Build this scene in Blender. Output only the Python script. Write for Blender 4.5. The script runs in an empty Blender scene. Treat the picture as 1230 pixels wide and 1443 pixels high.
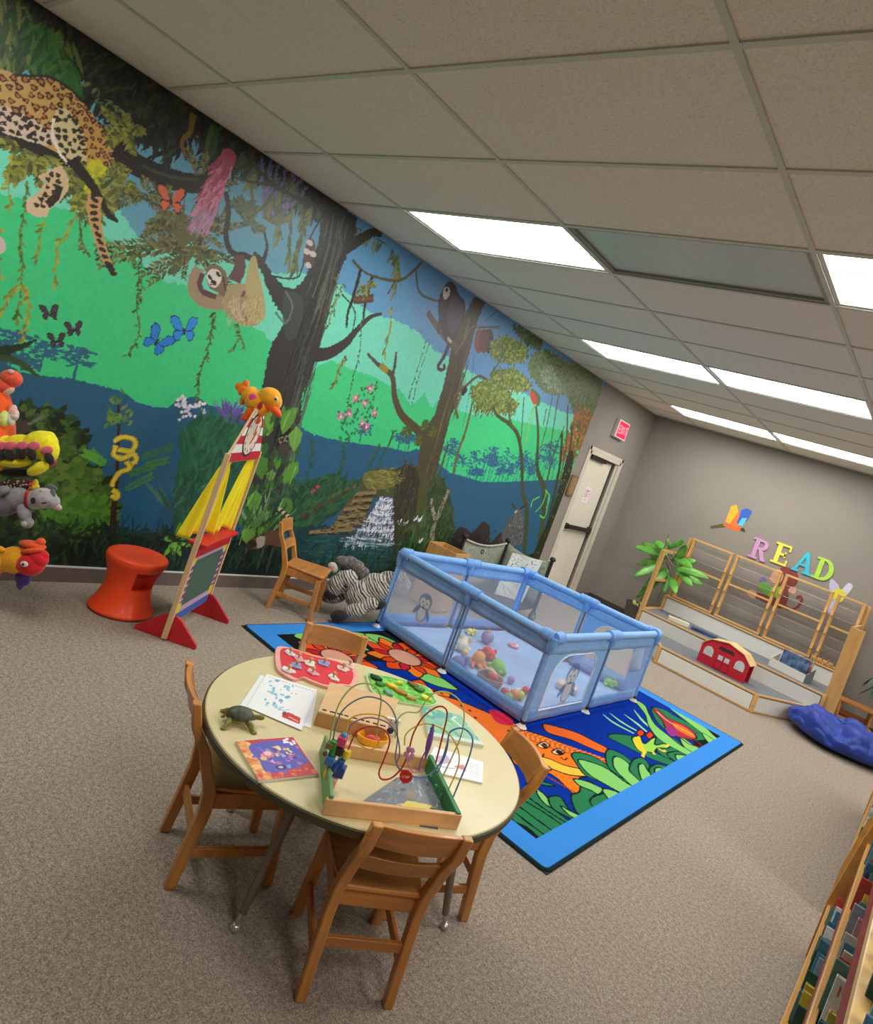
import bpy, math, random
import numpy as np
from mathutils import Vector, Matrix
D = bpy.data
SC = bpy.context.scene
PI = math.pi

# ------------------------------------------------------------------ camera
W_IM, H_IM, FPX = 1230.0, 1443.0, 938.83
PPX, PPY = 671.23, 655.55                     # principal point in the photo
CAM = np.array([3.2767, 0.0, 1.6156])
YAW, PITCH, ROLL = -0.635565, -0.0383068, 0.350072
_F = np.array([math.sin(YAW) * math.cos(PITCH), math.cos(YAW) * math.cos(PITCH), math.sin(PITCH)])
_r0 = np.cross(_F, [0, 0, 1.0]); _r0 /= np.linalg.norm(_r0); _u0 = np.cross(_r0, _F)
_R = math.cos(ROLL) * _r0 + math.sin(ROLL) * _u0
_U = -math.sin(ROLL) * _r0 + math.cos(ROLL) * _u0
cam_data = D.cameras.new('camera')
cam = D.objects.new('camera', cam_data); SC.collection.objects.link(cam); SC.camera = cam
cam_data.sensor_fit = 'AUTO'; cam_data.sensor_width = 36.0; cam_data.lens = FPX * 36.0 / H_IM
cam_data.shift_x = -(PPX - W_IM / 2) / H_IM; cam_data.shift_y = (PPY - H_IM / 2) / H_IM
cam_data.clip_start = 0.02
M = Matrix.Identity(4)
for i in range(3):
    M[i][0] = _R[i]; M[i][1] = _U[i]; M[i][2] = -_F[i]; M[i][3] = CAM[i]
cam.matrix_world = M

# ------------------------------------------------------------------ room measures
WX = -0.64          # mural wall plane
FY = 8.92           # far wall plane
HC = 2.797          # ceiling height
RX, BY = 9.0, -4.0  # walls out of the frame
TS = 0.6096         # ceiling tile module
CY0 = 0.9601        # ceiling row origin

# ------------------------------------------------------------------ world, exposure
wd = D.worlds.new('world'); SC.world = wd; wd.use_nodes = True
wd.node_tree.nodes['Background'].inputs[0].default_value = (0.5, 0.5, 0.5, 1)
wd.node_tree.nodes['Background'].inputs[1].default_value = 0.0
SC.view_settings.view_transform = 'Standard'; SC.view_settings.look = 'None'
SC.view_settings.gamma = 1.0; SC.view_settings.use_curve_mapping = False
SC.view_settings.exposure = 0.18
LAMP = 12.2          # radiance of the lit diffusers
SC.cycles.max_bounces = 8; SC.cycles.diffuse_bounces = 5; SC.cycles.transparent_max_bounces = 16
SC.cycles.use_denoising = True
SC.cycles.sample_clamp_indirect = 4.0

# ------------------------------------------------------------------ measuring helpers: a point read off the photo, on a real plane
def _ray(u, v):
    return _F + ((u - PPX) / FPX) * _R - ((v - PPY) / FPX) * _U
def on_z(u, v, z=0.0):
    d = _ray(u, v); return CAM + d * ((z - CAM[2]) / d[2])
def on_x(u, v, x=WX):
    d = _ray(u, v); return CAM + d * ((x - CAM[0]) / d[0])
def on_y(u, v, y=FY):
    d = _ray(u, v); return CAM + d * ((y - CAM[1]) / d[1])

# ------------------------------------------------------------------ colour and materials
def lin(c):
    return tuple((x / 255.0 / 12.92) if x / 255.0 <= 0.04045 else ((x / 255.0 + 0.055) / 1.055) ** 2.4 for x in c)
_mats = {}
def mat(rgb, rough=0.6, var=0.06, scale=18.0, metal=0.0, sheen=0.0, bump=0.0, bscale=200.0, coat=0.0, alpha=1.0, wood=False, emit=0.0, spec=None):
    key = (tuple(rgb), rough, var, scale, metal, sheen, bump, bscale, coat, alpha, wood, emit, spec)
    if key in _mats: return _mats[key]
    m = D.materials.new('mat_%d' % len(_mats)); m.use_nodes = True
    nt = m.node_tree; N = nt.nodes; L = nt.links; b = N['Principled BSDF']
    c = lin(rgb)
    tc = N.new('ShaderNodeTexCoord'); mp = N.new('ShaderNodeMapping'); L.new(tc.outputs['Object'], mp.inputs[0])
    no = N.new('ShaderNodeTexNoise'); no.inputs['Scale'].default_value = scale; no.inputs['Detail'].default_value = 4
    if wood:
        mp.inputs['Scale'].default_value = wood
        no.inputs['Distortion'].default_value = 0.6
    L.new(mp.outputs[0], no.inputs['Vector'])
    rp = N.new('ShaderNodeValToRGB'); rp.color_ramp.elements[0].position = 0.3; rp.color_ramp.elements[1].position = 0.7
    rp.color_ramp.elements[0].color = (*[x * (1 - var * 2.2) for x in c], 1)
    rp.color_ramp.elements[1].color = (*[min(1, x * (1 + var * 2.2)) for x in c], 1)
    L.new(no.outputs[0], rp.inputs[0]); L.new(rp.outputs[0], b.inputs['Base Color'])
    b.inputs['Roughness'].default_value = rough; b.inputs['Metallic'].default_value = metal
    if spec is not None: b.inputs['Specular IOR Level'].default_value = spec
    if sheen: b.inputs['Sheen Weight'].default_value = sheen
    if coat: b.inputs['Coat Weight'].default_value = coat; b.inputs['Coat Roughness'].default_value = 0.12
    if alpha < 1: b.inputs['Alpha'].default_value = alpha
    if emit: b.inputs['Emission Color'].default_value = (*c, 1); b.inputs['Emission Strength'].default_value = emit
    if bump:
        n2 = N.new('ShaderNodeTexNoise'); n2.inputs['Scale'].default_value = bscale; n2.inputs['Detail'].default_value = 3
        L.new(tc.outputs['Object'], n2.inputs['Vector'])
        bp = N.new('ShaderNodeBump'); bp.inputs['Strength'].default_value = bump; bp.inputs['Distance'].default_value = 0.004
        L.new(n2.outputs[0], bp.inputs['Height']); L.new(bp.outputs[0], b.inputs['Normal'])
    _mats[key] = m
    return m
def attr_mat(name, rough=0.55, bump=0.0, bscale=300.0, coat=0.0, alpha=1.0, grain=0.0, gscale=250.0, spec=None):
    key = ('attr', name)
    if key in _mats: return _mats[key]
    m = D.materials.new(name); m.use_nodes = True
    nt = m.node_tree; N = nt.nodes; L = nt.links; b = N['Principled BSDF']
    a = N.new('ShaderNodeAttribute'); a.attribute_name = 'Col'
    out = a.outputs['Color']
    tc = N.new('ShaderNodeTexCoord')
    if grain:
        no = N.new('ShaderNodeTexNoise'); no.inputs['Scale'].default_value = gscale; no.inputs['Detail'].default_value = 2
        L.new(tc.outputs['Object'], no.inputs['Vector'])
        mr = N.new('ShaderNodeMapRange'); mr.inputs[1].default_value = 0.3; mr.inputs[2].default_value = 0.7
        mr.inputs[3].default_value = 1 - grain; mr.inputs[4].default_value = 1 + grain
        L.new(no.outputs[0], mr.inputs[0])
        vm = N.new('ShaderNodeVectorMath'); vm.operation = 'SCALE'
        L.new(out, vm.inputs[0]); L.new(mr.outputs[0], vm.inputs['Scale']); out = vm.outputs[0]
    L.new(out, b.inputs['Base Color'])
    b.inputs['Roughness'].default_value = rough
    if spec is not None: b.inputs['Specular IOR Level'].default_value = spec
    if alpha < 1: b.inputs['Alpha'].default_value = alpha
    if coat: b.inputs['Coat Weight'].default_value = coat; b.inputs['Coat Roughness'].default_value = 0.15
    if bump:
        n2 = N.new('ShaderNodeTexNoise'); n2.inputs['Scale'].default_value = bscale
        L.new(tc.outputs['Object'], n2.inputs['Vector'])
        bp = N.new('ShaderNodeBump'); bp.inputs['Strength'].default_value = bump; bp.inputs['Distance'].default_value = 0.003
        L.new(n2.outputs[0], bp.inputs['Height']); L.new(bp.outputs[0], b.inputs['Normal'])
    _mats[key] = m
    return m

# ------------------------------------------------------------------ object helpers
def link(o, parent=None):
    SC.collection.objects.link(o)
    if parent is not None: o.parent = parent
    return o
def tag(o, label=None, cat=None, group=None, kind=None):
    if label: o['label'] = label
    if cat: o['category'] = cat
    if group: o['group'] = group
    if kind: o['kind'] = kind
    return o
def thing(name, label, cat, loc=(0, 0, 0), rz=0.0, group=None, rot=None, scale=1.0):
    o = link(D.objects.new(name, None)); o.location = loc; o.rotation_euler = rot if rot else (0, 0, rz)
    o.scale = (scale,) * 3; o.empty_display_size = 0.05
    return tag(o, label, cat, group)
def copy_tree(o, parent=None):
    c = o.copy(); SC.collection.objects.link(c)
    if parent is not None: c.parent = parent
    for ch in list(o.children): copy_tree(ch, c)
    return c
def frame_to(a, b, up=(0, 0, 1)):
    """matrix whose z runs from a to b"""
    a = Vector(a); b = Vector(b); z = (b - a).normalized(); u = Vector(up)
    if abs(z.dot(u)) > 0.98: u = Vector((0, 1, 0))
    x = u.cross(z).normalized(); y = z.cross(x)
    m = Matrix((x, y, z)).transposed().to_4x4(); m.translation = a
    return m
class MB:
    def __init__(s): s.v = []; s.f = []; s.c = []; s.hascol = False
    def add(s, vs, fs, col=None, m=None):
        k = len(s.v)
        for p in vs:
            p = Vector(p)
            if m is not None: p = m @ p
            s.v.append(tuple(p))
        for f in fs: s.f.append(tuple(i + k for i in f)); s.c.append(col)
        if col is not None: s.hascol = True
        return s
    def box(s, c, d, rz=0.0, m=None, col=None, taper=None):
        x, y, z = d[0] / 2, d[1] / 2, d[2] / 2; tx, ty = taper if taper else (1, 1)
        vs = [(-x, -y, -z), (x, -y, -z), (x, y, -z), (-x, y, -z), (-x * tx, -y * ty, z), (x * tx, -y * ty, z), (x * tx, y * ty, z), (-x * tx, y * ty, z)]
        mm = Matrix.Translation(c) @ Matrix.Rotation(rz, 4, 'Z')
        if m is not None: mm = m @ mm
        return s.add(vs, [(0, 3, 2, 1), (4, 5, 6, 7), (0, 1, 5, 4), (1, 2, 6, 5), (2, 3, 7, 6), (3, 0, 4, 7)], col, mm)
    def bar(s, a, b, w, h, up=(0, 0, 1), w2=None, h2=None, col=None):
        L = (Vector(b) - Vector(a)).length; m = frame_to(a, b, up)
        w2 = w if w2 is None else w2; h2 = h if h2 is None else h2
        vs = [(-w/2, -h/2, 0), (w/2, -h/2, 0), (w/2, h/2, 0), (-w/2, h/2, 0), (-w2/2, -h2/2, L), (w2/2, -h2/2, L), (w2/2, h2/2, L), (-w2/2, h2/2, L)]
        return s.add(vs, [(0, 3, 2, 1), (4, 5, 6, 7), (0, 1, 5, 4), (1, 2, 6, 5), (2, 3, 7, 6), (3, 0, 4, 7)], col, m)
    def tube(s, pts, r, n=10, closed=False, col=None, cap=True):
        pts = [Vector(p) for p in pts]; k = len(pts)
        rr = r if isinstance(r, (list, tuple)) else [r] * k
        base = len(s.v); prevx = None; vs = []
        for i, p in enumerate(pts):
            if closed: t = pts[(i + 1) % k] - pts[i - 1]
            else: t = pts[min(i + 1, k - 1)] - pts[max(i - 1, 0)]
            if t.length < 1e-9: t = Vector((0, 0, 1))
            t.normalize()
            if prevx is None:
                u = Vector((0, 0, 1)) if abs(t.z) < 0.9 else Vector((0, 1, 0)); x = u.cross(t).normalized()
            else:
                x = prevx - t * prevx.dot(t)
                if x.length < 1e-6: x = Vector((1, 0, 0)).cross(t)
                x.normalize()
            prevx = x; y = t.cross(x)
            for j in range(n):
                a = 2 * PI * j / n; vs.append(tuple(p + (x * math.cos(a) + y * math.sin(a)) * rr[i]))
        fs = []
        for i in range(k if closed else k - 1):
            i2 = (i + 1) % k
            for j in range(n): fs.append((i*n + j, i*n + (j+1) % n, i2*n + (j+1) % n, i2*n + j))
        if cap and not closed:
            fs.append(tuple(range(n))[::-1]); fs.append(tuple((k-1)*n + j for j in range(n)))
        return s.add(vs, fs, col)
    def lathe(s, prof, n=32, c=(0, 0, 0), m=None, col=None, sx=1.0, sy=1.0, cap=True):
        vs = []; k = len(prof)
        for r, z in prof:
            for j in range(n):
                a = 2 * PI * j / n; vs.append((c[0] + r*sx*math.cos(a), c[1] + r*sy*math.sin(a), c[2] + z))
        fs = [(i*n + j, i*n + (j+1) % n, (i+1)*n + (j+1) % n, (i+1)*n + j) for i in range(k-1) for j in range(n)]
        if cap: fs.append(tuple(range(n))[::-1]); fs.append(tuple((k-1)*n + j for j in range(n)))
        return s.add(vs, fs, col, m)
    def ball(s, c, r, m=None, n=16, k=10, col=None, warp=None):
        if not isinstance(r, (tuple, list)): r = (r, r, r)
        vs = []
        for i in range(k + 1):
            ph = PI * i / k
            for j in range(n):
                a = 2 * PI * j / n; p = Vector((math.sin(ph)*math.cos(a), math.sin(ph)*math.sin(a), -math.cos(ph)))
                if warp: p = warp(p)
                vs.append((p.x*r[0], p.y*r[1], p.z*r[2]))
        fs = [(i*n + j, i*n + (j+1) % n, (i+1)*n + (j+1) % n, (i+1)*n + j) for i in range(k) for j in range(n)]
        mm = Matrix.Translation(c)
        if m is not None: mm = mm @ m
        return s.add(vs, fs, col, mm)
    def prism(s, poly, z0, z1, m=None, col=None):
        n = len(poly)
        ar = sum(poly[i][0]*poly[(i+1) % n][1] - poly[(i+1) % n][0]*poly[i][1] for i in range(n))
        if ar < 0: poly = poly[::-1]
        vs = [(x, y, z0) for x, y in poly] + [(x, y, z1) for x, y in poly]
        fs = [tuple(range(n))[::-1], tuple(range(n, 2*n))] + [(i, (i+1) % n, n + (i+1) % n, n + i) for i in range(n)]
        return s.add(vs, fs, col, m)
    def sheet(s, P, col=None, thick=0.0):
        """P: rows of points"""
        r = len(P); c = len(P[0]); vs = [p for row in P for p in row]
        fs = [(i*c + j, i*c + j + 1, (i+1)*c + j + 1, (i+1)*c + j) for i in range(r-1) for j in range(c-1)]
        return s.add(vs, fs, col)
    def build(s, name, m, parent=None, smooth=35, bevel=0.0, solid=0.0, subsurf=0, label=None, segs=2):
        me = D.meshes.new(name); me.from_pydata(s.v, [], s.f); me.update()
        if s.hascol:
            ca = me.color_attributes.new('Col', 'FLOAT_COLOR', 'CORNER'); arr = []
            for p, c in zip(me.polygons, s.c):
                c = lin(c) if c is not None else (0.5, 0.5, 0.5)
                arr += [c[0], c[1], c[2], 1.0] * p.loop_total
            ca.data.foreach_set('color', arr)
        if smooth:
            me.shade_smooth(); me.set_sharp_from_angle(angle=math.radians(smooth))
        me.materials.append(m)
        o = link(D.objects.new(name, me), parent)
        if bevel:
            b = o.modifiers.new('bevel', 'BEVEL'); b.width = bevel; b.segments = segs; b.limit_method = 'ANGLE'; b.angle_limit = math.radians(40)
        if solid:
            b = o.modifiers.new('solid', 'SOLIDIFY'); b.thickness = solid; b.offset = 0
        if subsurf:
            b = o.modifiers.new('sub', 'SUBSURF'); b.levels = subsurf; b.render_levels = subsurf
        if label: o['label'] = label
        return o
def arc(c, r, a0, a1, n=12):
    return [(c[0] + r*math.cos(a0 + (a1 - a0)*i/n), c[1] + r*math.sin(a0 + (a1 - a0)*i/n)) for i in range(n + 1)]
def spline(pts, n=8, closed=False):
    """Catmull-Rom through the points"""
    P = [np.array(p, float) for p in pts]; k = len(P); out = []
    for i in range(k if closed else k - 1):
        p0 = P[i-1] if (closed or i > 0) else P[0]; p1 = P[i]; p2 = P[(i+1) % k]
        p3 = P[(i+2) % k] if (closed or i + 2 < k) else P[-1]
        for j in range(n):
            t = j / n
            out.append(0.5*((2*p1) + (-p0 + p2)*t + (2*p0 - 5*p1 + 4*p2 - p3)*t*t + (-p0 + 3*p1 - 3*p2 + p3)*t**3))
    if not closed: out.append(P[-1])
    return [tuple(p) for p in out]

# ------------------------------------------------------------------ painter: fills shapes on a flat sheet, later the sheet's colour attribute
class Paint:
    """a flat picture w x h metres; origin at the lower left; painted with opaque brush shapes"""
    def __init__(s, w, h, res, base, org=(0, 0)):
        s.res = res; s.nx = int(w / res) + 1; s.ny = int(h / res) + 1; s.org = org
        s.a = np.empty((s.ny, s.nx, 3), np.float32); s.a[:] = base; s.rng = random.Random(7); s.np = np.random.RandomState(5)
        s.tf = lambda p: p
    def _idx(s, P): return (np.asarray(P, float) - s.org) / s.res
    def raw(s, P, col, al=1.0):
        P = s._idx(P); x0 = max(0, int(P[:, 0].min())); x1 = min(s.nx - 1, int(P[:, 0].max()) + 1)
        y0 = max(0, int(P[:, 1].min())); y1 = min(s.ny - 1, int(P[:, 1].max()) + 1)
        if x1 < x0 or y1 < y0: return
        X = np.arange(x0, x1 + 1)[None, :]; Y = np.arange(y0, y1 + 1)[:, None]
        ins = np.zeros((y1 - y0 + 1, x1 - x0 + 1), bool); n = len(P)
        for i in range(n):
            ax, ay = P[i]; bx, by = P[(i + 1) % n]
            if ay == by: continue
            ins ^= ((ay > Y) != (by > Y)) & (X < (bx - ax) * (Y - ay) / (by - ay) + ax)
        reg = s.a[y0:y1 + 1, x0:x1 + 1]
        if callable(col):
            cc = col(X * s.res + s.org[0] + 0 * Y, Y * s.res + s.org[1] + 0 * X); reg[ins] = reg[ins]*(1-al) + al*cc[ins]
        else: reg[ins] = reg[ins] * (1 - al) + al * np.array(col, np.float32)
    def poly(s, pts, col, smooth=False, al=1.0, rag=0.0):
        P = [s.tf(p) for p in (spline(pts, 6, True) if smooth else pts)]
        if rag:
            Q = []
            for i, p in enumerate(P):
                q = P[(i + 1) % len(P)]; L = math.hypot(q[0]-p[0], q[1]-p[1]); n = max(1, int(L / (rag * 1.2)))
                for j in range(n):
                    t = j / n; Q.append((p[0] + (q[0]-p[0])*t + s.rng.uniform(-rag, rag)*.7, p[1] + (q[1]-p[1])*t + s.rng.uniform(-rag, rag)*.7))
            P = Q
        s.raw(P, col, al)
    def line(s, pts, w, col, smooth=True, al=1.0):
        """w: width in metres, number or (start, end)"""
        pts = spline(pts, 6) if smooth and len(pts) > 2 else pts
        P = [np.array(s.tf(p), float) for p in pts]; k = len(P)
        if isinstance(w, (int, float)): ws = [w] * k
        else: ws = list(np.interp(np.linspace(0, 1, k), np.linspace(0, 1, len(w)), w))
        Lf, Rt = [], []
        for i in range(k):
            t = P[min(i+1, k-1)] - P[max(i-1, 0)]; n = np.array([-t[1], t[0]]); n /= (np.linalg.norm(n) + 1e-9)
            Lf.append(P[i] + n*ws[i]/2); Rt.append(P[i] - n*ws[i]/2)
        for i in range(k - 1): s.raw([Lf[i], Lf[i+1], Rt[i+1], Rt[i]], col, al)
    def dot(s, p, r, col, sy=1.0, rot=0.0, n=12, al=1.0):
        x, y = s.tf(p); c, sn = math.cos(rot), math.sin(rot)
        s.raw([(x + r*math.cos(a)*c - r*sy*math.sin(a)*sn, y + r*math.cos(a)*sn + r*sy*math.sin(a)*c) for a in [2*PI*i/n for i in range(n)]], col, al)
    def leaf(s, p, L, w, ang, col, al=1.0):
        """p in sheet metres"""
        c, sn = math.cos(ang), math.sin(ang)
        s.raw([(p[0] + a*L*c - b*w*sn, p[1] + a*L*sn + b*w*c) for a, b in ((0, 0), (.3, .5), (.65, .4), (1, 0), (.65, -.4), (.3, -.5))], col, al)
    def scatter(s, region, n, L, w, cols, ang=(-PI, PI), smooth=True, al=1.0):
        P = np.array([s.tf(p) for p in (spline(region, 5, True) if smooth else region)]); x0, y0 = P.min(0); x1, y1 = P.max(0)
        k = 0; m = len(P); tries = 0
        while k < n and tries < n * 12:
            tries += 1
            x = s.rng.uniform(x0, x1); y = s.rng.uniform(y0, y1); ins = False
            A = P; B = np.roll(P, -1, 0)
            cr = ((A[:, 1] > y) != (B[:, 1] > y)); cr[cr] = x < (B[cr, 0]-A[cr, 0])*(y-A[cr, 1])/(B[cr, 1]-A[cr, 1]) + A[cr, 0]
            if cr.sum() % 2 == 0: continue
            k += 1; f = s.rng.uniform(.6, 1.3)
            s.leaf((x, y), L*f, w*f, s.rng.uniform(*ang), s.rng.choice(cols), al)
    def mesh(s, name, m, place, parent=None, xs=None, ys=None, flip=False):
        """place(x array, y array) -> world/local coords; one colour per vertex"""
        xs = np.arange(s.nx) * s.res + s.org[0] if xs is None else xs; ys = np.arange(s.ny) * s.res + s.org[1] if ys is None else ys
        gx, gy = np.meshgrid(xs, ys); co = place(gx.ravel(), gy.ravel())
        nx, ny = len(xs), len(ys)
        ii = np.clip(((gx.ravel() - s.org[0]) / s.res).round().astype(int), 0, s.nx-1); jj = np.clip(((gy.ravel() - s.org[1]) / s.res).round().astype(int), 0, s.ny-1)
        cols = np.ones((nx*ny, 4), np.float32); raw = np.clip(s.a[jj, ii] / 255.0, 0, 1)
        cols[:, :3] = np.where(raw <= 0.04045, raw/12.92, ((raw + .055)/1.055)**2.4)
        i = np.arange(nx-1)[None, :] + nx*np.arange(ny-1)[:, None]; i = i.ravel()
        q = np.stack([i, i+1, i+1+nx, i+nx], 1)
        if flip: q = q[:, ::-1]
        me = D.meshes.new(name); me.vertices.add(nx*ny); me.vertices.foreach_set('co', np.asarray(co, np.float32).ravel())
        me.loops.add(q.size); me.loops.foreach_set('vertex_index', q.ravel().astype(np.int32))
        me.polygons.add(len(q)); me.polygons.foreach_set('loop_start', np.arange(0, q.size, 4, dtype=np.int32)); me.polygons.foreach_set('loop_total', np.full(len(q), 4, np.int32))
        me.update(calc_edges=True); me.validate()
        ca = me.color_attributes.new('Col', 'FLOAT_COLOR', 'POINT'); ca.data.foreach_set('color', cols.ravel())
        me.materials.append(m)
        return link(D.objects.new(name, me), parent)

# ================================================================== STRUCTURE
def carpet_mat():
    m = D.materials.new('carpet'); m.use_nodes = True; nt = m.node_tree; N = nt.nodes; L = nt.links; b = N['Principled BSDF']
    tc = N.new('ShaderNodeTexCoord')
    n1 = N.new('ShaderNodeTexNoise'); n1.inputs['Scale'].default_value = 190; n1.inputs['Detail'].default_value = 2
    n2 = N.new('ShaderNodeTexNoise'); n2.inputs['Scale'].default_value = 60; n2.inputs['Detail'].default_value = 6; n2.inputs['Roughness'].default_value = .75
    L.new(tc.outputs['Object'], n1.inputs[0]); L.new(tc.outputs['Object'], n2.inputs[0])
    mx = N.new('ShaderNodeMath'); mx.operation = 'ADD'; L.new(n1.outputs[0], mx.inputs[0]); L.new(n2.outputs[0], mx.inputs[1])
    rp = N.new('ShaderNodeValToRGB'); e = rp.color_ramp.elements
    e[0].position = .36; e[0].color = (*lin((110, 100, 90)), 1); e[1].position = .64; e[1].color = (*lin((194, 181, 165)), 1)
    k = e.new(.5); k.color = (*lin((155, 142, 128)), 1)
    hf = N.new('ShaderNodeMath'); hf.operation = 'MULTIPLY'; hf.inputs[1].default_value = .5
    L.new(mx.outputs[0], hf.inputs[0]); L.new(hf.outputs[0], rp.inputs[0]); L.new(rp.outputs[0], b.inputs['Base Color'])
    b.inputs['Roughness'].default_value = .95; b.inputs['Specular IOR Level'].default_value = .1
    bp = N.new('ShaderNodeBump'); bp.inputs['Strength'].default_value = .35; bp.inputs['Distance'].default_value = .003
    L.new(n1.outputs[0], bp.inputs['Height']); L.new(bp.outputs[0], b.inputs['Normal'])
    return m
def tile_mat():
    m = D.materials.new('ceiling_tile'); m.use_nodes = True; nt = m.node_tree; N = nt.nodes; L = nt.links; b = N['Principled BSDF']
    tc = N.new('ShaderNodeTexCoord')
    n1 = N.new('ShaderNodeTexNoise'); n1.inputs['Scale'].default_value = 160; n1.inputs['Detail'].default_value = 3
    L.new(tc.outputs['Object'], n1.inputs[0])
    rp = N.new('ShaderNodeValToRGB'); e = rp.color_ramp.elements
    e[0].position = .3; e[0].color = (*lin((218,211,197)), 1); e[1].position = .5; e[1].color = (*lin((240,234,222)), 1)
    L.new(n1.outputs[0], rp.inputs[0]); L.new(rp.outputs[0], b.inputs['Base Color']); b.inputs['Roughness'].default_value = .95
    bp = N.new('ShaderNodeBump'); bp.inputs['Strength'].default_value = .3; bp.inputs['Distance'].default_value = .002
    L.new(n1.outputs[0], bp.inputs['Height']); L.new(bp.outputs[0], b.inputs['Normal'])
    return m
wall_grey = mat((144, 137, 128), .85, .012, 3.0, bump=.08, bscale=120)
def struct(name, mb, m, parent=None, **k):
    return tag(mb.build(name, m, parent, **k), kind='structure')
struct('floor', MB().box(((WX+RX)/2, (FY+BY)/2, -.05), (RX-WX+.2, FY-BY+.2, .1)), carpet_mat(), smooth=0)
# mural wall with the door opening cut out of it
DY0, DY1, DH = 7.44, 8.40, 1.97
mb = MB()
mb.box((WX-.06, (BY+DY0)/2, HC/2), (.12, DY0-BY, HC)); mb.box((WX-.06, (DY1+FY)/2, HC/2), (.12, FY-DY1, HC))
mb.box((WX-.06, (DY0+DY1)/2, (DH+HC)/2), (.12, DY1-DY0, HC-DH))
struct('wall_left', mb, wall_grey, smooth=0)
struct('wall_back', MB().box(((WX+RX)/2, FY+.06, HC/2), (RX-WX+.24, .12, HC)), wall_grey, smooth=0)
struct('wall_right', MB().box((RX+.06, (FY+BY)/2, HC/2), (.12, FY-BY, HC)), wall_grey, smooth=0)
struct('wall_front', MB().box(((WX+RX)/2, BY-.06, HC/2), (RX-WX+.24, .12, HC)), wall_grey, smooth=0)
base_grey = mat((112, 100, 92), .6, .03)
mb = MB(); mb.box((WX+.006, (BY+7.40)/2, .045), (.012, 7.40-BY, .09)); mb.box((WX+.006, (8.44+FY)/2, .045), (.012, FY-8.44, .09))
struct('baseboard_left', mb, base_grey, smooth=0, bevel=.002)
struct('baseboard_back', MB().box(((WX+RX)/2, FY-.007, .05), (RX-WX-.03, .014, .10)), mat((70, 64, 60), .55, .03), smooth=0, bevel=.002)
struct('trim_1', MB().box((WX+.005, (BY+7.18)/2, .094), (.01, 7.18-BY, .009)), mat((232, 234, 228), .4, .02), smooth=0)

# ceiling: tiles, bars, and the openings that hold the fixtures
LIT = [(0, 3), (2, 3), (0, 7), (1, 7), (0, 11), (1, 11), (4, 3), (3, 7), (3, 11), (5, 7),
       (0, -1), (3, -1), (5, 3), (5, 11)]  # first of these: unseen panel added to brighten the mural's near end
DARKP = (1, 3)
def cell(i, k): return (i*2*TS, CY0 + k*TS, (i+1)*2*TS, CY0 + (k+1)*TS)
cut = {c for c in LIT} | {DARKP}
mb = MB()
for i in range(-1, 8):
    for k in range(-9, 14):
        if (i, k) in cut: continue
        x0, y0, x1, y1 = cell(i, k); x0 = max(x0, WX); x1 = min(x1, RX); y0 = max(y0, BY); y1 = min(y1, FY)
        if x1 - x0 < .02 or y1 - y0 < .02: continue
        mb.box(((x0+x1)/2, (y0+y1)/2, HC+.009), (x1-x0-.004, y1-y0-.004, .018))
struct('ceiling', mb, tile_mat(), smooth=0, bevel=.0)
struct('ceiling_plenum', MB().box(((WX+RX)/2, (FY+BY)/2, HC+.35), (RX-WX+.3, FY-BY+.3, .06)), mat((90, 88, 84), .9), smooth=0)
mb = MB(); bw = .024
for i in range(0, 8):
    x = i*2*TS
    mb.box((x, (BY+FY)/2, HC-.003), (bw, FY-BY, .008))
for k in range(-8, 15):
    y = CY0 + k*TS
    if BY < y < FY: mb.box(((WX+RX)/2, y, HC-.0032), (RX-WX, bw, .0078))
mb.box((WX+.012, (BY+FY)/2, HC-.003), (.024, FY-BY, .008)); mb.box(((WX+RX)/2, FY-.012, HC-.003), (RX-WX, .024, .008))
struct('trim_2', mb, mat((206, 208, 196), .5, .02), smooth=0)

# ------------------------------------------------------------------ ceiling lights
def diffuser_mat():
    m = D.materials.new('diffuser'); m.use_nodes = True; nt = m.node_tree; N = nt.nodes; L = nt.links
    N.remove(N['Principled BSDF']); em = N.new('ShaderNodeEmission'); tc = N.new('ShaderNodeTexCoord'); sx = N.new('ShaderNodeSeparateXYZ')
    L.new(tc.outputs['Object'], sx.inputs[0])
    # two tubes behind the lens: brighter bands along the long axis
    w = N.new('ShaderNodeMath'); w.operation = 'MULTIPLY'; w.inputs[1].default_value = 2*PI/.19; L.new(sx.outputs[1], w.inputs[0])
    c = N.new('ShaderNodeMath'); c.operation = 'COSINE'; L.new(w.outputs[0], c.inputs[0])
    mr = N.new('ShaderNodeMapRange'); mr.inputs[1].default_value = -1; mr.inputs[2].default_value = -.72; mr.inputs[3].default_value = .55; mr.inputs[4].default_value = LAMP*1.15
    L.new(c.outputs[0], mr.inputs[0]); L.new(mr.outputs[0], em.inputs[1]); em.inputs[0].default_value = (1.0, .985, .95, 1)
    L.new(em.outputs[0], N['Material Output'].inputs[0])
    return m
dm = diffuser_mat(); fix_white = mat((214, 212, 202), .4, .01)
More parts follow.
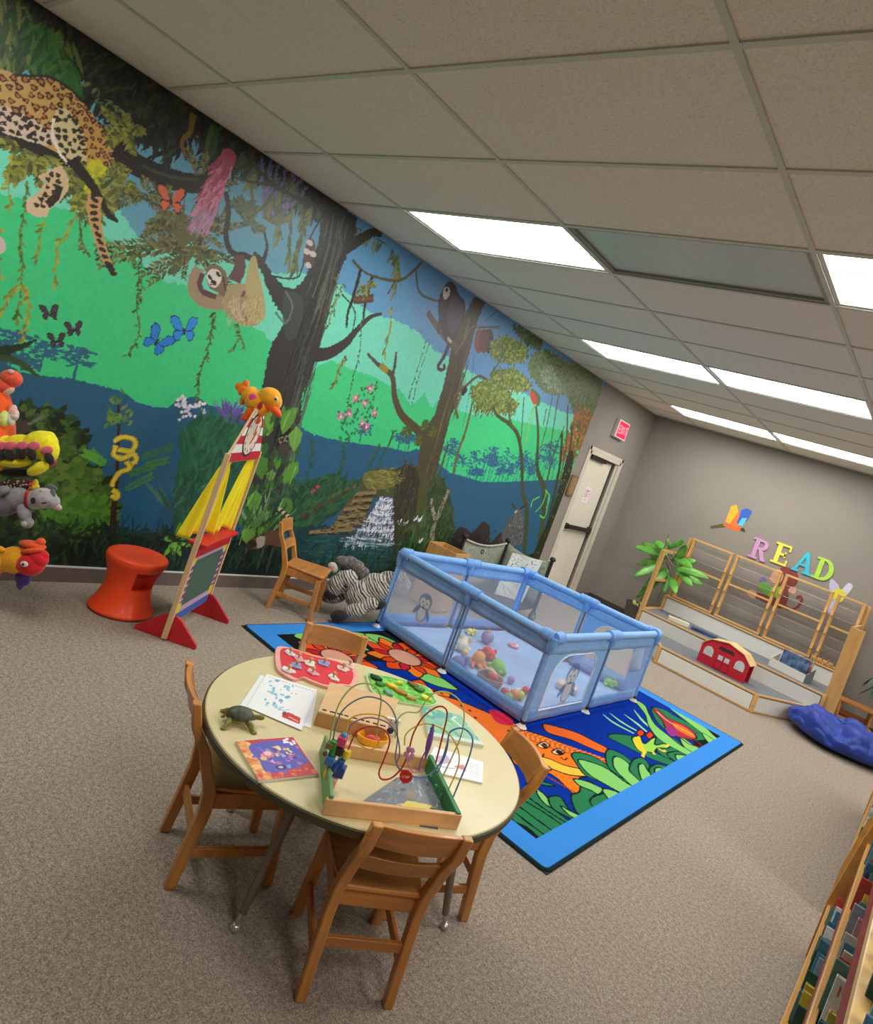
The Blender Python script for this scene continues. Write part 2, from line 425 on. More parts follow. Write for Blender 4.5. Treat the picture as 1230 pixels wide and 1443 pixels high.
def ceiling_light(i, k, label, src=[None]):
    x0, y0, x1, y1 = cell(i, k); cx, cy = (x0+x1)/2, (y0+y1)/2
    if src[0] is None:
        t = thing('ceiling_light', label, 'ceiling light', (cx, cy, HC), 0, 'fluorescent ceiling lights')
        a, b = 2*TS/2 - .014, TS/2 - .014; mb = MB(); h = .05
        for sx in (-1, 1): mb.box((sx*(a-.01), 0, h/2-.002), (.02, 2*b, h))
        for sy in (-1, 1): mb.box((0, sy*(b-.01), h/2-.002), (2*a-.04, .02, h))
        mb.box((0, 0, h+.005), (2*a, 2*b, .01))
        mb.build('frame', fix_white, t, smooth=0, bevel=.002)
        P = [[(-a+.02 + (2*a-.04)*q/1, -b+.02 + (2*b-.04)*r/1, .006) for q in (1, 0)] for r in (0, 1)]
        MB().sheet(P).build('diffuser', dm, t, smooth=0)
        src[0] = t
    else:
        t = copy_tree(src[0]); t.location = (cx, cy, HC); t['label'] = label
    return t
names = {(0, 3): 'large lit fluorescent panel nearest the jungle mural, above the sloth end of the room',
         (2, 3): 'lit fluorescent panel cut by the right photo edge, beyond the blank grey panel',
         (0, 7): 'lit fluorescent panel in the middle row, nearer to the mural wall',
         (1, 7): 'lit fluorescent panel in the middle row, farther from the mural wall',
         (0, 11): 'lit fluorescent panel in the row by the far wall, nearer to the mural',
         (1, 11): 'lit fluorescent panel in the row by the far wall, above the READ letters'}
names.update({(4, 3): 'lit ceiling panel out of view, in the row of the blank grey panel', (5, 3): 'lit ceiling panel out of view, farthest from the mural in the blank panel row',
    (3, 7): 'lit ceiling panel out of view, next in the middle row', (5, 7): 'lit ceiling panel out of view, farthest from the mural in the middle row',
    (3, 11): 'lit ceiling panel out of view, next in the far wall row', (5, 11): 'lit ceiling panel out of view, farthest from the mural in the far wall row',
    (0, -1): 'lit ceiling panel added out of view to brighten the near end of the mural', (3, -1): 'lit ceiling panel behind the viewer, farther from the mural wall'})
for c in LIT: ceiling_light(c[0], c[1], names[c])
x0, y0, x1, y1 = cell(*DARKP)
t = thing('ceiling_air_panel', 'unlit flat grey panel set in the ceiling between two lit panels', 'ceiling panel', ((x0+x1)/2, (y0+y1)/2, HC))
a, b = TS - .012, TS/2 - .012; mb = MB()
for sx in (-1, 1): mb.box((sx*(a-.012), 0, .012), (.024, 2*b, .026))
for sy in (-1, 1): mb.box((0, sy*(b-.012), .012), (2*a-.048, .024, .026))
mb.build('frame', mat((150, 150, 140), .4, .02, metal=.3), t, smooth=0, bevel=.002)
MB().box((0, 0, .02), (2*a-.048, 2*b-.048, .012)).build('panel', mat((196, 208, 204), .35, .02), t, smooth=0)

# ------------------------------------------------------------------ exit door in the mural wall
dr = thing('door_1', 'cream metal exit door with black push bar', 'door', (WX, 7.92, 0)); dr['kind'] = 'structure'
leafc = mat((222, 214, 196), .5, .015); framec = mat((206, 199, 182), .45, .02)
FX = -.02
mb = MB()
for y, s in ((DY0-7.92, -1), (DY1-7.92, 1)):
    mb.box((-.05, y - s*.022, DH/2), (.13, .045, DH)); mb.box((.008, y + s*.018, (DH+.05)/2), (.016, .05, DH+.05))
mb.box((-.05, 0, DH-.022), (.13, DY1-DY0, .045)); mb.box((.008, 0, DH+.025), (.016, DY1-DY0+.10, .05))
mb.build('frame', framec, dr, smooth=0, bevel=.003)
MB().box((-.06, -.06, (DH-.06)/2+.005), (.045, .76, DH-.07)).build('door_leaf', leafc, dr, smooth=0, bevel=.003)
MB().box((-.062, .345, (DH-.05)/2), (.03, .03, DH-.06)).build('dark_gap', mat((38, 34, 32), .6), dr, smooth=0)  # black strip standing in for the shaded gap beside the leaf
MB().box((-.015, .405, (DH-.05)/2), (.02, .045, DH-.05)).build('stop', framec, dr, smooth=0, bevel=.002)
mb = MB(); mb.box((-.02, -.14, DH-.075), (.05, .42, .05)); mb.bar((-.01, .05, DH-.06), (-.0, .3, DH-.06), .018, .018)
mb.build('closer', mat((60, 54, 50), .4, metal=.6), dr, bevel=.006)
mb = MB(); mb.box((.01, -.02, .965), (.035, .66, .055)); mb.box((-.012, -.36, .965), (.05, .05, .075)); mb.box((-.012, .30, .965), (.05, .07, .085))
mb.build('push_bar', mat((62, 56, 50), .35, metal=.5), dr, bevel=.006)
pt = Paint(.17, .22, .003, (238, 226, 226), (0, 0))
def text_strokes(pt, s, x, y, h, col, w=None, dx=None):
    """block capitals painted with straight strokes"""
    G = {'E': [[(1,1),(0,1),(0,0),(1,0)], [(0,.5),(.8,.5)]], 'X': [[(0,0),(1,1)], [(0,1),(1,0)]], 'I': [[(.5,0),(.5,1)]], 'T': [[(0,1),(1,1)], [(.5,1),(.5,0)]],
         'R': [[(0,0),(0,1),(.8,1),(1,.75),(.8,.5),(0,.5)], [(.5,.5),(1,0)]], 'A': [[(0,0),(.5,1),(1,0)], [(.2,.4),(.8,.4)]], 'D': [[(0,0),(0,1),(.6,1),(1,.7),(1,.3),(.6,0),(0,0)]],
         'M': [[(0,0),(0,1),(.5,.4),(1,1),(1,0)]], 'O': [[(0,.2),(0,.8),(.3,1),(.7,1),(1,.8),(1,.2),(.7,0),(.3,0),(0,.2)]], 'S': [[(1,.85),(.7,1),(.3,1),(0,.8),(.2,.55),(.8,.45),(1,.2),(.7,0),(.3,0),(0,.15)]],
         'P': [[(0,0),(0,1),(.8,1),(1,.75),(.8,.5),(0,.5)]]}
    w = w or h*.16; gw = h*.6; dx = dx or h*.85
    for ch in s:
        for st in G.get(ch, []): pt.line([(x + a*gw, y + b*h) for a, b in st], w, col, smooth=False)
        x += dx
    return x
text_strokes(pt, 'EXIT', .022, .085, .05, (196, 60, 90), .009, .036)
pt.poly([(.03,.165),(.14,.165),(.14,.175),(.03,.175)], (200, 90, 110)); pt.poly([(.045,.15),(.125,.15),(.125,.157),(.045,.157)], (200, 110, 120)); pt.poly([(.07,.04),(.10,.04),(.085,.06)], (196, 60, 90))
o = pt.mesh('paper_notice', attr_mat('print', .6), lambda x, y: np.stack([0*x + .0, x, y], 1))
o.location = (WX-.0372+.002, 7.76, 1.30)
tag(o, 'white paper notice with pink EXIT lettering taped on the door', 'notice')

# exit sign, plaque
t = thing('exit_sign', 'red and white exit sign box mounted on the wall above the door', 'exit sign', (WX, 7.98, 2.36))
MB().box((.03, 0, 0), (.06, .33, .24)).build('housing', mat((226, 214, 210), .4, .01), t, bevel=.008)
pt = Paint(.28, .20, .004, (226, 30, 70)); text_strokes(pt, 'EXIT', .035, .05, .10, (250, 150, 165), .02, .06)
def em_attr(name, st):
    m = D.materials.new(name); m.use_nodes = True; nt = m.node_tree; b = nt.nodes['Principled BSDF']; a = nt.nodes.new('ShaderNodeAttribute'); a.attribute_name = 'Col'
    nt.links.new(a.outputs[0], b.inputs['Base Color']); nt.links.new(a.outputs[0], b.inputs['Emission Color']); b.inputs['Emission Strength'].default_value = st
    return m
o = pt.mesh('face', em_attr('sign_glow', .55), lambda x, y: np.stack([0*x + .0615, x - .14, y - .10], 1), t)
t = thing('wall_plaque', 'brown rounded wooden plaque on the wall between mural and door', 'plaque', (WX, 7.30, 1.47))
def rrect(w, h, r, n=5):
    p = []
    for cx, cy, a in ((w/2-r, h/2-r, 0), (-w/2+r, h/2-r, PI/2), (-w/2+r, -h/2+r, PI), (w/2-r, -h/2+r, 1.5*PI)): p += arc((cx, cy), r, a, a+PI/2, n)
    return p
RYZ = Matrix(((0, 0, 1, 0), (1, 0, 0, 0), (0, 1, 0, 0), (0, 0, 0, 1)))   # local xy -> world yz, z -> x
MB().prism(rrect(.17, .27, .03), 0, .022, RYZ).build('board', mat((128, 100, 66), .45, .08, 30), t, bevel=.004)
MB().prism(rrect(.12, .21, .02), .0221, .025, RYZ).build('inset', mat((150, 122, 84), .4, .06, 30), t)

# ================================================================== JUNGLE MURAL, painted on the wall
MY0, MZ0, MZ1 = .55, .098, 2.793
MPX = lambda p: tuple(on_x(p[0], p[1], WX)[1:3])
mp_ = Paint(7.22 - MY0, MZ1 - MZ0, .004, (96, 158, 180), (MY0, MZ0)); mp_.tf = MPX
R_ = mp_.rng
def sm(pts): return spline(pts, 6)
def P_(pts, c, smooth=True, rag=0, al=1.0): mp_.poly(pts, c, smooth, al, rag)
def Ln(pts, w, c, al=1.0): mp_.line(pts, w, c, True, al)
SKY, AQUA, GRN, HIL = (98, 160, 186), (112, 214, 184), (60, 202, 128), (38, 92, 124)
# sky deepens to the right, then aqua, green and hill bands
P_([(430,250),(860,540),(860,600),(640,540),(520,440),(430,400)], (92, 152, 192), False)
P_([(560,330),(860,540),(860,600),(700,560),(590,470)], (96, 142, 190), False, al=.6)
down = [(900,900),(400,1000),(0,1000),(-160,900)]
P_([(-160,200),(0,192),(60,205),(130,250),(200,338),(262,340),(333,362),(380,385),(420,385),(470,396),(522,441),(566,455),(594,472),(611,494),(650,513),(677,535),(747,558),(790,579),(860,600)] + down, AQUA, False, .018)
P_([(-160,285),(0,272),(30,280),(75,292),(110,300),(150,335),(200,370),(230,395),(262,402),(300,420),(340,450),(365,465),(400,500),(428,527),(464,508),(491,519),(525,530),(545,541),(563,549),(580,572),(598,553),(608,575),(616,566),(650,580),(666,584),(705,587),(720,591),(745,597),(790,606),(860,620)] + down, GRN, False, .014)
P_([(430,540),(464,520),(545,555),(600,590),(720,610),(720,640),(600,630),(440,560)], (74, 212, 128), False, .02, .25)
P_([(-160,500),(0,505),(30,525),(60,529),(105,534),(144,544),(172,551),(191,566),(213,573),(236,575),(250,563),(277,558),(294,571),(319,577),(360,590),(421,600),(440,612),(470,619.5),(518,627),(555,632),(575,637),(587,632),(600,640),(616,651),(633,666),(653,671),(679,679),(710,679),(784,676),(850,672)] + down, HIL, False, .006)
P_([(-100,640),(300,655),(300,760),(-100,760)], (32, 82, 108), False, .03, .35)
# hill-coloured tree silhouettes
def silh(x, y, s, c=(46, 100, 126), lean=0):
    Ln([(x, y), (x + .13*s + lean*.5, y - s*.5), (x + .27*s + lean, y - s)], (.014, .008), c)
    for k in range(12):
        f = .55 + .5*R_.random(); dx = R_.uniform(-.36, .36)*s*(1.35 - f) + .27*s*f; q = mp_.tf((x + dx + lean*f, y - s*f))
        for j in range(5): mp_.leaf((q[0] + R_.uniform(-.05, .05), q[1] + R_.uniform(-.015, .015)), R_.uniform(.025, .055), .014, R_.uniform(-.5, .5) + (PI if j % 2 else 0), c)
for x, y, s in ((55,524,38),(103,535,42),(8,512,45),(30,522,18)): silh(x, y, s)
for i in range(26):
    x = 655 + i*5.0 + R_.uniform(-2, 2); silh(x, 678, R_.uniform(16, 46) if x < 750 else R_.uniform(22, 60), (44, 98, 136), R_.uniform(-4, 6))
for x, y, s in ((628,662,44),(622,655,28),(640,668,26),(449,690,60),(560,634,22),(574,636,22),(505,628,30)): silh(x, y, s, (44, 98, 130))
# far distant vegetation band at the foot
P_([(-100,735),(60,745),(120,742),(200,748),(300,760),(420,770),(520,780),(640,790),(760,780),(790,830),(-100,830)], (14, 34, 30), False, .02)
mp_.scatter([(-60,752),(380,765),(640,790),(620,830),(-60,815)], 700, .16, .012, [(20,52,34),(12,40,30),(30,66,38),(10,26,26)], (1.1, 2.0), False)
P_([(150,700),(230,690),(240,745),(150,748)], (28, 92, 128), True, .02, .55)
# round bushes at the left
P_([(10,610),(22,585),(60,572),(90,585),(112,612),(130,650),(150,690),(152,742),(0,745)], (30, 52, 26), True, .02)
mp_.scatter([(10,610),(22,585),(60,572),(90,585),(112,612),(130,650),(150,690),(152,742),(0,745)], 900, .07, .04, [(42,74,30),(58,92,36),(26,46,22),(76,106,44),(36,62,26),(22,38,20)])
mp_.scatter([(60,640),(120,640),(148,700),(145,742),(70,742)], 220, .06, .035, [(92,120,44),(70,112,36),(60,96,34)])
mp_.scatter([(80,705),(146,705),(150,742),(80,742)], 160, .07, .03, [(80,140,44),(64,118,40)])
# sapling and the coiled yellow snake
Ln([(158,765),(160,720),(165,660),(167,600),(166,560)], (.05, .02, .012), (48, 34, 30))
for (x, y, a, L, c) in ((148,655,2.6,.12,(78,150,52)),(140,648,2.9,.10,(90,160,60)),(180,668,.5,.16,(62,120,56)),(176,690,.7,.18,(70,128,60)),(200,645,.6,.2,(60,116,56)),(205,655,.4,.14,(66,120,60))):
    q = mp_.tf((x, y))
    for k in range(9):
        t = k/9; px = q[0] + math.cos(a)*L*t*1.0; pz = q[1] + math.sin(a)*L*t*1.0
        mp_.leaf((px, pz), .038, .014, a + .8, c); mp_.leaf((px, pz), .038, .014, a - .8, c)
for x0, y0 in ((160,590),(168,588),(164,565),(155,596),(176,592)):
    q = mp_.tf((x0, y0))
    for k in range(7): mp_.leaf((q[0] + R_.uniform(-.03,.03), q[1] + R_.uniform(-.05,.05)), .05, .018, R_.uniform(.3, 2.8), R_.choice([(72,120,52),(88,128,60),(110,140,70)]))
for pts in ([(160,622),(172,616),(186,618),(191,626),(184,636),(166,634),(160,640),(172,646),(188,640),(191,650),(178,656)], [(160,640),(163,628)], [(178,650),(182,660),(168,666),(160,678),(158,686)], [(158,690),(166,696),(164,702),(157,698)]):
    Ln(pts, .036, (110, 96, 28)); Ln(pts, .029, (206, 184, 46)); Ln(pts, .010, (232, 214, 96), .7)
def fly(x, y, s, c, edge, a=0.0):
    q = mp_.tf((x, y))
    c_, s_ = math.cos(a), math.sin(a)
    for sg in (-1, 1):
        for pts in ([(.05, 0), (.28, .80), (.62, 1.05), (1.0, .98), (.98, .55), (.60, .02), (.1, -.08)], [(.05, 0), (.62, .02), (.80, -.22), (.62, -.70), (.36, -.74), (.10, -.3)]):
            for k_, cc in ((1.0, edge), (.84, c)):
                mx = sum(p[0] for p in pts)/len(pts); my = sum(p[1] for p in pts)/len(pts)
                Q = [((mx + (x-mx)*k_)*sg*s, (my + (y-my)*k_)*s) for x, y in pts]
                mp_.raw([(q[0] + x*c_ - y*s_, q[1] + x*s_ + y*c_) for x, y in Q], cc)
    mp_.leaf((q[0] + math.cos(a-PI/2)*s*.4, q[1] + math.sin(a-PI/2)*s*.4), s*.8, s*.12, a + PI/2, (40, 34, 34))
# ---- canopy: dark hanging foliage along the ceiling
can = [(-120,-90),(30,-50),(60,-20),(128,40),(240,110),(330,170),(420,230),(490,285),(470,300),(380,236),(352,225),(332,232),(300,240),(286,196),(268,178),(258,205),(240,232),(225,205),(205,190),(190,175),(168,150),(150,152),(135,128),(122,118),(104,95),(92,112),(76,84),(60,72),(45,64),(36,52),(18,84),(8,60),(0,52),(-120,40)]
P_(can, (22, 26, 22), False, .03)
mp_.scatter(can, 1500, .12, .02, [(30,34,26),(20,24,24),(38,44,28),(16,18,20),(34,34,40),(52,62,34)], (-2.4, -.7), False)
mp_.scatter([(-100,-60),(30,-10),(60,20),(110,60),(98,90),(60,72),(20,84),(-100,50)], 520, .13, .022, [(62,88,34),(44,74,30),(84,108,44),(32,60,30),(110,120,50)], (-2.2, -.8), False)
mp_.scatter([(36,20),(75,40),(110,95),(94,112),(50,66)], 160, .12, .02, [(44,96,36),(60,110,40),(30,70,30)], (-2.2, -.8), False)
mp_.scatter([(120,110),(170,150),(200,190),(180,190),(140,130)], 160, .06, .02, [(40,44,40),(28,30,30),(96,118,70)], (-2.6, -.5), False)
mp_.scatter([(330,205),(420,262),(470,298),(440,300),(400,262),(345,235)], 240, .10, .02, [(52,72,44),(38,52,40),(72,92,54)], (-2.6, -.5), False)
for pts, c in (([(272,160),(268,185),(256,200),(262,222)], (120, 96, 36)), ([(300,176),(292,205),(282,232)], (64, 96, 44)), ([(306,180),(300,212),(286,238)], (48, 80, 38))): Ln(pts, (.035, .02), c)
# ---- great branch that carries the leopard and runs to the right
Ln([(-60,170),(0,192),(40,205),(90,225),(110,262),(150,300),(166,312)], (.10, .09, .07, .05, .015), (34, 30, 26))
Ln([(130,190),(165,215),(200,236),(240,252),(280,258),(312,236),(330,200)], (.15, .12, .11, .10, .12), (30, 28, 24))
Ln([(200,230),(240,246),(280,250)], .025, (58, 66, 36)); Ln([(150,205),(190,225)], .02, (66, 60, 44))
Ln([(300,250),(318,225),(330,200)], .03, (50, 66, 36))
# ---- leopard
body = [(-40,112),(0,98),(20,104),(45,108),(70,110),(95,124),(120,148),(142,178),(157,205),(160,232),(150,246),(130,250),(110,240),(80,215),(60,205),(38,198),(15,190),(0,184),(-40,180)]
P_(body, (190, 152, 84), True)
P_([(0,150),(40,165),(75,190),(70,205),(38,198),(0,182)], (206, 184, 160), True)
P_([(82,152),(100,160),(118,190),(122,225),(112,243),(88,222),(76,190),(76,165)], (204, 186, 138), True)
P_([(120,160),(150,200),(158,235),(130,240),(118,200)], (196, 140, 70), True, al=.5)
def rosettes(reg, n, r, ring, core, fill=(176, 108, 52)):
    Pp = np.array([mp_.tf(p) for p in spline(reg, 5, True)]); x0, z0 = Pp.min(0); x1, z1 = Pp.max(0); pts = []; t = 0
    while len(pts) < n and t < 14000:
        t += 1; x, z = R_.uniform(x0, x1), R_.uniform(z0, z1)
        A, B = Pp, np.roll(Pp, -1, 0); cr = ((A[:,1] > z) != (B[:,1] > z)); cr[cr] = x < (B[cr,0]-A[cr,0])*(z-A[cr,1])/(B[cr,1]-A[cr,1]) + A[cr,0]
        if cr.sum() % 2 == 0 or any((x-a)**2 + (z-b)**2 < (r*1.85)**2 for a, b in pts): continue
        pts.append((x, z)); rr = r*R_.uniform(.75, 1.05); a0 = R_.uniform(0, 6.3)
        mp_.raw([(x + rr*(1 + .25*math.sin(3*a + a0))*math.cos(a), z + rr*.95*(1 + .25*math.sin(3*a + a0))*math.sin(a)) for a in [2*PI*i/9 for i in range(9)]], ring)
        if core: mp_.raw([(x + rr*.52*math.cos(a), z + rr*.5*math.sin(a)) for a in [2*PI*i/7 for i in range(7)]], fill)
rosettes([(-20,104),(20,106),(70,112),(100,130),(82,152),(74,180),(40,165),(0,150),(-20,150)], 190, .019, (58, 36, 22), True)
rosettes([(100,128),(142,180),(157,210),(155,238),(124,222),(116,188),(98,158)], 130, .0155, (62, 40, 24), True)
rosettes([(82,156),(100,164),(117,192),(121,228),(110,238),(88,218),(78,186)], 90, .015, (44, 44, 28), False)
rosettes([(0,152),(40,168),(74,192),(66,202),(36,194),(0,180)], 60, .014, (50, 34, 34), False)
Ln([(76,166),(74,190),(88,222),(112,244)], .014, (226, 214, 196)); Ln([(20,106),(45,107),(70,109),(95,123),(120,147)], .012, (34, 40, 40))
# leaf sprays on the leopard's branch
OLV = [(110,118,46),(88,98,40),(132,134,54),(70,78,36),(150,146,60)]
def spray(x, y, dirs, L, n=16, cols=OLV, lw=.06, ww=.022):
    L *= .62; lw *= .8; ww *= .75
    for d in dirs:
        q = mp_.tf((x, y))
        for k in range(n):
            t = (k + .5)/n; px = q[0] + math.cos(d)*L*t; pz = q[1] + math.sin(d)*L*t - .12*L*t*t
            for sgn in (-1, 1): mp_.leaf((px, pz), lw*(1.15 - t*.5), ww, d + sgn*R_.uniform(.4, .9), R_.choice(cols))
for x, y in ((30,208),(58,218),(90,236),(112,255),(44,226)): spray(x, y, [R_.uniform(-2.9, .1) for _ in range(4)], .20, 9)
for x, y in ((172,178),(182,192),(180,252),(160,258)): spray(x, y, [R_.uniform(-3.1, 3.1) for _ in range(4)], .17, 8)
mp_.scatter([(120,240),(150,250),(160,290),(120,310),(108,270)], 160, .07, .02, OLV)
for p in ((128,250),(133,246)): spray(p[0], p[1], [1.2, 1.8, -1.4], .1, 5, [(200,196,40),(170,170,40)])
Ln([(100,225),(130,262),(150,298),(166,312)], (.06, .04, .015), (34, 28, 22))
# big fern clump above the sloth
FER = [(92,92,48),(74,78,42),(112,108,58),(60,60,38),(126,124,70),(84,98,50)]
for x, y in ((205,272),(232,300),(252,322),(262,345),(278,325),(240,296),(270,350)): spray(x, y, [R_.uniform(-3.3, .3) for _ in range(4)] + [R_.uniform(1.4,2.6)], .27, 12, FER, .055, .017)
spray(262, 345, [3.5, 3.6, 3.7], .75, 22, FER, .07, .02); spray(275, 350, [3.9, 4.1, -.3, .2], .5, 16, FER, .07, .02)
for a in (2.1, 1.7, 1.3, 2.5, 2.9, .9): Ln([(255,345),(255 - 60*math.cos(PI-a)*-1*.6, 345 - 66*math.sin(a))], (.03, .008), (96, 96, 50))
for x, y in ((285,270),(300,330)): spray(x, y, [1.4, 1.8, 2.2, .8], .4, 14, FER, .05, .02)
Ln([(70,240),(80,258),(70,275),(52,292)], (.13, .11, .09, .08), (206, 180, 138)); Ln([(84,262),(76,280),(58,296)], .035, (44, 36, 28)); mp_.dot(mp_.rng and (52,292), .055, (214, 186, 150), .8)
rosettes([(66,240),(84,250),(80,270),(56,296),(46,286),(64,268)], 18, .014, (56, 42, 30), False)
tail = [(134,275),(132,300),(138,330),(148,362),(160,386)]
Ln(tail, (.075, .06, .045, .03), (196, 152, 96))
for i, p in enumerate(sm(tail)[::2]): mp_.dot(p, .022, (48, 34, 24), .5, R_.uniform(-.6, .6), 8)
Ln([(152,372),(160,386)], (.04, .025), (34, 28, 24))
Ln([(160,212),(185,228),(215,240),(250,252),(282,257),(308,244)], (.06, .085, .08, .07), (34, 32, 26)); Ln([(200,234),(240,249),(280,254)], .018, (62, 68, 40)); fly(241,284,.085,(214,100,60),(40,26,24),.3)
# hanging vines
def vine(pts, c=(86, 110, 50), n=26, lw=.035, w=.006):
    Ln(pts, w, c); S = sm(pts); m = max(1, len(S)//n)
    for i in range(0, len(S), m):
        q = mp_.tf(S[i]); mp_.leaf(q, lw, lw*.4, R_.uniform(-2.6, -.5), R_.choice([c, (c[0]-20, c[1]-22, c[2]-10), (c[0]+24, c[1]+20, c[2]+6)]))
V2 = (146, 150, 52)
for v_, c in (([(18,215),(12,250),(14,292)], V2), ([(38,255),(34,300),(28,340),(32,370),(26,430),(24,450)], (92,120,50)), ([(60,310),(56,335),(52,365)], (120,150,50)), ([(108,290),(100,320),(82,348),(76,400)], V2), ([(110,300),(116,340),(122,355)], (96,110,60)),
             ([(190,345),(188,360),(196,385),(192,430),(196,470),(180,500)], (76,104,44)), ([(196,350),(200,390),(197,420)], (76,104,44)), ([(5,440),(12,415),(26,402),(38,408),(40,440),(32,470),(34,482)], V2), ([(0,320),(-4,360),(0,390)], V2),
             ([(300,440),(296,480),(284,520),(278,545),(282,570)], (74,98,44)), ([(304,440),(298,470),(290,505)], (74,98,44)), ([(335,455),(338,475),(325,493)], (76,110,50)), ([(338,470),(344,488)], (76,110,50))): vine(v_, c, 22)
# pink orchid spray, purple spray, willow leaves
for k in range(420):
    t = R_.random(); x = 322 - 34*t + R_.uniform(-11, 13); y = 218 + 88*t + R_.uniform(-4, 4); q = mp_.tf((x, y))
    if x > 338: continue
    mp_.leaf(q, R_.uniform(.08, .15), .012, R_.uniform(-2.1, -1.5), R_.choice([(178,84,112),(196,104,132),(160,66,96),(206,130,152),(150,60,84)] if t < .75 else [(196,134,156),(170,130,160),(150,120,150)]))
mp_.dot((322,222), .05, (172, 76, 100), 1)
for k in range(7):
    a = 1.15 + k*.14
    q = mp_.tf((372, 330))
    for j in range(26):
        t = .25 + .75*j/26; mp_.leaf((q[0] + math.cos(a)*.42*t, q[1] + math.sin(a)*.42*t), .045, .014, a + R_.uniform(-.7, .7), R_.choice([(116,100,164),(134,112,170),(96,92,140),(90,110,130)]))
for x, y in ((352,320),(392,315),(345,300)): spray(x, y, [R_.uniform(0, 3.1) for _ in range(5)], .16, 7, [(84,100,66),(70,84,60),(96,112,72)], .06, .022)
def willow(pts, n=10, L=.10, cols=((96,108,62),(118,124,66),(78,92,54))):
    Ln(pts, .006, (70, 76, 48)); S = sm(pts)
    for i in range(n):
        q = mp_.tf(S[int(i*(len(S)-1)/n)]); mp_.leaf(q, L*R_.uniform(.7, 1.3), L*.26, R_.uniform(-2.0, -1.0), R_.choice(cols))
for p in ([(410,250),(425,285),(430,330)], [(398,262),(392,300),(398,340)], [(440,290),(428,320),(418,345)], [(412,290),(408,330),(410,370)], [(385,270),(376,290)], [(360,235),(352,262)], [(500,320),(520,330),(545,345)], [(552,350),(560,375),(556,420)], [(560,358),(564,390)], [(420,350),(415,380)]): willow(p)
Ln([(330,250),(360,258),(385,262),(420,280),(470,300)], (.014, .022, .03), (64, 66, 44)); Ln([(350,225),(372,248),(395,268)], .02, (56, 60, 42))
# ---- main trunk
TRK = (52, 50, 44)
Ln([(430,400),(445,370),(452,340),(462,300)], .02, (48, 44, 40))
P_([(455,275),(503,306),(500,330),(490,350),(486,366),(476,390),(468,420),(456,450),(450,490),(440,520),(432,540),(425,560),(424,590),(412,620),(404,660),(398,700),(388,740),(384,770),(352,770),(352,720),(356,680),(360,640),(358,600),(366,560),(374,520),(380,490),(392,468),(402,450),(384,425),(372,395),(366,372),(372,368),(384,388),(400,404),(412,408),(424,400),(436,380),(446,350),(452,320),(456,295)], TRK, False, .01)
Ln([(366,378),(376,350),(372,328)], (.03, .014), (40, 42, 40)); Ln([(378,388),(420,390),(432,345),(456,300)], .012, (44, 42, 38))
Ln([(318,270),(322,300),(318,330),(326,355),(350,362),(366,374)], (.03, .035, .045), (44, 38, 36)); Ln([(355,360),(372,372)], .06, (56, 48, 48))
for k in range(60):
    t = R_.random(); o = R_.uniform(-.85, .85)
    cx = 478 - 108*t; cyy = 310 + 440*t; hw = 20 + 6*t
    Ln([(cx + o*hw, cyy), (cx + o*hw - 8, cyy + 32), (cx + o*hw - 17, cyy + 66)], (.006, .016, .004), R_.choice([(74,84,72),(38,36,34),(88,96,84),(30,28,28),(60,68,56)]), .8)
for p in ([(486,300),(478,330),(484,350)], [(470,300),(462,350),(440,420)], [(478,310),(470,350),(452,420),(430,480)], [(462,310),(452,360),(430,420)]): Ln(p, (.008, .02, .006), (84, 94, 78))
P_([(400,415),(418,412),(428,430),(420,470),(404,478),(398,450)], (62, 72, 70), True, al=.8); Ln([(402,410),(412,432),(402,455),(388,440)], .014, (96, 110, 108))
Ln([(440,500),(462,498),(486,484),(500,468),(520,448),(538,442)], (.11, .08, .045, .02), (52, 46, 42)); Ln([(494,475),(500,440),(482,415)], .012, (50, 46, 42))
Ln([(484,350),(500,342),(524,328),(538,330)], (.10, .07, .05), (50, 50, 42)); Ln([(496,366),(516,385),(550,395),(570,392),(594,370)], .022, (84, 80, 48)); Ln([(556,396),(546,415)], .014, (70, 70, 48)); Ln([(586,380),(590,410),(608,422),(622,424)], .02, (84, 82, 50))
for p in ([(508,380),(497,420),(490,440),(488,462)], [(524,390),(514,430),(512,450)]): Ln(p, (.03, .018), (34, 32, 32))
Ln([(498,423),(526,420)], .06, (86, 52, 36)); Ln([(498,423),(526,420)], .02, (110, 72, 48))
spray(515, 400, [-1.2, -2, .4], .15, 6); willow([(552,432),(548,470),(540,500)], 8, .08, ((150,150,40),(120,124,48))); vine([(510,450),(506,500),(495,540),(490,575)], (70,92,50), 14, .03); vine([(486,500),(478,520),(470,545)], (110,110,40), 12, .05)
for p in ([(476,385),(470,440)], [(484,400),(470,430),(462,460)]): vine(p, (104,110,50), 10, .04)
# butterflies
fly(221,482,.085,(36,124,206),(20,60,120),-.35); fly(259,466,.085,(44,140,220),(20,60,120),.3); fly(241,284,.08,(214,100,60),(40,26,24),.3)
for x, y in ((70,442),(104,465),(80,481)): fly(x, y, .045, (70,56,70), (30,28,30), .4)
P_([(-20,330),(0,333),(8,345),(4,356),(-20,362)], (206,186,176), True)
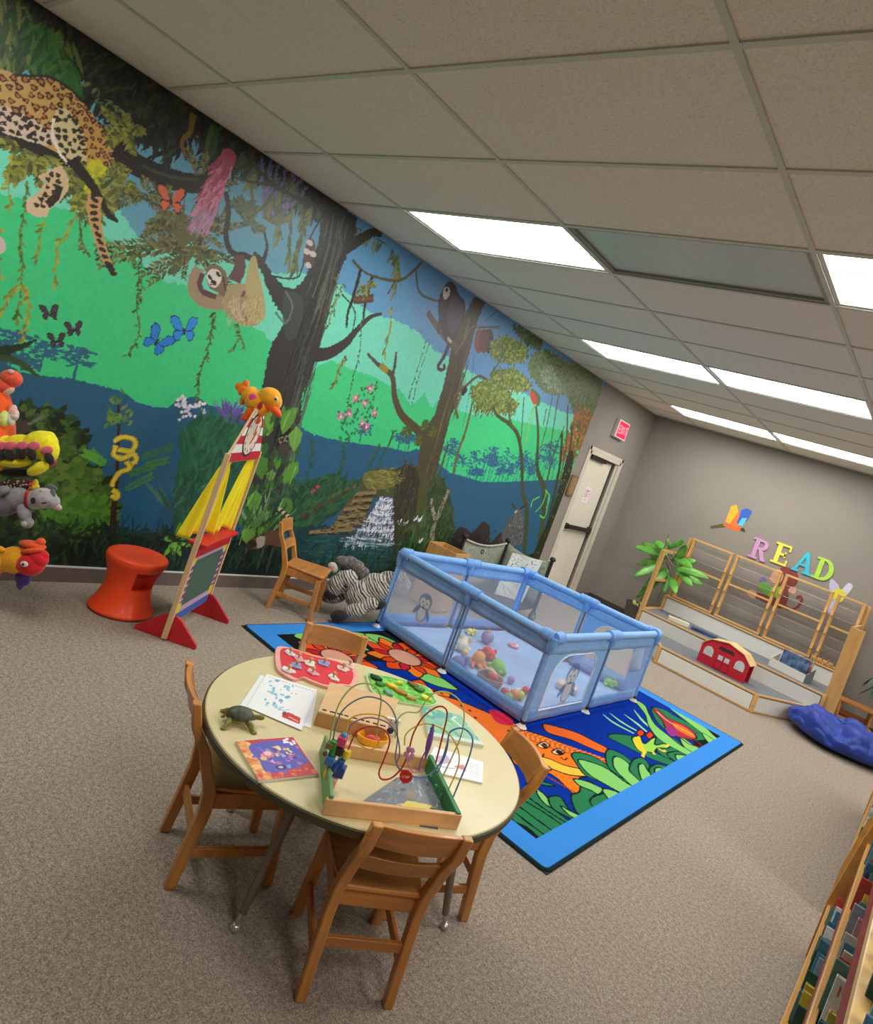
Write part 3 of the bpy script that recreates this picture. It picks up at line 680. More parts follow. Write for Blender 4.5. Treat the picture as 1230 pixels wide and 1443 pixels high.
# ---- sloth
SL = (170, 150, 112)
Ln([(281,378),(273,396),(277,414),(292,424),(318,426)], (.065, .085, .10), (160, 138, 108)); Ln([(285,384),(281,400),(287,412),(304,418)], .032, (92, 62, 62))
P_([(318,405),(345,400),(368,415),(374,438),(366,455),(350,460),(330,452),(314,434)], SL, True); P_([(345,408),(352,366),(360,362),(364,380),(372,420),(372,448),(360,456),(348,452)], (178, 164, 110), True)
Ln([(345,410),(338,430),(348,452)], .02, (110, 80, 80)); Ln([(330,396),(338,376),(336,360)], (.09, .07), (98, 66, 66)); P_([(324,425),(345,420),(344,450),(330,448)], (196, 176, 150), True, al=.7)
P_([(290,382),(296,374),(308,374),(318,384),(320,400),(316,418),(306,412),(294,404)], (120, 104, 76), True); P_([(291,386),(298,379),(308,381),(312,392),(306,404),(298,404),(292,396)], (222, 212, 200), True)
for e in ((296,391),(307,386)): mp_.dot(e, .02, (40, 30, 30), .55, -.5)
mp_.dot((301,398), .02, (36, 28, 28), .7); Ln([(296,401),(306,402)], .006, (60, 40, 40)); Ln([(314,390),(318,410)], .012, (70, 50, 44))
for k in range(120): q = mp_.tf((R_.uniform(322,368), R_.uniform(412,452))); mp_.leaf(q, .07, .005, R_.uniform(-1.9,-1.0), R_.choice([(190,170,124),(140,122,84),(206,190,150),(150,140,80)]), .6)
# small pale marmoset on the trunk
P_([(432,342),(440,336),(444,348),(442,372),(434,380),(428,366)], (86, 66, 60), True)
for p in ((436,342),(432,354),(441,358),(434,374)): mp_.dot(p, .028, (206, 190, 184), .7)
# ---- second tree, monkey, bats
T2 = (78, 68, 50)
P_([(668,418),(684,426),(672,452),(664,486),(654,520),(646,560),(634,590),(624,630),(616,660),(604,700),(598,740),(592,770),(560,770),(578,720),(586,680),(590,640),(594,610),(612,585),(624,545),(634,500),(644,460),(656,440)], T2, False, .01)
for k in range(40):
    t = R_.random(); cx = 672 - 82*t; cyy = 440 + 300*t; o = R_.uniform(-8, 9)*(1 + .4*t)
    Ln([(cx + o, cyy), (cx + o - 6, cyy + 22), (cx + o - 12, cyy + 44)], (.006, .02, .005), R_.choice([(110,96,66),(50,46,38),(96,104,52),(64,62,44),(120,116,70)]), .8)
Ln([(602,440),(612,455),(630,478),(646,492)], (.05, .06, .08), (98, 84, 66)); Ln([(640,500),(655,478),(668,460),(706,464)], .012, (120,104,84))
Ln([(517,498),(534,515),(552,530),(556,560),(566,585),(586,604),(600,618)], (.02, .05, .07, .09), (82, 68, 46)); Ln([(558,496),(556,515),(552,530)], (.02, .04), (76, 66, 48)); Ln([(536,514),(546,524)], .05, (150,132,40))
Ln([(645,590),(640,560),(655,545),(675,530),(690,540)], .03, (92,84,50)); Ln([(664,575),(655,610),(644,640),(638,668)], (.03,.035,.03), (104,98,54)); Ln([(664,575),(668,545)], .025, (96,90,50))
for p in ((600,590),(612,600),(575,600),(590,612)): spray(p[0], p[1], [R_.uniform(-2.4, -.6) for _ in range(3)], .14, 6, [(70,86,40),(90,100,44)])
for p in ([(571,620),(570,650)], [(600,480),(582,540),(576,560)], [(606,478),(590,530),(580,570)]): vine(p, (84,96,48), 14, .025)
P_([(626,404),(632,397),(640,400),(646,414),(654,424),(655,444),(648,462),(640,478),(630,482),(622,466),(617,440),(619,418)], (62, 48, 56), True); P_([(640,418),(652,430),(650,452),(636,470),(630,440)], (96, 76, 92), True, al=.6)
P_([(624,412),(628,404),(634,408),(632,418),(626,422)], (206, 192, 186), True); mp_.dot((629,409), .018, (30, 24, 26)); Ln([(617,470),(620,440),(624,425)], .02, (70,56,64))
Ln([(634,478),(629,495),(622,508),(617,516),(620,521),(626,519),(625,513)], (.045, .03), (70, 54, 66)); Ln([(630,476),(636,482)], .03, (180,170,160))
for x, c in ((674,(128,72,58)),(688,(70,54,58)),(681,(104,64,54))): P_([(x-3,466),(x+5,466),(x+7,482),(x+1,498),(x-6,488)], c, True)
Ln([(670,462),(704,460)], .012, (84,76,60)); spray(700, 445, [.4, 1.1], .2, 5, [(60,56,50)], .03, .008); Ln([(684,452),(700,438)], .008, (60,66,60))
vine([(668,500),(664,540),(652,600)], (80,84,60), 16, .02)
# layered acacia-like crowns on the right
CR = [(120,130,48),(140,148,60),(98,112,42),(160,162,76),(76,96,40),(84,120,44)]
def crown(reg, n, cols=CR, L=.048):
    n = int(n*1.5)
    P_(reg, (86, 104, 44), True, .02, .75); mp_.scatter(reg, n, L, L*.42, cols)
crown([(690,488),(706,476),(728,480),(742,494),(738,508),(716,512),(694,504)], 260); crown([(692,528),(702,520),(730,524),(748,544),(738,552),(714,548),(694,538)], 260)
crown([(664,560),(668,545),(684,536),(702,542),(722,560),(730,572),(718,580),(700,582),(678,576)], 380); crown([(722,458),(738,466),(762,480),(760,492),(738,480)], 160, [(50,70,36),(70,88,40),(96,116,50)])
crown([(745,520),(752,500),(770,496),(790,508),(820,515),(842,528),(846,545),(838,575),(826,590),(806,560),(780,556),(762,548)], 1100, [(90,112,56),(110,126,64),(76,100,56),(126,138,84),(104,130,104)])
P_([(764,520),(800,520),(820,540),(790,545)], (122,146,132), True, al=.5); mp_.scatter([(764,516),(800,516),(825,545),(770,545)], 260, .06, .025, [(120,142,112),(104,128,96),(138,156,134)])
crown([(765,490),(800,512),(846,540),(836,620),(820,640),(812,600),(800,560),(780,520)], 900, [(70,92,40),(54,74,34),(96,112,50),(110,118,56)])
mp_.scatter([(815,575),(832,590),(822,640),(808,650),(790,640),(800,610)], 520, .07, .035, [(150,98,52),(176,112,60),(120,88,44),(96,96,44)])
for k in range(130): q = mp_.tf((R_.uniform(668,726), R_.uniform(566,584))); mp_.leaf(q, .045, .018, R_.uniform(-2.2, -1.0), R_.choice([(70,90,36),(96,110,46),(124,132,60)]))
# slim trunks on the right
for pts, w, c in (([(694,572),(700,585),(718,598),(730,615),(735,650),(736,690),(742,720),(740,760),(736,800)], (.025,.05,.06,.09), (64,74,44)), ([(716,568),(718,590),(724,605)], .03, (84,92,48)), ([(738,560),(734,620)], .018, (76,88,56)),
                  ([(755,572),(758,610),(757,660),(766,690),(764,740),(752,800)], (.03,.05,.09,.10), (62,78,44)), ([(795,600),(780,640),(770,680)], (.02,.04), (66,84,50)), ([(786,560),(780,600),(774,640)], .02, (70,84,52)), ([(778,560),(770,600),(762,630)], .018, (76,90,60)),
                  ([(792,610),(788,660),(776,720),(766,770),(756,810)], (.04,.07,.10), (50,62,36)), ([(800,570),(797,630),(788,680)], .03, (84,86,50)), ([(806,600),(802,640),(788,700),(778,745)], (.04,.06), (74,70,42)), ([(690,530),(706,505),(712,490)], .02, (76,80,50)), ([(770,575),(765,600)], .015, (70,80,60))): Ln(pts, w, c)
P_([(800,640),(808,650),(790,720),(778,760),(768,790),(745,800),(760,760),(778,720)], (34, 44, 26), True, .01); mp_.scatter([(800,640),(815,640),(785,740),(765,790),(750,790),(775,730)], 180, .03, .014, [(70,80,44),(120,128,96),(44,54,30)])
for pts in ([(768,690),(774,700),(770,716)], [(760,700),(750,706),(748,715)], [(770,692),(764,710),(754,722)], [(773,700),(768,728),(760,726)]): Ln(pts, .02, (104, 196, 84))
# quetzal, small bird
P_([(748,548),(754,550),(761,560),(759,572),(754,569),(748,560)], (70, 110, 60), True); P_([(747,552),(753,554),(757,566),(752,570),(747,560)], (196, 66, 50), True); Ln([(754,570),(748,590),(740,625)], (.02,.012), (140,196,80)); Ln([(753,570),(742,600),(738,640)], .01, (120,180,80))
P_([(650,552),(656,544),(658,550),(652,558)], (36,32,40), True)
# dragon-like flowers, pink blossoms
for k in range(90):
    x = R_.uniform(478, 535); y = 610 - (x-478)*.9 + R_.uniform(-34, 30); q = mp_.tf((x, y))
    if y < 540: continue
    mp_.leaf(q, .035, .02, R_.uniform(0, 6), R_.choice([(40,110,70),(50,120,76)]))
for x, y in ((521,547),(501,561),(514,568),(480,587),(510,597),(528,582),(516,602),(492,583)):
    q = mp_.tf((x, y))
    for k in range(6): mp_.leaf(q, .042, .022, k*PI/3 + R_.random(), R_.choice([(196,100,140),(176,84,124),(214,140,170)]))
    mp_.dot((x, y), .01, (236,214,200))
for x, y, h in ((500,700,72),(475,690,60),(430,700,80),(520,690,85)):
    for k in range(26):
        t = k/26; q = mp_.tf((x + 36*t*(1 if x > 480 else .3), y - h*t)); mp_.leaf(q, .05, .016, R_.uniform(.2, 3), R_.choice([(40,96,64),(54,100,60),(32,82,72)]))
    Ln([(x, y), (x + 18*(1 if x > 480 else .3), y - h*.5), (x + 36*(1 if x > 480 else .3), y - h)], .008, (46,80,50))
# white blossoms, purple thistle, low shrub by the puppet stand
P_([(246,712),(250,650),(262,600),(290,585),(330,590),(345,620),(330,700),(330,745),(250,745)], (28, 84, 60), True, .02)
for k in range(60): Ln([(R_.uniform(252,330), R_.uniform(600,690)), (R_.uniform(252,330), R_.uniform(650,740))], .03, R_.choice([(30,96,62),(24,74,54),(44,110,70),(20,62,46)]), .5)
for k in range(44):
    a = R_.uniform(2.6, 5.6); rr = R_.uniform(8, 24); mp_.dot((272 + rr*math.cos(a)*1.0 - 2, 572 - rr*math.sin(a)*.8 - 8) if k % 3 else (R_.uniform(252,290), R_.uniform(566,592)), .0105, R_.choice([(226,222,228),(206,196,210)]))
for k in range(34):
    a = .5 + k*2.1/34; q = mp_.tf((321, 598)); L = R_.uniform(.12, .22); mp_.leaf(q, L, .014, a, R_.choice([(112,90,170),(92,76,150),(80,70,130)]))
for x, y in ((270,745),(240,720),(300,745)):
    for k in range(14): q = mp_.tf((x, y)); mp_.leaf(q, R_.uniform(.18, .34), .03, R_.uniform(.6, 2.6), R_.choice([(70,110,100),(40,84,74),(60,110,60),(90,126,118)]))
for k in range(12): q = mp_.tf((248, 762)); mp_.leaf(q, .13, .04, R_.uniform(0, 6.28), R_.choice([(112,184,52),(90,164,44),(130,196,70)]))
# ivy on the foot of the main trunk, owl-like face in the hollow
for k in range(120):
    x = R_.uniform(346, 424); y = R_.uniform(560, 745)
    if abs(x - (392 - (y-560)*.12)) > 34: continue
    q = mp_.tf((x, y)); mp_.leaf(q, R_.uniform(.07, .15), R_.uniform(.05, .09), R_.uniform(-2.4, -.6), R_.choice([(84,140,48),(66,120,42),(106,158,62),(50,98,40),(40,84,40)]))
P_([(388,600),(404,592),(416,604),(414,630),(398,640),(386,626)], (24, 22, 20), True)
for e in ((397,620),(405,618)): mp_.dot(e, .028, (150,140,124), .9); mp_.dot(e, .016, (50,36,26))
P_([(392,628),(412,626),(408,644),(396,644)], (66, 62, 54), True)
# undergrowth right of the trunk, log, pond, waterfall
P_([(350,700),(400,690),(430,680),(470,668),(500,690),(480,720),(430,745),(350,760)], (30, 72, 44), True, .02)
P_([(400,700),(440,712),(480,690),(510,676),(505,690),(470,720),(440,735),(410,740)], (36, 92, 60), True, .02)
Ln([(422,728),(450,714),(480,698),(505,684)], (.09, .05, .02), (82,54,38)); Ln([(436,712),(470,698),(502,683)], (.035,.02), (76,112,48))
for x, y in ((443,692),(447,688),(500,684)): mp_.dot((x, y), .03, (190,56,90), .8)
P_([(424,745),(470,742),(560,760),(560,795),(470,815),(400,815),(405,770)], (26, 62, 66), True, .02); P_([(440,752),(540,762),(540,785),(450,790)], (30, 86, 84), True, .02, .6)
P_([(508,690),(512,668),(540,660),(560,660),(585,655),(600,672),(604,700),(590,730),(560,745),(548,720),(530,700)], (74, 78, 40), True, .015)
P_([(512,668),(540,662),(562,668),(556,684),(520,690)], (128, 122, 58), True, al=.8)
P_([(490,705),(508,690),(530,690),(520,715),(512,735),(490,748),(438,752),(436,748),(466,742),(476,728)], (96, 82, 52), False, .01)
for a, b in (((436,750),(500,746)), ((466,742),(508,736)), ((476,730),(514,724)), ((484,718),(520,714)), ((496,706),(524,704)), ((500,696),(530,694))): Ln([a, b], .03, (142,124,78)); Ln([(a[0],a[1]+4),(b[0],b[1]+4)], .02, (54,46,32))
P_([(538,697),(553,700),(556,730),(558,755),(540,768),(490,765),(478,760),(500,745),(515,730),(524,715)], (66, 74, 84), False, .008)
for k in range(420):
    t = R_.random(); x0 = 536 - 52*t**1.2; x1 = 553 + 4*t; x = R_.uniform(x0, x1); y = 699 + 64*t + (4 if x < 520 else 0); q = mp_.tf((x, y))
    mp_.leaf(q, R_.uniform(.04, .09), .009, R_.choice([-1.57, -1.45, -1.7, -2.0, -1.2]), R_.choice([(226,230,238),(190,200,214),(240,242,248),(150,162,180)]))
for y, x0, x1 in ((703,536,553),(713,528,555),(722,522,556),(734,512,557),(745,500,558),(757,488,557)): Ln([(x0, y), ((x0+x1)/2, y+3), (x1, y+1)], .012, (226,230,240), .8); Ln([(x0+3, y+4), ((x0+x1)/2, y+7), (x1-2, y+5)], .010, (84,88,94), .6)
Ln([(478,760),(510,766),(545,768),(556,764)], .03, (190,204,214), .7)
P_([(556,668),(575,655),(590,670),(586,720),(575,770),(556,790),(556,730)], (52, 50, 36), True, .01)
P_([(604,690),(616,670),(632,690),(640,740),(636,790),(600,800),(596,760)], (44, 66, 40), True, .02); P_([(560,770),(640,760),(650,800),(560,810)], (34,44,28), True, .02)
mp_.scatter([(556,745),(600,740),(600,800),(556,800)], 90, .2, .02, [(60,96,44),(40,76,36),(84,116,56)], (1.0, 2.1), False)
Ln([(608,770),(610,745),(618,725),(628,700),(632,690)], (.07,.06,.05), (150,136,112)); Ln([(614,735),(609,715),(608,702)], (.05,.03), (160,148,124))
for x, y in ((584,735),(590,736),(570,742),(561,740),(591,766)): q = mp_.tf((x, y)); mp_.leaf(q, .07, .025, 1.3, (232,232,236)); mp_.leaf(q, .055, .022, 2.1, (214,216,222))
TX = lambda reg, n, cols, L=.09, w=.010, ang=(-.6, .6), al=.75: mp_.scatter(reg, n, L, w, cols, ang, True, al)
TX([(350,700),(400,690),(430,682),(470,670),(505,684),(470,722),(430,745),(350,760)], 420, [(44,92,52),(24,60,38),(60,110,60),(34,80,58),(70,96,44)], .10, .018, (.4, 2.6))
TX([(514,668),(540,660),(562,666),(556,684),(520,690)], 120, [(150,142,70),(104,104,50),(84,92,44),(170,158,90)]); TX([(560,668),(578,658),(592,674),(586,720),(575,765),(558,786),(556,730)], 200, [(70,66,46),(38,38,30),(86,84,50),(56,58,36)], .08, .014, (1.0, 2.2))
TX([(602,690),(616,672),(632,692),(640,740),(636,785),(600,795),(596,760)], 260, [(60,88,46),(36,56,36),(74,98,52),(90,84,50)], .08, .016, (.3, 2.8)); TX([(430,748),(470,744),(556,764),(556,790),(470,808),(410,800)], 240, [(40,96,92),(22,54,60),(54,116,108),(30,76,70)], .14, .010, (-.12, .12), .6)
TX([(258,650),(268,605),(290,590),(328,596),(340,630),(326,700),(326,742),(254,740)], 360, [(36,104,66),(22,70,52),(52,120,76),(30,90,70)], .12, .020, (.9, 2.2), .6); TX([(440,752),(505,742),(512,730),(508,694),(492,706),(478,728)], 120, [(124,106,70),(66,56,38),(150,132,84)], .08, .010, (-.3, .3))
TX([(60,762),(380,770),(640,792),(630,812),(60,800)], 500, [(18,44,34),(34,70,40),(10,26,26),(46,84,44)], .12, .012, (.8, 2.3), .8); TX([(0,742),(150,744),(240,750),(240,765),(0,762)], 200, [(26,56,36),(14,34,30),(40,70,36)], .08, .016, (-.5, 3))
for k in range(120):
    t = R_.random(); cx = 484 - 112*t; cyy = 300 + 440*t; o = R_.uniform(-.9, .9); hw = 20 + 7*t
    Ln([(cx + o*hw, cyy), (cx + o*hw - 9, cyy + 30), (cx + o*hw - 17, cyy + 60)], (.004, .012, .004), R_.choice([(92,100,84),(70,76,68),(40,40,38),(104,112,96),(58,64,50)]) if o > -.2 else R_.choice([(44,44,40),(30,30,30),(60,62,56)]), .7)
for x, y in ((360,600),(372,590),(410,575),(418,600),(366,640),(420,650),(360,690),(400,700),(380,720),(350,735)):
    q = mp_.tf((x, y)); mp_.leaf(q, .20, .12, R_.uniform(-2.2, -.9), R_.choice([(92,150,54),(74,130,46),(110,164,66)])); mp_.leaf(q, .19, .012, R_.uniform(-1.8, -1.3), (140,184,92))
for (x, y) in ((378,752),(366,745),(350,748)):
    for k in range(12): q = mp_.tf((x + R_.uniform(-14, 14), y)); mp_.leaf(q, R_.uniform(.15, .34), .022, R_.uniform(.7, 2.4), R_.choice([(56,100,48),(84,124,62),(120,150,110),(40,76,44)]))
# squirrel-like animal, ringed tail, hollow
P_([(346,768),(356,758),(368,756),(380,748),(394,750),(402,762),(396,770),(376,768),(360,774)], (112, 78, 56), True); P_([(362,758),(372,756),(372,768),(362,772)], (190,178,164), True); P_([(346,768),(356,760),(362,768),(350,774)], (60,44,36), True)
for k in range(9): mp_.dot((392 + k*2.6, 718 + abs(k-1)*2.2), .02, (200,184,150) if k % 2 else (50,40,34), .8)
# rocks and the grey rabbit-eared animal at the right
P_([(636,770),(642,748),(652,742),(664,750),(680,736),(690,742),(690,765),(704,752),(716,756),(722,780),(640,790)], (48, 40, 42), True, .012); mp_.scatter([(640,760),(686,744),(716,766),(700,786),(640,786)], 80, .06, .03, [(84,52,50),(60,50,50),(34,30,32)])
P_([(722,726),(728,716),(736,722),(738,740),(734,766),(716,770),(706,756),(714,738)], (84, 88, 90), True, .01); mp_.scatter([(722,726),(734,722),(734,766),(712,766)], 90, .04, .012, [(140,144,142),(60,64,66),(110,114,112)], (1.0, 2.2))
Ln([(726,718),(721,709)], .02, (50,52,50)); Ln([(732,718),(741,711)], .025, (50,52,50)); mp_.dot((727,721), .02, (190,180,150))
# dark long leaves and antelope at the far left
P_([(-30,500),(0,488),(25,485),(52,478),(36,490),(20,497),(-10,510)], (30,52,36), True); P_([(-30,492),(0,500),(20,502),(40,515),(58,534),(36,522),(14,510),(-20,508)], (52,78,42), True)
P_([(18,600),(30,590),(40,596),(42,606),(28,612),(16,610)], (74,62,58), True); Ln([(34,592),(32,580)], .02, (40,40,44)); Ln([(40,598),(62,586)], .016, (110,112,104))

xs = []; y = MY0
while y < 7.19: xs.append(y); y += .0042 + .0062*max(0, y - 1.0)/6.2
xs.append(7.19)
zs = np.arange(MZ0, MZ1, .0052)
mural = mp_.mesh('jungle_mural', attr_mat('mural_paint', .42, bump=.05, bscale=60, grain=.05, gscale=35), lambda x, z: np.stack([0*x + WX + .0015, x, z], 1), None, np.array(xs), zs)
tag(mural, 'painted rainforest mural with leopard, sloth and waterfall covering the long wall', 'mural')

# ================================================================== RUG
RX0, RX1, RY0, RY1 = -.02, 2.36, 2.70, 6.06
rg = Paint(RX1-RX0, RY1-RY0, .005, (24, 26, 30), (RX0, RY0)); rg.tf = lambda p: tuple(on_z(p[0], p[1], .012)[:2])
id_ = lambda p: p
BLU, NAVY, BLK, DG, LG, OR = (62, 140, 222), (8, 48, 150), (26, 28, 30), (44, 120, 78), (130, 198, 106), (238, 122, 34)
def rect(a, b, c, d, col): rg.raw([(a, b), (c, b), (c, d), (a, d)], col)
rect(RX0+.02, RY0+.02, RX1-.02, RY1-.02, BLU)
IX0, IX1, IY0, IY1 = RX0+.17, RX1-.17, RY0+.17, RY1-.17
rect(IX0-.008, IY0-.008, IX1+.008, IY1+.008, (20, 40, 70)); rect(IX0, IY0, IX1, IY1, NAVY)
OUT = (16, 30, 34)
def shp(pts, col, smooth=True, ow=.012):
    """outlined patch, photo points"""
    rg.poly(pts, col, smooth); P = list(pts) + [pts[0]]
    if ow: rg.line(spline(pts, 5, True) + [pts[0]] if smooth else P, ow, OUT, smooth=False)
# left strip by the mural: black ground, leaves and orange flowers
rg.raw([(IX0, IY0), (IX0+.34, IY0), (IX0+.46, 3.6), (IX0+.4, 4.6), (IX0, 4.9)], BLK)
rg.raw([(IX0, IY0), (1.9, IY0), (1.5, 3.25), (.9, 3.35), (.55, 3.3)], BLK)
tfs = rg.tf; rg.tf = id_
def leafm(x, y, L, w, a, col):
    c, s_ = math.cos(a), math.sin(a)
    pts = [(x + u*L*c - v*w*s_, y + u*L*s_ + v*w*c) for u, v in ((0, 0), (.25, .42), (.55, .5), (.85, .25), (1, 0), (.85, -.2), (.55, -.35), (.25, -.3))]
    shp(pts, col)
def flower(x, y, r, n=9, cc=(206, 150, 128)):
    for k in range(n):
        a = k*2*PI/n + .2; leafm(x + r*.30*math.cos(a), y + r*.30*math.sin(a), r*.72, r*.5, a, (226, 78, 30) if k % 2 else (238, 120, 34))
    for k in range(n):
        a = k*2*PI/n + .55; leafm(x + r*.3*math.cos(a), y + r*.3*math.sin(a), r*.5, r*.3, a, (190, 30, 44) if k % 2 else (214, 60, 30))
    shp([(x + r*.42*math.cos(a), y + r*.40*math.sin(a)) for a in [i*PI/6 for i in range(12)]], cc)
for x, y, a in ((.17,2.98,1.2),(.22,3.2,.9),(.3,3.0,-.4),(.17,3.42,1.0),(.18,3.62,.6),(.35,3.75,.9),(.2,3.95,1.2),(.3,4.2,.3),(.2,4.5,1.0),(.75,3.55,.6)): leafm(x, y, .32, .20, a, LG)
flower(.48, 3.10, .27); flower(.55, 3.68, .30); flower(1.05, 3.30, .30); flower(.95, 2.95, .22); flower(.45, 4.5, .3); flower(.45, 5.2, .28)
rg.tf = tfs
# middle strip behind the right chair: leopard-spotted orange, red
shp([(560,955),(600,975),(640,985),(700,1010),(740,1030),(700,1060),(640,1040),(600,1000)], (226, 110, 44), True)
for k in range(90):
    p = rg.tf((rg.rng.uniform(590,745), rg.rng.uniform(965,1040))); rg.tf = id_; rg.dot(p, .014, (60,30,20), .8, k); rg.tf = tfs
rg.poly([(690,1000),(716,1008),(722,1022),(700,1018)], (206, 40, 70), True)
C = lambda pts: [(680 + x/3.237, 960 + y/3.237) for x, y in pts]
# big orange animal face lying between the leaves
shp(C([(150,235),(200,228),(300,258),(400,300),(480,335),(545,360),(560,378),(470,372),(420,340),(470,430),(440,445),(450,510),(420,520),(330,435),(250,400),(150,380),(120,300)]), OR)
for k in range(34):
    t = k/33; rg.poly(C([(190+370*t-12, 238+128*t-8),(190+370*t+12, 236+128*t-10),(190+370*t+14, 240+128*t+10),(190+370*t-10, 244+128*t+8)]), (206, 92, 30) if k % 2 else (240,140,60))
    rg.line(C([(190+370*t, 234+128*t),(196+370*t, 246+128*t)]), .010, OUT)
for k in range(14): t = k/13; rg.line(C([(240+190*t, 400+110*t),(248+190*t, 410+108*t)]), .014, (150,60,30))
shp(C([(250,345),(300,352),(380,385),(470,405),(485,432),(400,428),(330,405),(260,375)]), (246, 190, 70))
for cx, cy in ((278,292),(345,322),(285,398)):
    shp(C([(cx-30,cy),(cx,cy-16),(cx+28,cy+2),(cx,cy+14)]), (240,200,160)); shp(C([(cx-8,cy),(cx+4,cy-9),(cx+14,cy+1),(cx+2,cy+8)]), (40,30,20))
rg.line(C([(180,285),(220,270),(300,300),(400,330)]), .012, (170,70,20)); rg.line(C([(255,330),(270,345),(280,330)]), .01, OUT); rg.line(C([(355,345),(372,358),(388,350)]), .01, OUT)
shp(C([(275,195),(330,205),(430,235),(510,275),(575,310),(560,330),(480,300),(400,265),(300,235)]), (234, 104, 40))
# dark ground + leaves by the front edge
rg.poly(C([(60,640),(135,625),(215,665),(320,720),(225,790),(90,690)]), BLK)
rg.poly(C([(830,385),(900,365),(940,378),(860,435),(830,420)]), BLK); rg.poly(C([(960,190),(1010,190),(1120,270),(1030,325),(960,290)]), BLK)
for a, b, c in ((90,560,0),(130,600,1),(180,640,2)): pass
shp(C([(110,510),(180,500),(260,560),(360,620),(430,665),(310,738),(200,665),(130,625)]), DG)
for p in (([(165,570),(260,640),(350,705)]), ([(150,600),(220,655),(320,728)]), ([(190,545),(290,605),(395,680)]), ([(240,545),(330,600),(420,655)])): rg.line(C(p), .012, OUT)
shp(C([(200,470),(225,445),(260,452),(330,475),(300,478),(255,470),(245,490),(300,560),(330,590),(420,650),(470,640),(430,668),(340,620),(250,560),(205,520)]), DG)
shp(C([(245,490),(275,510),(305,545),(318,578),(280,555),(252,520)]), LG)
shp(C([(300,540),(310,525),(355,528),(400,590),(475,632),(455,648),(380,615),(320,580)]), DG); shp(C([(355,568),(400,592),(478,628),(460,640),(400,615)]), LG)
shp(C([(410,560),(405,520),(440,505),(450,470),(490,455),(540,500),(590,505),(605,545),(600,575),(520,620),(478,628),(430,600)]), DG)
shp(C([(415,445),(470,455),(530,480),(548,495),(530,520),(500,500),(440,475)]), LG); rg.line(C([(500,570),(490,540),(530,515),(590,508)]), .012, OUT)
shp(C([(405,335),(440,325),(520,350),(620,420),(720,490),(740,500),(680,530),(560,470),(470,430),(430,380)]), DG); shp(C([(435,362),(470,362),(560,395),(650,460),(715,500),(660,520),(560,470),(480,420)]), LG)
shp(C([(548,490),(600,500),(650,528),(640,548),(600,560),(560,520)]), LG)
shp(C([(560,345),(575,310),(640,335),(690,375),(710,420),(760,470),(790,475),(740,505),(650,450),(580,400)]), DG); shp(C([(595,350),(620,345),(665,375),(690,420),(745,485),(700,490),(640,440),(600,395)]), LG)
shp(C([(668,400),(690,355),(730,350),(760,380),(770,420),(820,440),(780,470),(740,470),(690,430)]), DG); shp(C([(710,385),(735,378),(755,410),(790,450),(760,470),(725,450)]), LG)
shp(C([(760,398),(790,378),(830,385),(850,405),(840,430),(800,450),(770,430)]), DG); shp(C([(785,400),(810,395),(830,415),(812,440),(790,435)]), LG)
# frond bursts and dark pads on the right, frogs
shp(C([(570,250),(600,240),(680,250),(730,290),(800,330),(880,370),(860,385),(760,350),(640,290),(590,265)]), DG)
shp(C([(770,120),(830,130),(880,160),(980,210),(1040,250),(1000,270),(900,260),(820,210),(785,170)]), DG)
shp(C([(790,255),(830,250),(880,265),(930,320),(900,350),(840,350),(790,310)]), DG)
shp(C([(840,330),(900,320),(960,340),(940,378),(880,365)]), DG)
for p in ([(548,150),(600,190),(690,238)], [(580,145),(640,190),(720,235)], [(645,150),(700,190),(760,240)], [(690,130),(740,190),(820,250)]): rg.line(C(p), (.006, .035, .02), (150, 210, 150))
shp(C([(690,85),(740,110),(760,150),(790,200),(850,250),(900,290),(960,320),(1010,330),(960,345),(880,310),(800,260),(755,200),(740,150)]), LG)
shp(C([(850,120),(900,145),(960,180),(1020,215),(1070,260),(1120,272),(1080,290),(1020,250),(940,190)]), LG, True, .008)
shp(C([(900,250),(960,290),(1020,325),(990,338),(920,300)]), LG); shp(C([(880,335),(940,345),(920,375),(895,370)]), LG); shp(C([(1000,235),(1050,265),(1070,292),(1030,280)]), LG)
# yellow-green tree frog
shp(C([(680,262),(700,250),(720,252),(735,285),(770,262),(790,258),(785,290),(820,285),(850,290),(845,305),(800,305),(780,325),(750,322),(735,330),(700,300)]), (150, 206, 80))
rg.poly(C([(690,262),(715,255),(728,290),(745,325),(715,315),(695,290)]), (240, 196, 50), True)
for cx, cy in ((720,238),(762,248)): shp(C([(cx-18,cy-4),(cx,cy-18),(cx+18,cy),(cx,cy+14)]), (224, 60, 36))
for p in ([(745,320),(735,330),(730,345)], [(800,305),(820,318),(835,316)], [(775,320),(785,335)], [(835,298),(850,288)]): rg.line(C(p), .02, (240, 200, 80))
# red and purple frog
shp(C([(775,125),(800,130),(840,165),(880,182),(930,205),(965,235),(975,262),(930,262),(870,245),(835,215),(820,180)]), (170, 52, 70))
rg.poly(C([(870,190),(920,210),(960,240),(965,258),(920,240),(880,215)]), (236, 110, 40), True); rg.poly(C([(835,215),(870,212),(890,240),(860,250)]), (150, 50, 130), True); rg.line(C([(795,138),(850,185),(960,245)]), .014, (230,196,120))
for p in ([(940,262),(980,275),(1010,305)], [(900,255),(940,285),(990,300)], [(965,225),(985,240)]): rg.line(C(p), .02, (110, 34, 40))
rect_in = rg.raw
for (a, b, c, d) in ((RX0, RY0, RX1, RY0+.02), (RX0, RY1-.02, RX1, RY1), (RX0, RY0, RX0+.02, RY1), (RX1-.02, RY0, RX1, RY1)): rect(a, b, c, d, (30, 44, 48))
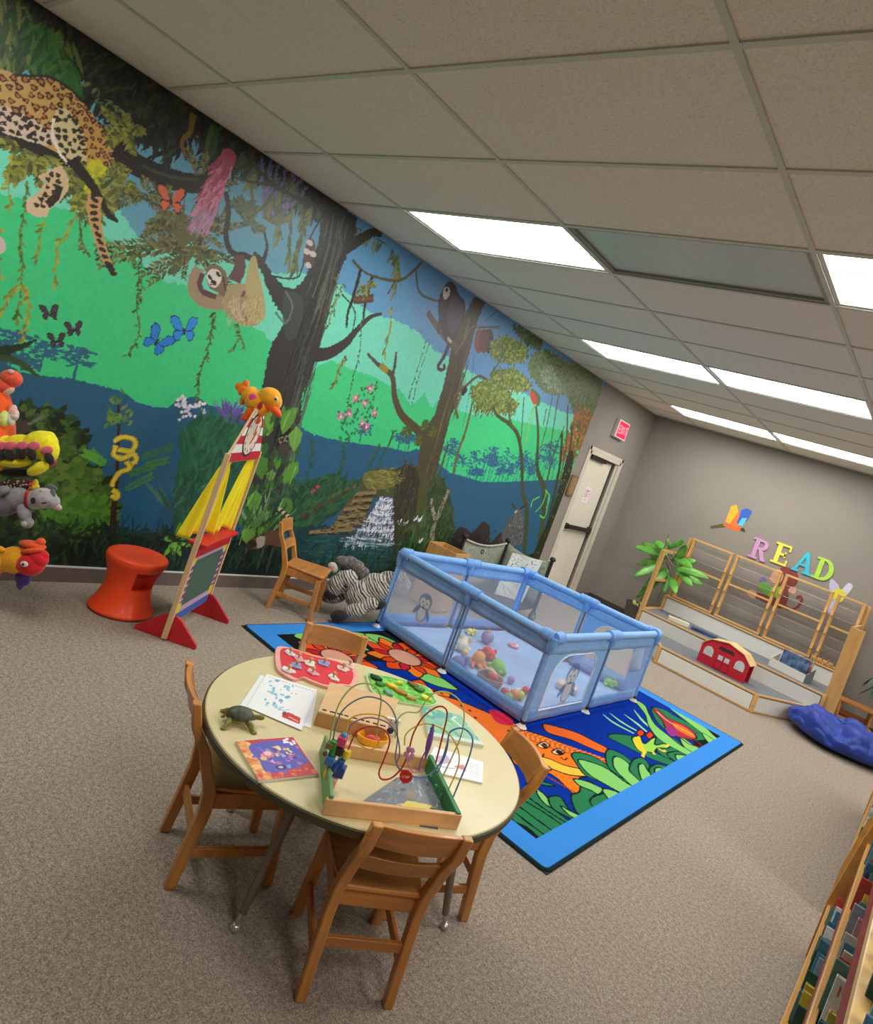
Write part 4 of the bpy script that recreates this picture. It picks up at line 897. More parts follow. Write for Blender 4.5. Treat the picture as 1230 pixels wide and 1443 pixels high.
# repaint the blue border over shapes that ran past the frame
def border():
    for (a, b, c, d) in ((RX0+.02, RY0+.02, RX1-.02, IY0-.008), (RX0+.02, IY1+.008, RX1-.02, RY1-.02), (RX0+.02, RY0+.02, IX0-.008, RY1-.02), (IX1+.008, RY0+.02, RX1-.02, RY1-.02)): rect(a, b, c, d, BLU)
border()
def rugplace(x, y):
    # rounded corners: pull corner points in, and a gently rounded rim
    X, Y = x.copy(), y.copy(); r = .05
    for cx, cy, sx, sy in ((RX0+r, RY0+r, -1, -1), (RX1-r, RY0+r, 1, -1), (RX0+r, RY1-r, -1, 1), (RX1-r, RY1-r, 1, 1)):
        ux, uy = (X - cx)*sx, (Y - cy)*sy; m = (ux > 0) & (uy > 0); d = np.maximum(ux, uy); L = np.hypot(ux, uy) + 1e-9
        X[m] = cx + sx*ux[m]/L[m]*d[m]; Y[m] = cy + sy*uy[m]/L[m]*d[m]
    e = np.minimum.reduce([x-RX0, RX1-x, y-RY0, RY1-y]); z = .012 - .010*np.clip(1 - e/.012, 0, 1)**2
    return np.stack([X, Y, z], 1)
t = thing('rug', 'rectangular jungle animal rug with bright blue border under the playpen', 'rug')
rg.mesh('pile', attr_mat('rug_pile', .95, bump=.3, bscale=420, grain=.06, gscale=300, spec=.05), rugplace, t)
MB().prism([(RX0+.005, RY0+.005), (RX1-.005, RY0+.005), (RX1-.005, RY1-.005), (RX0+.005, RY1-.005)], 0, .004).build('backing', mat((34, 40, 44), .9), t, smooth=0)

# ================================================================== WOODEN SCHOOL CHAIRS
OAK = mat((204, 138, 66), .38, .10, 22, wood=(1.2, 1.2, .12), coat=.25)
OAK2 = mat((196, 128, 60), .38, .10, 22, wood=(.14, 1.2, 1.2), coat=.25)
def chair_parts(t):
    # local: back at -y, sitter faces +y ; width along x
    w = .128
    for s in (-1, 1):
        # rear leg runs up into the back post: foot splayed back, knee at seat, post leaning back
        pr = [(-.155, 0), (-.143, .12), (-.130, .25), (-.136, .32), (-.192, .45), (-.238, .52), (-.262, .600)]
        th = [.032, .036, .040, .040, .034, .030, .026]; mb = MB(); vs = []
        for (y, z), h in zip(pr, th):
            for dx, dy in ((-.015, -h/2), (.015, -h/2), (.015, h/2), (-.015, h/2)): vs.append((s*w + dx, y + dy, z))
        n = len(pr); fs = [(0, 3, 2, 1), tuple(4*(n-1) + j for j in range(4))]
        for i in range(n-1):
            for j in range(4): fs.append((4*i + j, 4*i + (j+1) % 4, 4*i + 4 + (j+1) % 4, 4*i + 4 + j))
        mb.add(vs, fs).build('leg', OAK, t, bevel=.004)
        MB().bar((s*(w+.004), .150, 0), (s*(w-.006), .118, .30), .032, .032, (1, 0, 0), .034, .038).build('leg', OAK, t, bevel=.004)
    # seat: saddle plank
    P = []
    nx, ny = 13, 11
    for lay in (0, 1):
        for j in range(ny):
            v = j/(ny-1)*2 - 1
            for i in range(nx):
                u = i/(nx-1)*2 - 1; hw = .140 + .014*v
                x = u*hw*(1 - .06*max(0, abs(v) - .75)/.25*abs(u)); y = v*.145 + .004
                z = .335 - .010*math.exp(-((u)**2*2.2 + (v+.1)**2*1.8)) if lay else .316
                P.append((x, y, z))
    fs = []; N = nx*ny
    for j in range(ny-1):
        for i in range(nx-1):
            a = j*nx + i; fs.append((N+a, N+a+1, N+a+1+nx, N+a+nx)); fs.append((a, a+nx, a+nx+1, a+1))
    for i in range(nx-1):
        fs.append((i, i+1, N+i+1, N+i)); a = (ny-1)*nx + i; fs.append((a, N+a, N+a+1, a+1))
    for j in range(ny-1):
        a = j*nx; fs.append((a, N+a, N+a+nx, a+nx)); a = j*nx + nx-1; fs.append((a, a+nx, N+a+nx, N+a))
    MB().add(P, fs).build('seat', OAK2, t, bevel=.006)
    mb = MB()
    for s in (-1, 1): mb.box((s*(w-.004), -.005, .288), (.018, .24, .052))
    mb.box((0, .122, .288), (2*w-.02, .018, .052)); mb.box((0, -.118, .288), (2*w-.02, .018, .052))
    mb.build('apron', OAK2, t, bevel=.003)
    def slat(z0, z1, y0, y1, bow, name):
        vs = []; n = 9
        for i in range(n):
            u = i/(n-1)*2 - 1; b = -bow*(1 - u*u)
            for (z, y, o) in ((z0, y0, -.008), (z0, y0, .008), (z1, y1, .008), (z1, y1, -.008)):
                vs.append((u*(w-.008), y + b + o, z + (.006*(1 - u*u) if z == z1 and name == 'top_rail' else 0)))
        fs = [(0, 1, 2, 3), tuple(4*(n-1) + j for j in (3, 2, 1, 0))]
        for i in range(n-1):
            for j in range(4): fs.append((4*i + j, 4*i + 4 + j, 4*i + 4 + (j+1) % 4, 4*i + (j+1) % 4))
        MB().add(vs, fs).build(name, OAK2, t, bevel=.003)
    slat(.520, .597, -.226, -.258, .018, 'top_rail'); slat(.415, .472, -.170, -.197, .014, 'back_slat')
    for s in (-1, 1): MB().bar((s*w, -.146, .115), (s*w, .130, .115), .016, .030, (0, 0, 1)).build('stretcher', OAK2, t, bevel=.003)
    MB().box((0, -.138, .165), (2*w-.016, .016, .030)).build('stretcher', OAK2, t, bevel=.003)
    return t
CH = thing('childrens_chair', 'small oak ladder-back chair nearest the photo bottom, its back to the viewer', 'chair', (0, 0, 0), 0, 'small wooden chairs')
chair_parts(CH)
def put_chair(x, y, fx, fy, label=None, first=False):
    """x, y: middle of the rear feet; fx, fy the way it faces"""
    a = math.atan2(fy, fx) - PI/2; L = math.hypot(fx, fy)
    t = CH if first else copy_tree(CH)
    t.location = (x + fx/L*.155, y + fy/L*.155, 0); t.rotation_euler = (0, 0, a)
    if label: t['label'] = label
    return t
put_chair(2.336, 1.559, -.80, .58, None, True)
put_chair(1.624, 1.386, .40, .92, 'small oak chair pushed in by the toy turtle side of the round table')
put_chair(1.352, 2.108, .80, -.60, 'small oak chair at the round table between the wooden puzzle and the rug')
put_chair(2.207, 2.215, -.5, -.86, 'small oak chair tucked under the round table on the playpen side')
put_chair(-.375, 3.20, .78, .62, 'small oak chair standing alone against the mural beside the plush zebra')

# ================================================================== ROUND TABLE
TZ = .55; TCX, TCY, TR = 1.915, 1.79, .549
t = thing('round_table', 'round cream laminate activity table with dark edge and splayed grey legs', 'table', (TCX, TCY, 0))
MB().lathe([(TR-.006, TZ-.027), (TR-.001, TZ-.024), (TR-.001, TZ-.003), (TR-.004, TZ)], 96).build('table_top', mat((218, 203, 154), .36, .012, 60, coat=.15), t)
MB().lathe([(TR, TZ-.029), (TR+.004, TZ-.026), (TR+.004, TZ-.006), (TR, TZ-.003)], 96).build('edge_band', mat((74, 68, 40), .5, .04), t)
LEGM = mat((132, 118, 104), .35, .04, metal=.45)
for ang in (-151, -29+2, 29+60, 151):
    pass
legs = [(1.976, 1.422), (2.31, 2.05), (1.86, 2.27), (1.50, 1.70)]
for x, y in legs:
    x -= TCX; y -= TCY; L = math.hypot(x, y); ux, uy = x/L, y/L
    lg = MB().tube([(ux*(L-.11), uy*(L-.11), TZ-.035), (ux*(L-.012), uy*(L-.012), .05)], [.021, .012], 14).build('leg', LEGM, t)
    MB().tube([(ux*(L-.012), uy*(L-.012), .052), (ux*(L-.006), uy*(L-.006), .022)], [.008, .008], 10).build('leg_glide', mat((190, 188, 184), .25, .02, metal=.8), lg)
    MB().lathe([(.006, 0), (.015, .002), (.017, .009), (.013, .018), (.005, .023)], 16, (ux*L, uy*L, 0)).build('foot', mat((206, 204, 198), .25, .02, metal=.7), lg)
    MB().bar((ux*(L-.13), uy*(L-.13), TZ-.034), (ux*(L-.065), uy*(L-.065), TZ-.2), .010, .004, (0, 0, 1)).build('brace', LEGM, lg)
mb = MB()
for x, y in legs:
    x -= TCX; y -= TCY; L = math.hypot(x, y); mb.lathe([(.05, TZ-.042), (.05, TZ-.034)], 16, (x/L*(L-.11), y/L*(L-.11), 0))
mb.lathe([(.40, TZ-.05), (.42, TZ-.05), (.42, TZ-.035), (.40, TZ-.035)], 48, cap=False)
mb.build('under_frame', LEGM, t)

# ================================================================== PLAYPEN
PA, PC, PE, PF = (.07, 3.85), (1.50, 3.80), (1.55, 5.53), (.26, 5.42)
PH = .60
pen = thing('playpen', 'large light-blue children\'s playpen with see-through net sides on the rug', 'playpen', (0, 0, .012))
mid = lambda a, b, t=.5: (a[0] + (b[0]-a[0])*t, a[1] + (b[1]-a[1])*t)
ring = [PA, mid(PA, PC), PC, mid(PC, PE), PE, mid(PE, PF), PF, mid(PF, PA)]
FAB = mat((126, 178, 234), .75, .04, 30, sheen=.3, bump=.15, bscale=500); FABD = mat((110, 162, 226), .8, .05, 30, sheen=.3)
POLE = mat((96, 112, 138), .5, .05, 60)
def net_mat():
    m = D.materials.new('net'); m.use_nodes = True; nt = m.node_tree; N = nt.nodes; L = nt.links; b = N['Principled BSDF']
    b.inputs['Base Color'].default_value = (*lin((212, 218, 226)), 1); b.inputs['Roughness'].default_value = .8; b.inputs['Alpha'].default_value = .34
    b.inputs['Specular IOR Level'].default_value = .1
    return m
NET = net_mat(); RUBW = mat((226, 224, 216), .5, .02); RUBB = mat((40, 42, 48), .6)
for i, (x, y) in enumerate(ring):
    corner = i % 2 == 0
    MB().tube([(x, y, .03), (x, y, PH-.02)], .013 if corner else .009, 12).build('post', FAB if corner else POLE, pen)
    ft = MB().lathe([(.034, 0), (.036, .004), (.024, .014), (.016, .030), (.015, .045)], 20, (x, y, 0)).build('foot', RUBW, pen)
    MB().lathe([(.019, .028), (.021, .034), (.019, .046)], 16, (x, y, 0)).build('clip', RUBB, ft)
for i in range(8):
    a, b = ring[i], ring[(i+1) % 8]; L = math.hypot(b[0]-a[0], b[1]-a[1]); ux, uy = (b[0]-a[0])/L, (b[1]-a[1])/L
    g = .016; A = (a[0]+ux*g, a[1]+uy*g); B = (b[0]-ux*g, b[1]-uy*g); nx, ny = uy, -ux
    # padded rail
    MB().tube([(a[0], a[1], PH), mid(a, b) + (PH-.002,), (b[0], b[1], PH)], .026, 16).build('top_rail', FAB, pen)
    def strip(z0, z1, wob=.0):
        P = []
        for z in np.linspace(z0, z1, 4):
            P.append([(A[0]+(B[0]-A[0])*t + nx*wob*math.sin(t*17+z*9), A[1]+(B[1]-A[1])*t + ny*wob*math.sin(t*17+z*9), z) for t in np.linspace(0, 1, 12)])
        return MB().sheet(P)
    strip(PH-.115, PH-.02, .003).build('fabric_band', FAB, pen, solid=.003, smooth=60)
    strip(.028, .115, .002).build('fabric_band', FABD, pen, solid=.003, smooth=60)
    arched = i in (2, 4)                                 # the two fabric doors with round-topped windows
    if not arched:
        strip(.113, PH-.113).build('net_panel', NET, pen, smooth=60)
        for (p, s) in ((A, 1), (B, -1)):
            MB().box((p[0]+ux*s*.010, p[1]+uy*s*.010, PH/2), (.020, .003, PH-.20), math.atan2(uy, ux)).build('edge_tape', FABD, pen, smooth=0)
    else:
        w = L - 2*g; z0, z1 = .112, PH-.112
        # fabric with a window cut: outer rectangle minus arch
        M4 = Matrix(((ux, 0, nx, A[0]), (uy, 0, ny, A[1]), (0, 1, 0, 0), (0, 0, 0, 1)))
        ax0, ax1, az0, az1 = .11, w-.12, .10, .475
        ins = [(ax0, az0), (ax1, az0)] + [(ax1, az1-.10)] + arc((ax1-.13, az1-.13), .13, 0, PI/2, 6)[1:] + arc((ax0+.18, az1-.18), .18, PI/2, PI, 8) 
        n = len(ins); cx, cz = (ax0+ax1)/2, (az0+az1)/2
        out = []
        for (px, pz) in ins:
            dx, dz = px-cx, pz-cz; k = 1e9
            for lim, d in ((w-cx, dx), (-cx, dx)):
                if abs(d) > 1e-6 and lim/d > 0: k = min(k, lim/d)
            for lim, d in ((z1-cz, dz), (.06-cz, dz)):
                if abs(d) > 1e-6 and lim/d > 0: k = min(k, lim/d)
            out.append((cx+dx*k, cz+dz*k))
        # add the true corners by widening nearest samples
        vs = [(x_, z_, 0) for x_, z_ in ins] + [(x_, z_, 0) for x_, z_ in out]; fs = [(j, (j+1) % n, n+(j+1) % n, n+j) for j in range(n)]
        mb = MB().add(vs, fs, None, M4)
        for cxn, czn in ((0, .06), (w, .06), (w, z1), (0, z1)):
            best = sorted(range(n), key=lambda j: (out[j][0]-cxn)**2 + (out[j][1]-czn)**2)[:1][0]
            for q in (-1, 1):
                o1 = out[best]; o2 = out[(best+q) % n]
                if abs(o1[0]-o2[0]) > 1e-4 and abs(o1[1]-o2[1]) > 1e-4: mb.add([(o1[0], o1[1], 0), (o2[0], o2[1], 0), (cxn, czn, 0)], [(0, 1, 2)], None, M4)
        mb.build('door_panel', FAB, pen, solid=.003, smooth=0)
        MB().add([(x_, z_, -.001) for x_, z_ in ins], [tuple(range(n))], None, M4).build('door_window', NET, pen, smooth=0)
        MB().tube([M4 @ Vector((x_, z_, .003)) for x_, z_ in ins], .006, 8, closed=True).build('zip_piping', mat((226, 230, 236), .5), pen)
# cloth wraps at each post head
for i, (x, y) in enumerate(ring):
    r = random.Random(i); mb = MB(); a, b = ring[i-1], ring[(i+1) % 8]
    for q in (a, b):
        L = math.hypot(q[0]-x, q[1]-y); d = ((q[0]-x)/L, (q[1]-y)/L)
        pts = [(x + d[0]*t, y + d[1]*t, PH) for t in np.linspace(0, .085, 8)]
        mb.tube(pts, [.034 + .004*r.random() + (.003 if k % 2 else 0) for k in range(8)], 16)
    mb.tube([(x, y, PH-.10), (x, y, PH-.06), (x, y, PH)], [.020, .030, .034], 14)
    mb.build('corner_wrap', FABD, pen)
MB().prism([mid(PA, PE, .02), mid(PC, PF, .02), mid(PE, PA, .02), mid(PF, PC, .02)], .012, .022).build('floor_mat', mat((146, 184, 232), .8, .05, 12, sheen=.2), pen, smooth=0, label='blue fabric base mat inside the playpen')
# penguin prints on the net
def penguin(M4, s, flip=1):
    mb = MB(); DK, MD, WH = (104, 132, 168), (136, 164, 198), (226, 232, 238)
    def e(cx, cy, rx, ry, col, z, rot=0, n=20):
        c_, s_ = math.cos(rot), math.sin(rot)
        mb.add([((cx + rx*math.cos(a)*c_ - ry*math.sin(a)*s_)*s*flip, (cy + rx*math.cos(a)*s_ + ry*math.sin(a)*c_)*s, z) for a in [2*PI*i/n for i in range(n)]], [tuple(range(n))], col, M4)
    e(0, -.42, .42, .50, MD, .0005); e(-.48, -.35, .13, .34, DK, .0006, -.5); e(.48, -.35, .13, .34, DK, .0006, .5)
    e(0, -.45, .30, .40, WH, .001); e(0, .32, .50, .46, DK, .0012); e(-.17, .22, .22, .28, WH, .0016, .15); e(.17, .22, .22, .28, WH, .0016, -.15)
    for sg in (-1, 1): e(sg*.17, .22, .045, .06, DK, .002, 0, 10); e(sg*.2, -.93, .16, .06, (214, 196, 150), .002, 0, 10)
    e(0, .07, .07, .05, (214, 186, 130), .0022, 0, 10)
    return mb
def pen_plane(i, t, z):
    a, b = ring[i], ring[(i+1) % 8]; L = math.hypot(b[0]-a[0], b[1]-a[1]); ux, uy = (b[0]-a[0])/L, (b[1]-a[1])/L; nx, ny = uy, -ux; p = mid(a, b, t)
    return Matrix(((ux, 0, nx, p[0]+nx*.004), (uy, 0, ny, p[1]+ny*.004), (0, 1, 0, z), (0, 0, 0, 1)))
PRN = attr_mat('penguin_ink', .8, alpha=.72)
penguin(pen_plane(0, .52, .33), .125).build('penguin_print', PRN, pen, smooth=0, label='grey-blue penguin print on the net')
penguin(pen_plane(2, .50, .28), .17).build('penguin_print', PRN, pen, smooth=0, label='grey-blue penguin print on the net door')
# hanging net pouch
M4 = pen_plane(3, .66, .40)
P = []
for j in range(9):
    v = j/8; P.append([tuple(M4 @ Vector(((u-.5)*(.17 + .04*math.sin(v*PI)), .09 - v*.19, .006 + .045*math.sin(u*PI)*(.35 + v)*(1 if v < .95 else .4)))) for u in np.linspace(0, 1, 11)])
MB().sheet(P).build('pouch', mat((176, 190, 214), .8, .04, alpha=.75), pen, smooth=80, label='grey net storage pouch')

# ================================================================== TOYS INSIDE THE PLAYPEN
TOYZ = .036
ZUP = Matrix.Identity(4)
def at(u, v, z): return Vector(on_z(u, v, z))
def ball_toy(name, label, cat, u, v, r, col, squash=1.0, grp=None):
    p = at(u, v, TOYZ + r*squash); t = MB().ball((0, 0, 0), (r, r, r*squash)).build(name, mat(col, .45, .05), None)
    t.location = (p.x, p.y, TOYZ + r*squash); tag(t, label, cat, grp); return t
def plush_toy(name, label, u, v, L, col, col2, rz=0.0, ears=True, z0=TOYZ, rough=.9):
    r = L*.24; p = at(u, v, z0 + r); t = thing(name, label, 'plush toy', (p.x, p.y, z0), rz)
    m1 = mat(col, rough, .08, 40, sheen=.5, bump=.3, bscale=300); m2 = mat(col2, rough, .08, 40, sheen=.5)
    MB().ball((-L*.12, 0, r), (L*.30, r, r*.95)).build('body', m1, t)
    hd = MB().ball((L*.28, 0, r*1.15), (r*.95, r*.9, r*.9)).build('head', m1, t)
    mb = MB()
    for s in (-1, 1): mb.ball((L*.36, s*r*.38, r*1.45), r*.13, n=8, k=6)
    mb.build('eyes', mat((24, 22, 22), .3), hd)
    if ears:
        for s in (-1, 1): MB().ball((L*.22, s*r*.75, r*1.8), (r*.2, r*.36, r*.42), n=10, k=8).build('ear', m2, t)
    MB().ball((L*.46, 0, r*.95), (r*.36, r*.42, r*.34), n=12, k=8).build('muzzle', m2, t)
    for sx in (-.30, .10):
        for s in (-1, 1): MB().ball((L*sx, s*r*1.0, r*.45), (r*.42, r*.62, r*.42), n=12, k=8).build('leg', m2 if sx < 0 else m1, t)
    return t
plush_toy('plush_lamb', 'cream plush lamb on the playpen mat, near the middle net post', 652, 908, .20, (226, 220, 206), (236, 214, 150), 2.0)
plush_toy('plush_chick', 'small pale yellow plush at the back of the playpen toys', 664, 890, .11, (232, 224, 130), (206, 212, 160), 1.0)
ball_toy('ball', 'purple swirled ball behind the plush toys in the playpen', 'ball', 687, 898, .055, (150, 130, 176))
ball_toy('ball', 'small pale violet ball lying alone toward the front corner of the playpen', 'ball', 720, 958, .028, (160, 150, 196))
plush_toy('plush_bear', 'red plush bear lying above the orange octopus in the playpen', 688, 920, .19, (220, 62, 74), (226, 84, 80), -.7)
plush_toy('plush_dog', 'blue plush dog by the net at the middle post', 648, 932, .18, (112, 140, 206), (150, 166, 216), 1.4)
plush_toy('plush_dinosaur', 'bright green plush dinosaur beside the teal basket', 702, 939, .20, (120, 196, 96), (150, 214, 110), -.8, ears=False)
t = thing('plush_octopus', 'orange and pink plush octopus lying in front of the red bear', 'plush toy', tuple(at(672, 934, .06)[:2]) + (TOYZ,), .3)
ML = mat((236, 160, 100), .85, .08, 40, sheen=.5); MK = mat((226, 130, 130), .85, .08, 40, sheen=.5)
MB().ball((0, 0, .06), (.05, .05, .055)).build('head', ML, t)
for k in range(7):
    a = k*2*PI/7; MB().tube([(.02*math.cos(a), .02*math.sin(a), .03), (.07*math.cos(a), .07*math.sin(a), .025), (.10*math.cos(a+.3), .10*math.sin(a+.3), .012)], [.018, .014, .008], 8).build('arm', MK if k % 2 else ML, t)
p = at(690, 957, TOYZ + .05)
t = thing('round_basket', 'round teal-grey fabric basket with toys at the net of the playpen', 'basket', (p.x, p.y, TOYZ))
MB().lathe([(.06, 0), (.085, .005), (.095, .05), (.092, .07), (.086, .07), (.086, .045), (.075, .012), (.02, .010)], 28).build('bowl', mat((140, 172, 176), .8, .05, 40), t)
MB().lathe([(.093, .066), (.098, .072), (.093, .078), (.086, .072)], 28, cap=False).build('rim', mat((206, 150, 150), .8), t)
o = MB().ball((0, 0, 0), (.045, .03, .022)).build('plush_fish', mat((226, 96, 104), .8, .08, sheen=.4), None); o.location = (p.x+.01, p.y+.01, TOYZ+.076); tag(o, 'red plush fish lying in the teal basket', 'plush toy')
o = MB().tube([(-.05, 0, 0), (0, .01, .008), (.05, 0, 0)], [.012, .016, .012], 10).build('cloth_rattle', mat((236, 214, 196), .7, .05), None); o.location = (p.x-.03, p.y+.035, TOYZ+.085); tag(o, 'cream cloth rattle lying across the teal basket', 'rattle')
t = thing('teething_ring', 'pink and white ring toy lying alone on the playpen mat', 'ring toy', tuple(at(723, 911, .04)[:2]) + (TOYZ,), .4)
MB().tube([(.035*math.cos(a), .035*math.sin(a), .014) for a in [i*PI/10 for i in range(20)]], .013, 10, closed=True).build('ring', mat((236, 150, 168), .5, .05), t)
MB().ball((.03, 0, .018), (.016, .02, .018), n=10, k=8).build('bead', mat((244, 236, 236), .4), t)
for nm, lb, u, v, r, c in (('ball', 'red ball at the front corner of the playpen, left of the bead cluster', 711, 975, .030, (224, 84, 92)), ('ball', 'red ball at the front corner of the playpen, right of the bead cluster', 741, 973, .030, (216, 70, 86)),
                           ('ball', 'green ball in the bead cluster by the front net', 716, 983, .034, (126, 200, 140)), ('ball', 'orange ball in the bead cluster by the front net', 724, 979, .036, (240, 156, 96)), ('ball', 'yellow-green ball in the bead cluster by the front net', 734, 980, .030, (206, 220, 90)),
                           ('ball', 'white ball on top of the bead cluster by the front net', 728, 973, .022, (238, 236, 230))): ball_toy(nm, lb, 'ball', u, v, r, c, 1.0, 'small balls clustered by the front net')
plush_toy('plush_frog', 'small green plush seen through the net under the hanging pouch', 860, 962, .13, (130, 206, 100), (180, 220, 110), .5)
o = MB().box((0, 0, 0), (.16, .12, .05)).build('soft_book', mat((222, 196, 190), .8, .1, 15), None, bevel=.012); p = at(800, 965, .08); o.location = (p.x, p.y, TOYZ+.026); o.rotation_euler = (0, 0, .4); tag(o, 'pale soft cloth book behind the penguin door of the playpen', 'cloth book')

# ================================================================== RED-ORANGE WOBBLE STOOL
t = thing('wobble_stool', 'red-orange hourglass plastic stool with dark hand hold by the mural', 'stool', (-.255, 2.045, 0))
prof = [(.02, 0), (.150, .002), (.172, .012), (.174, .022), (.160, .045), (.142, .085), (.130, .13), (.126, .165), (.130, .205), (.142, .25), (.156, .285), (.164, .305), (.165, .322), (.158, .334), (.135, .341), (.08, .338), (.001, .336)]
prof = spline(prof, 3); prof = [(max(.0005, r), z) for r, z in prof]; n = 72; mb = MB(); k = len(prof)
vs = [(r*math.cos(2*PI*j/n), r*math.sin(2*PI*j/n), z) for r, z in prof for j in range(n)]
c0 = 10*PI/180; j0 = int(round((c0 - .56)/(2*PI)*n)) % n; nj = 13
z_lo, z_hi = .165, .270
i0 = min(range(k), key=lambda i: abs(prof[i][1]-z_lo) + (9 if prof[i][0] < .1 or prof[i][1] > .3 else 0)); i1 = min(range(k), key=lambda i: abs(prof[i][1]-z_hi) + (9 if prof[i][0] < .1 else 0))
js = [(j0 + q) % n for q in range(nj)]
fs = [(i*n+j, i*n+(j+1) % n, (i+1)*n+(j+1) % n, (i+1)*n+j) for i in range(k-1) for j in range(n) if not (i0 <= i < i1 and j in js)]
mb.add(vs, fs); mb.build('shell', mat((255, 78, 28), .42, .02, 8, coat=.1), t, smooth=50)
mb = MB(); rin = .085; vs = []
loop = [(i0, j) for j in js + [(js[-1]+1) % n]] + [(i, (js[-1]+1) % n) for i in range(i0+1, i1+1)] + [(i1, j) for j in js[::-1]] + [(i, js[0]) for i in range(i1-1, i0, -1)]
for i, j in loop: r, z = prof[i]; a = 2*PI*j/n; vs.append((r*math.cos(a), r*math.sin(a), z))
for i, j in loop: r, z = prof[i]; a = 2*PI*j/n; vs.append((rin*math.cos(a), rin*math.sin(a), z))
m_ = len(loop); mb.add(vs, [(q, m_+q, m_+(q+1) % m_, (q+1) % m_) for q in range(m_)] + [tuple(range(m_, 2*m_))]); mb.build('hand_hold', mat((226, 52, 20), .5, .02), t, smooth=40)

# ================================================================== PUPPET THEATRE STAND
SF, SB = Vector((.135, 2.113, 0)), Vector((-.195, 2.535, 0)); E = (SB-SF).normalized(); NRM = Vector((-E.y, E.x, 0)); NRM = NRM if NRM.x > 0 else -NRM
wS = (SB-SF).length; c = (SF+SB)/2
t = thing('puppet_theatre', 'free-standing wooden puppet theatre with yellow curtains, chalkboard and red feet', 'puppet theatre', (c.x, c.y, 0), math.atan2(E.y, E.x))
PINE = mat((222, 186, 140), .55, .06, 30, wood=(1, 1, .1)); REDP = mat((196, 28, 40), .45, .03); BLUP = mat((62, 90, 170), .5, .03)
h = wS/2   # local x runs from the near post (-h) to the far post (+h)
for s in (-1, 1):
    MB().box((s*h, 0, .545), (.020, .028, 1.07)).build('post', PINE, t, smooth=0, bevel=.002)
    MB().prism([(-.175, 0), (.175, 0), (.175, .022), (.060, .122), (.030, .140), (-.030, .140), (-.060, .122), (-.175, .022)], -.009, .009, Matrix(((0, 0, 1, s*(h-.020)), (1, 0, 0, 0), (0, 1, 0, 0), (0, 0, 0, 1)))).build('foot', REDP, t, bevel=.002, smooth=0)
MB().box((0, 0, .555), (2*h-.02, .10, .016)).build('stage_shelf', REDP, t, smooth=0, bevel=.002)
MB().box((0, 0, .515), (2*h-.022, .03, .07)).build('shelf_apron', REDP, t, smooth=0)
sgn = -1 if NRM.dot(Vector((math.cos(t.rotation_euler.z + PI/2), math.sin(t.rotation_euler.z + PI/2), 0))) < 0 else 1    # which local y faces the camera
bw_, bh_ = 2*h-.024, .40; pt = Paint(bw_, bh_, .0035, (92, 92, 160))
pt.raw([(0, 0), (bw_, 0), (bw_, .045), (0, .045)], (66, 96, 176))
pt.raw([(.0, .05), (bw_, .05), (bw_, bh_), (0, bh_)], (120, 84, 130))
for k in range(22):
    f = k/22
    for (a, b) in (((bw_*f, .052), (bw_*f+.010, .085)), ((bw_*f, bh_-.04), (bw_*f+.010, bh_-.006))): pt.raw([(a[0], a[1]), (a[0]+.012, a[1]), (b[0]+.012, b[1]), (b[0], b[1])], (232, 214, 220))
for k in range(16):
    yv = .06 + (bh_-.07)*k/16
    for x0 in (.006, bw_-.046): pt.raw([(x0, yv), (x0+.040, yv+.006), (x0+.040, yv+.016), (x0, yv+.010)], (226, 210, 222) if k % 2 else (150, 36, 60))
for cx, cy in ((.03, .08), (bw_-.03, .08), (.03, bh_-.03), (bw_-.03, bh_-.03)): pt.raw([(cx-.03, cy-.03), (cx+.03, cy-.03), (cx+.03, cy+.03), (cx-.03, cy+.03)], (226, 206, 46))
pt.raw([(.055, .092), (bw_-.055, .092), (bw_-.055, bh_-.045), (.055, bh_-.045)], (62, 92, 74)); pt.raw([(.060, .097), (bw_-.060, .097), (bw_-.060, bh_-.050), (.060, bh_-.050)], (70, 102, 84))
MB().box((0, 0, .295), (bw_, .012, bh_)).build('front_panel', BLUP, t, smooth=0)
pt.mesh('chalkboard', attr_mat('print', .6), lambda x, y: np.stack([(x-bw_/2)*(-sgn), 0*x + sgn*.0068, y + .095], 1), t, flip=False)
tw = .075
MB().prism([(-h, 1.03), (h, 1.03), (h, 1.075), (tw, 1.345), (-tw, 1.345), (-h, 1.075)], -.006, .006, Matrix(((1, 0, 0, 0), (0, 0, -1, 0), (0, 1, 0, 0), (0, 0, 0, 1)))).build('marquee', PINE, t, smooth=0)
mb = MB(); zs_ = [1.032, 1.085, 1.135, 1.185, 1.235, 1.29, 1.343]
for q in range(6):
    z0, z1 = zs_[q], zs_[q+1]; f = lambda z: h-.004 if z < 1.075 else (h-.004) + (tw-h)*(z-1.075)/.27
    zz = [z0, z1] if not (z0 < 1.075 < z1) else [z0, 1.075, z1]
    for a_, b_ in zip(zz[:-1], zz[1:]):
        for side in (-1, 1): mb.add([(-f(a_), side*.0075, a_), (f(a_), side*.0075, a_), (f(b_), side*.0075, b_), (-f(b_), side*.0075, b_)], [(0, 1, 2, 3)], (196, 26, 50) if q % 2 == 0 else (236, 232, 226))
mb.build('stripes', attr_mat('print', .6), t, smooth=0, label='red and white striped face board')
mb = MB()
def ell(cx, cz, rx, rz_, col, y, n=24): mb.add([(cx + rx*math.cos(a), sgn*y, cz + rz_*math.sin(a)) for a in [2*PI*i/n for i in range(n)]], [tuple(range(n))], col)
ell(0, 1.19, .125, .135, (50, 36, 36), .0085); ell(0, 1.19, .112, .120, (226, 214, 196), .0092)
for k in range(12): a = k*PI/6; ell(.095*math.cos(a), 1.19 + .100*math.sin(a), .008, .010, (150, 40, 50), .0098, 8)
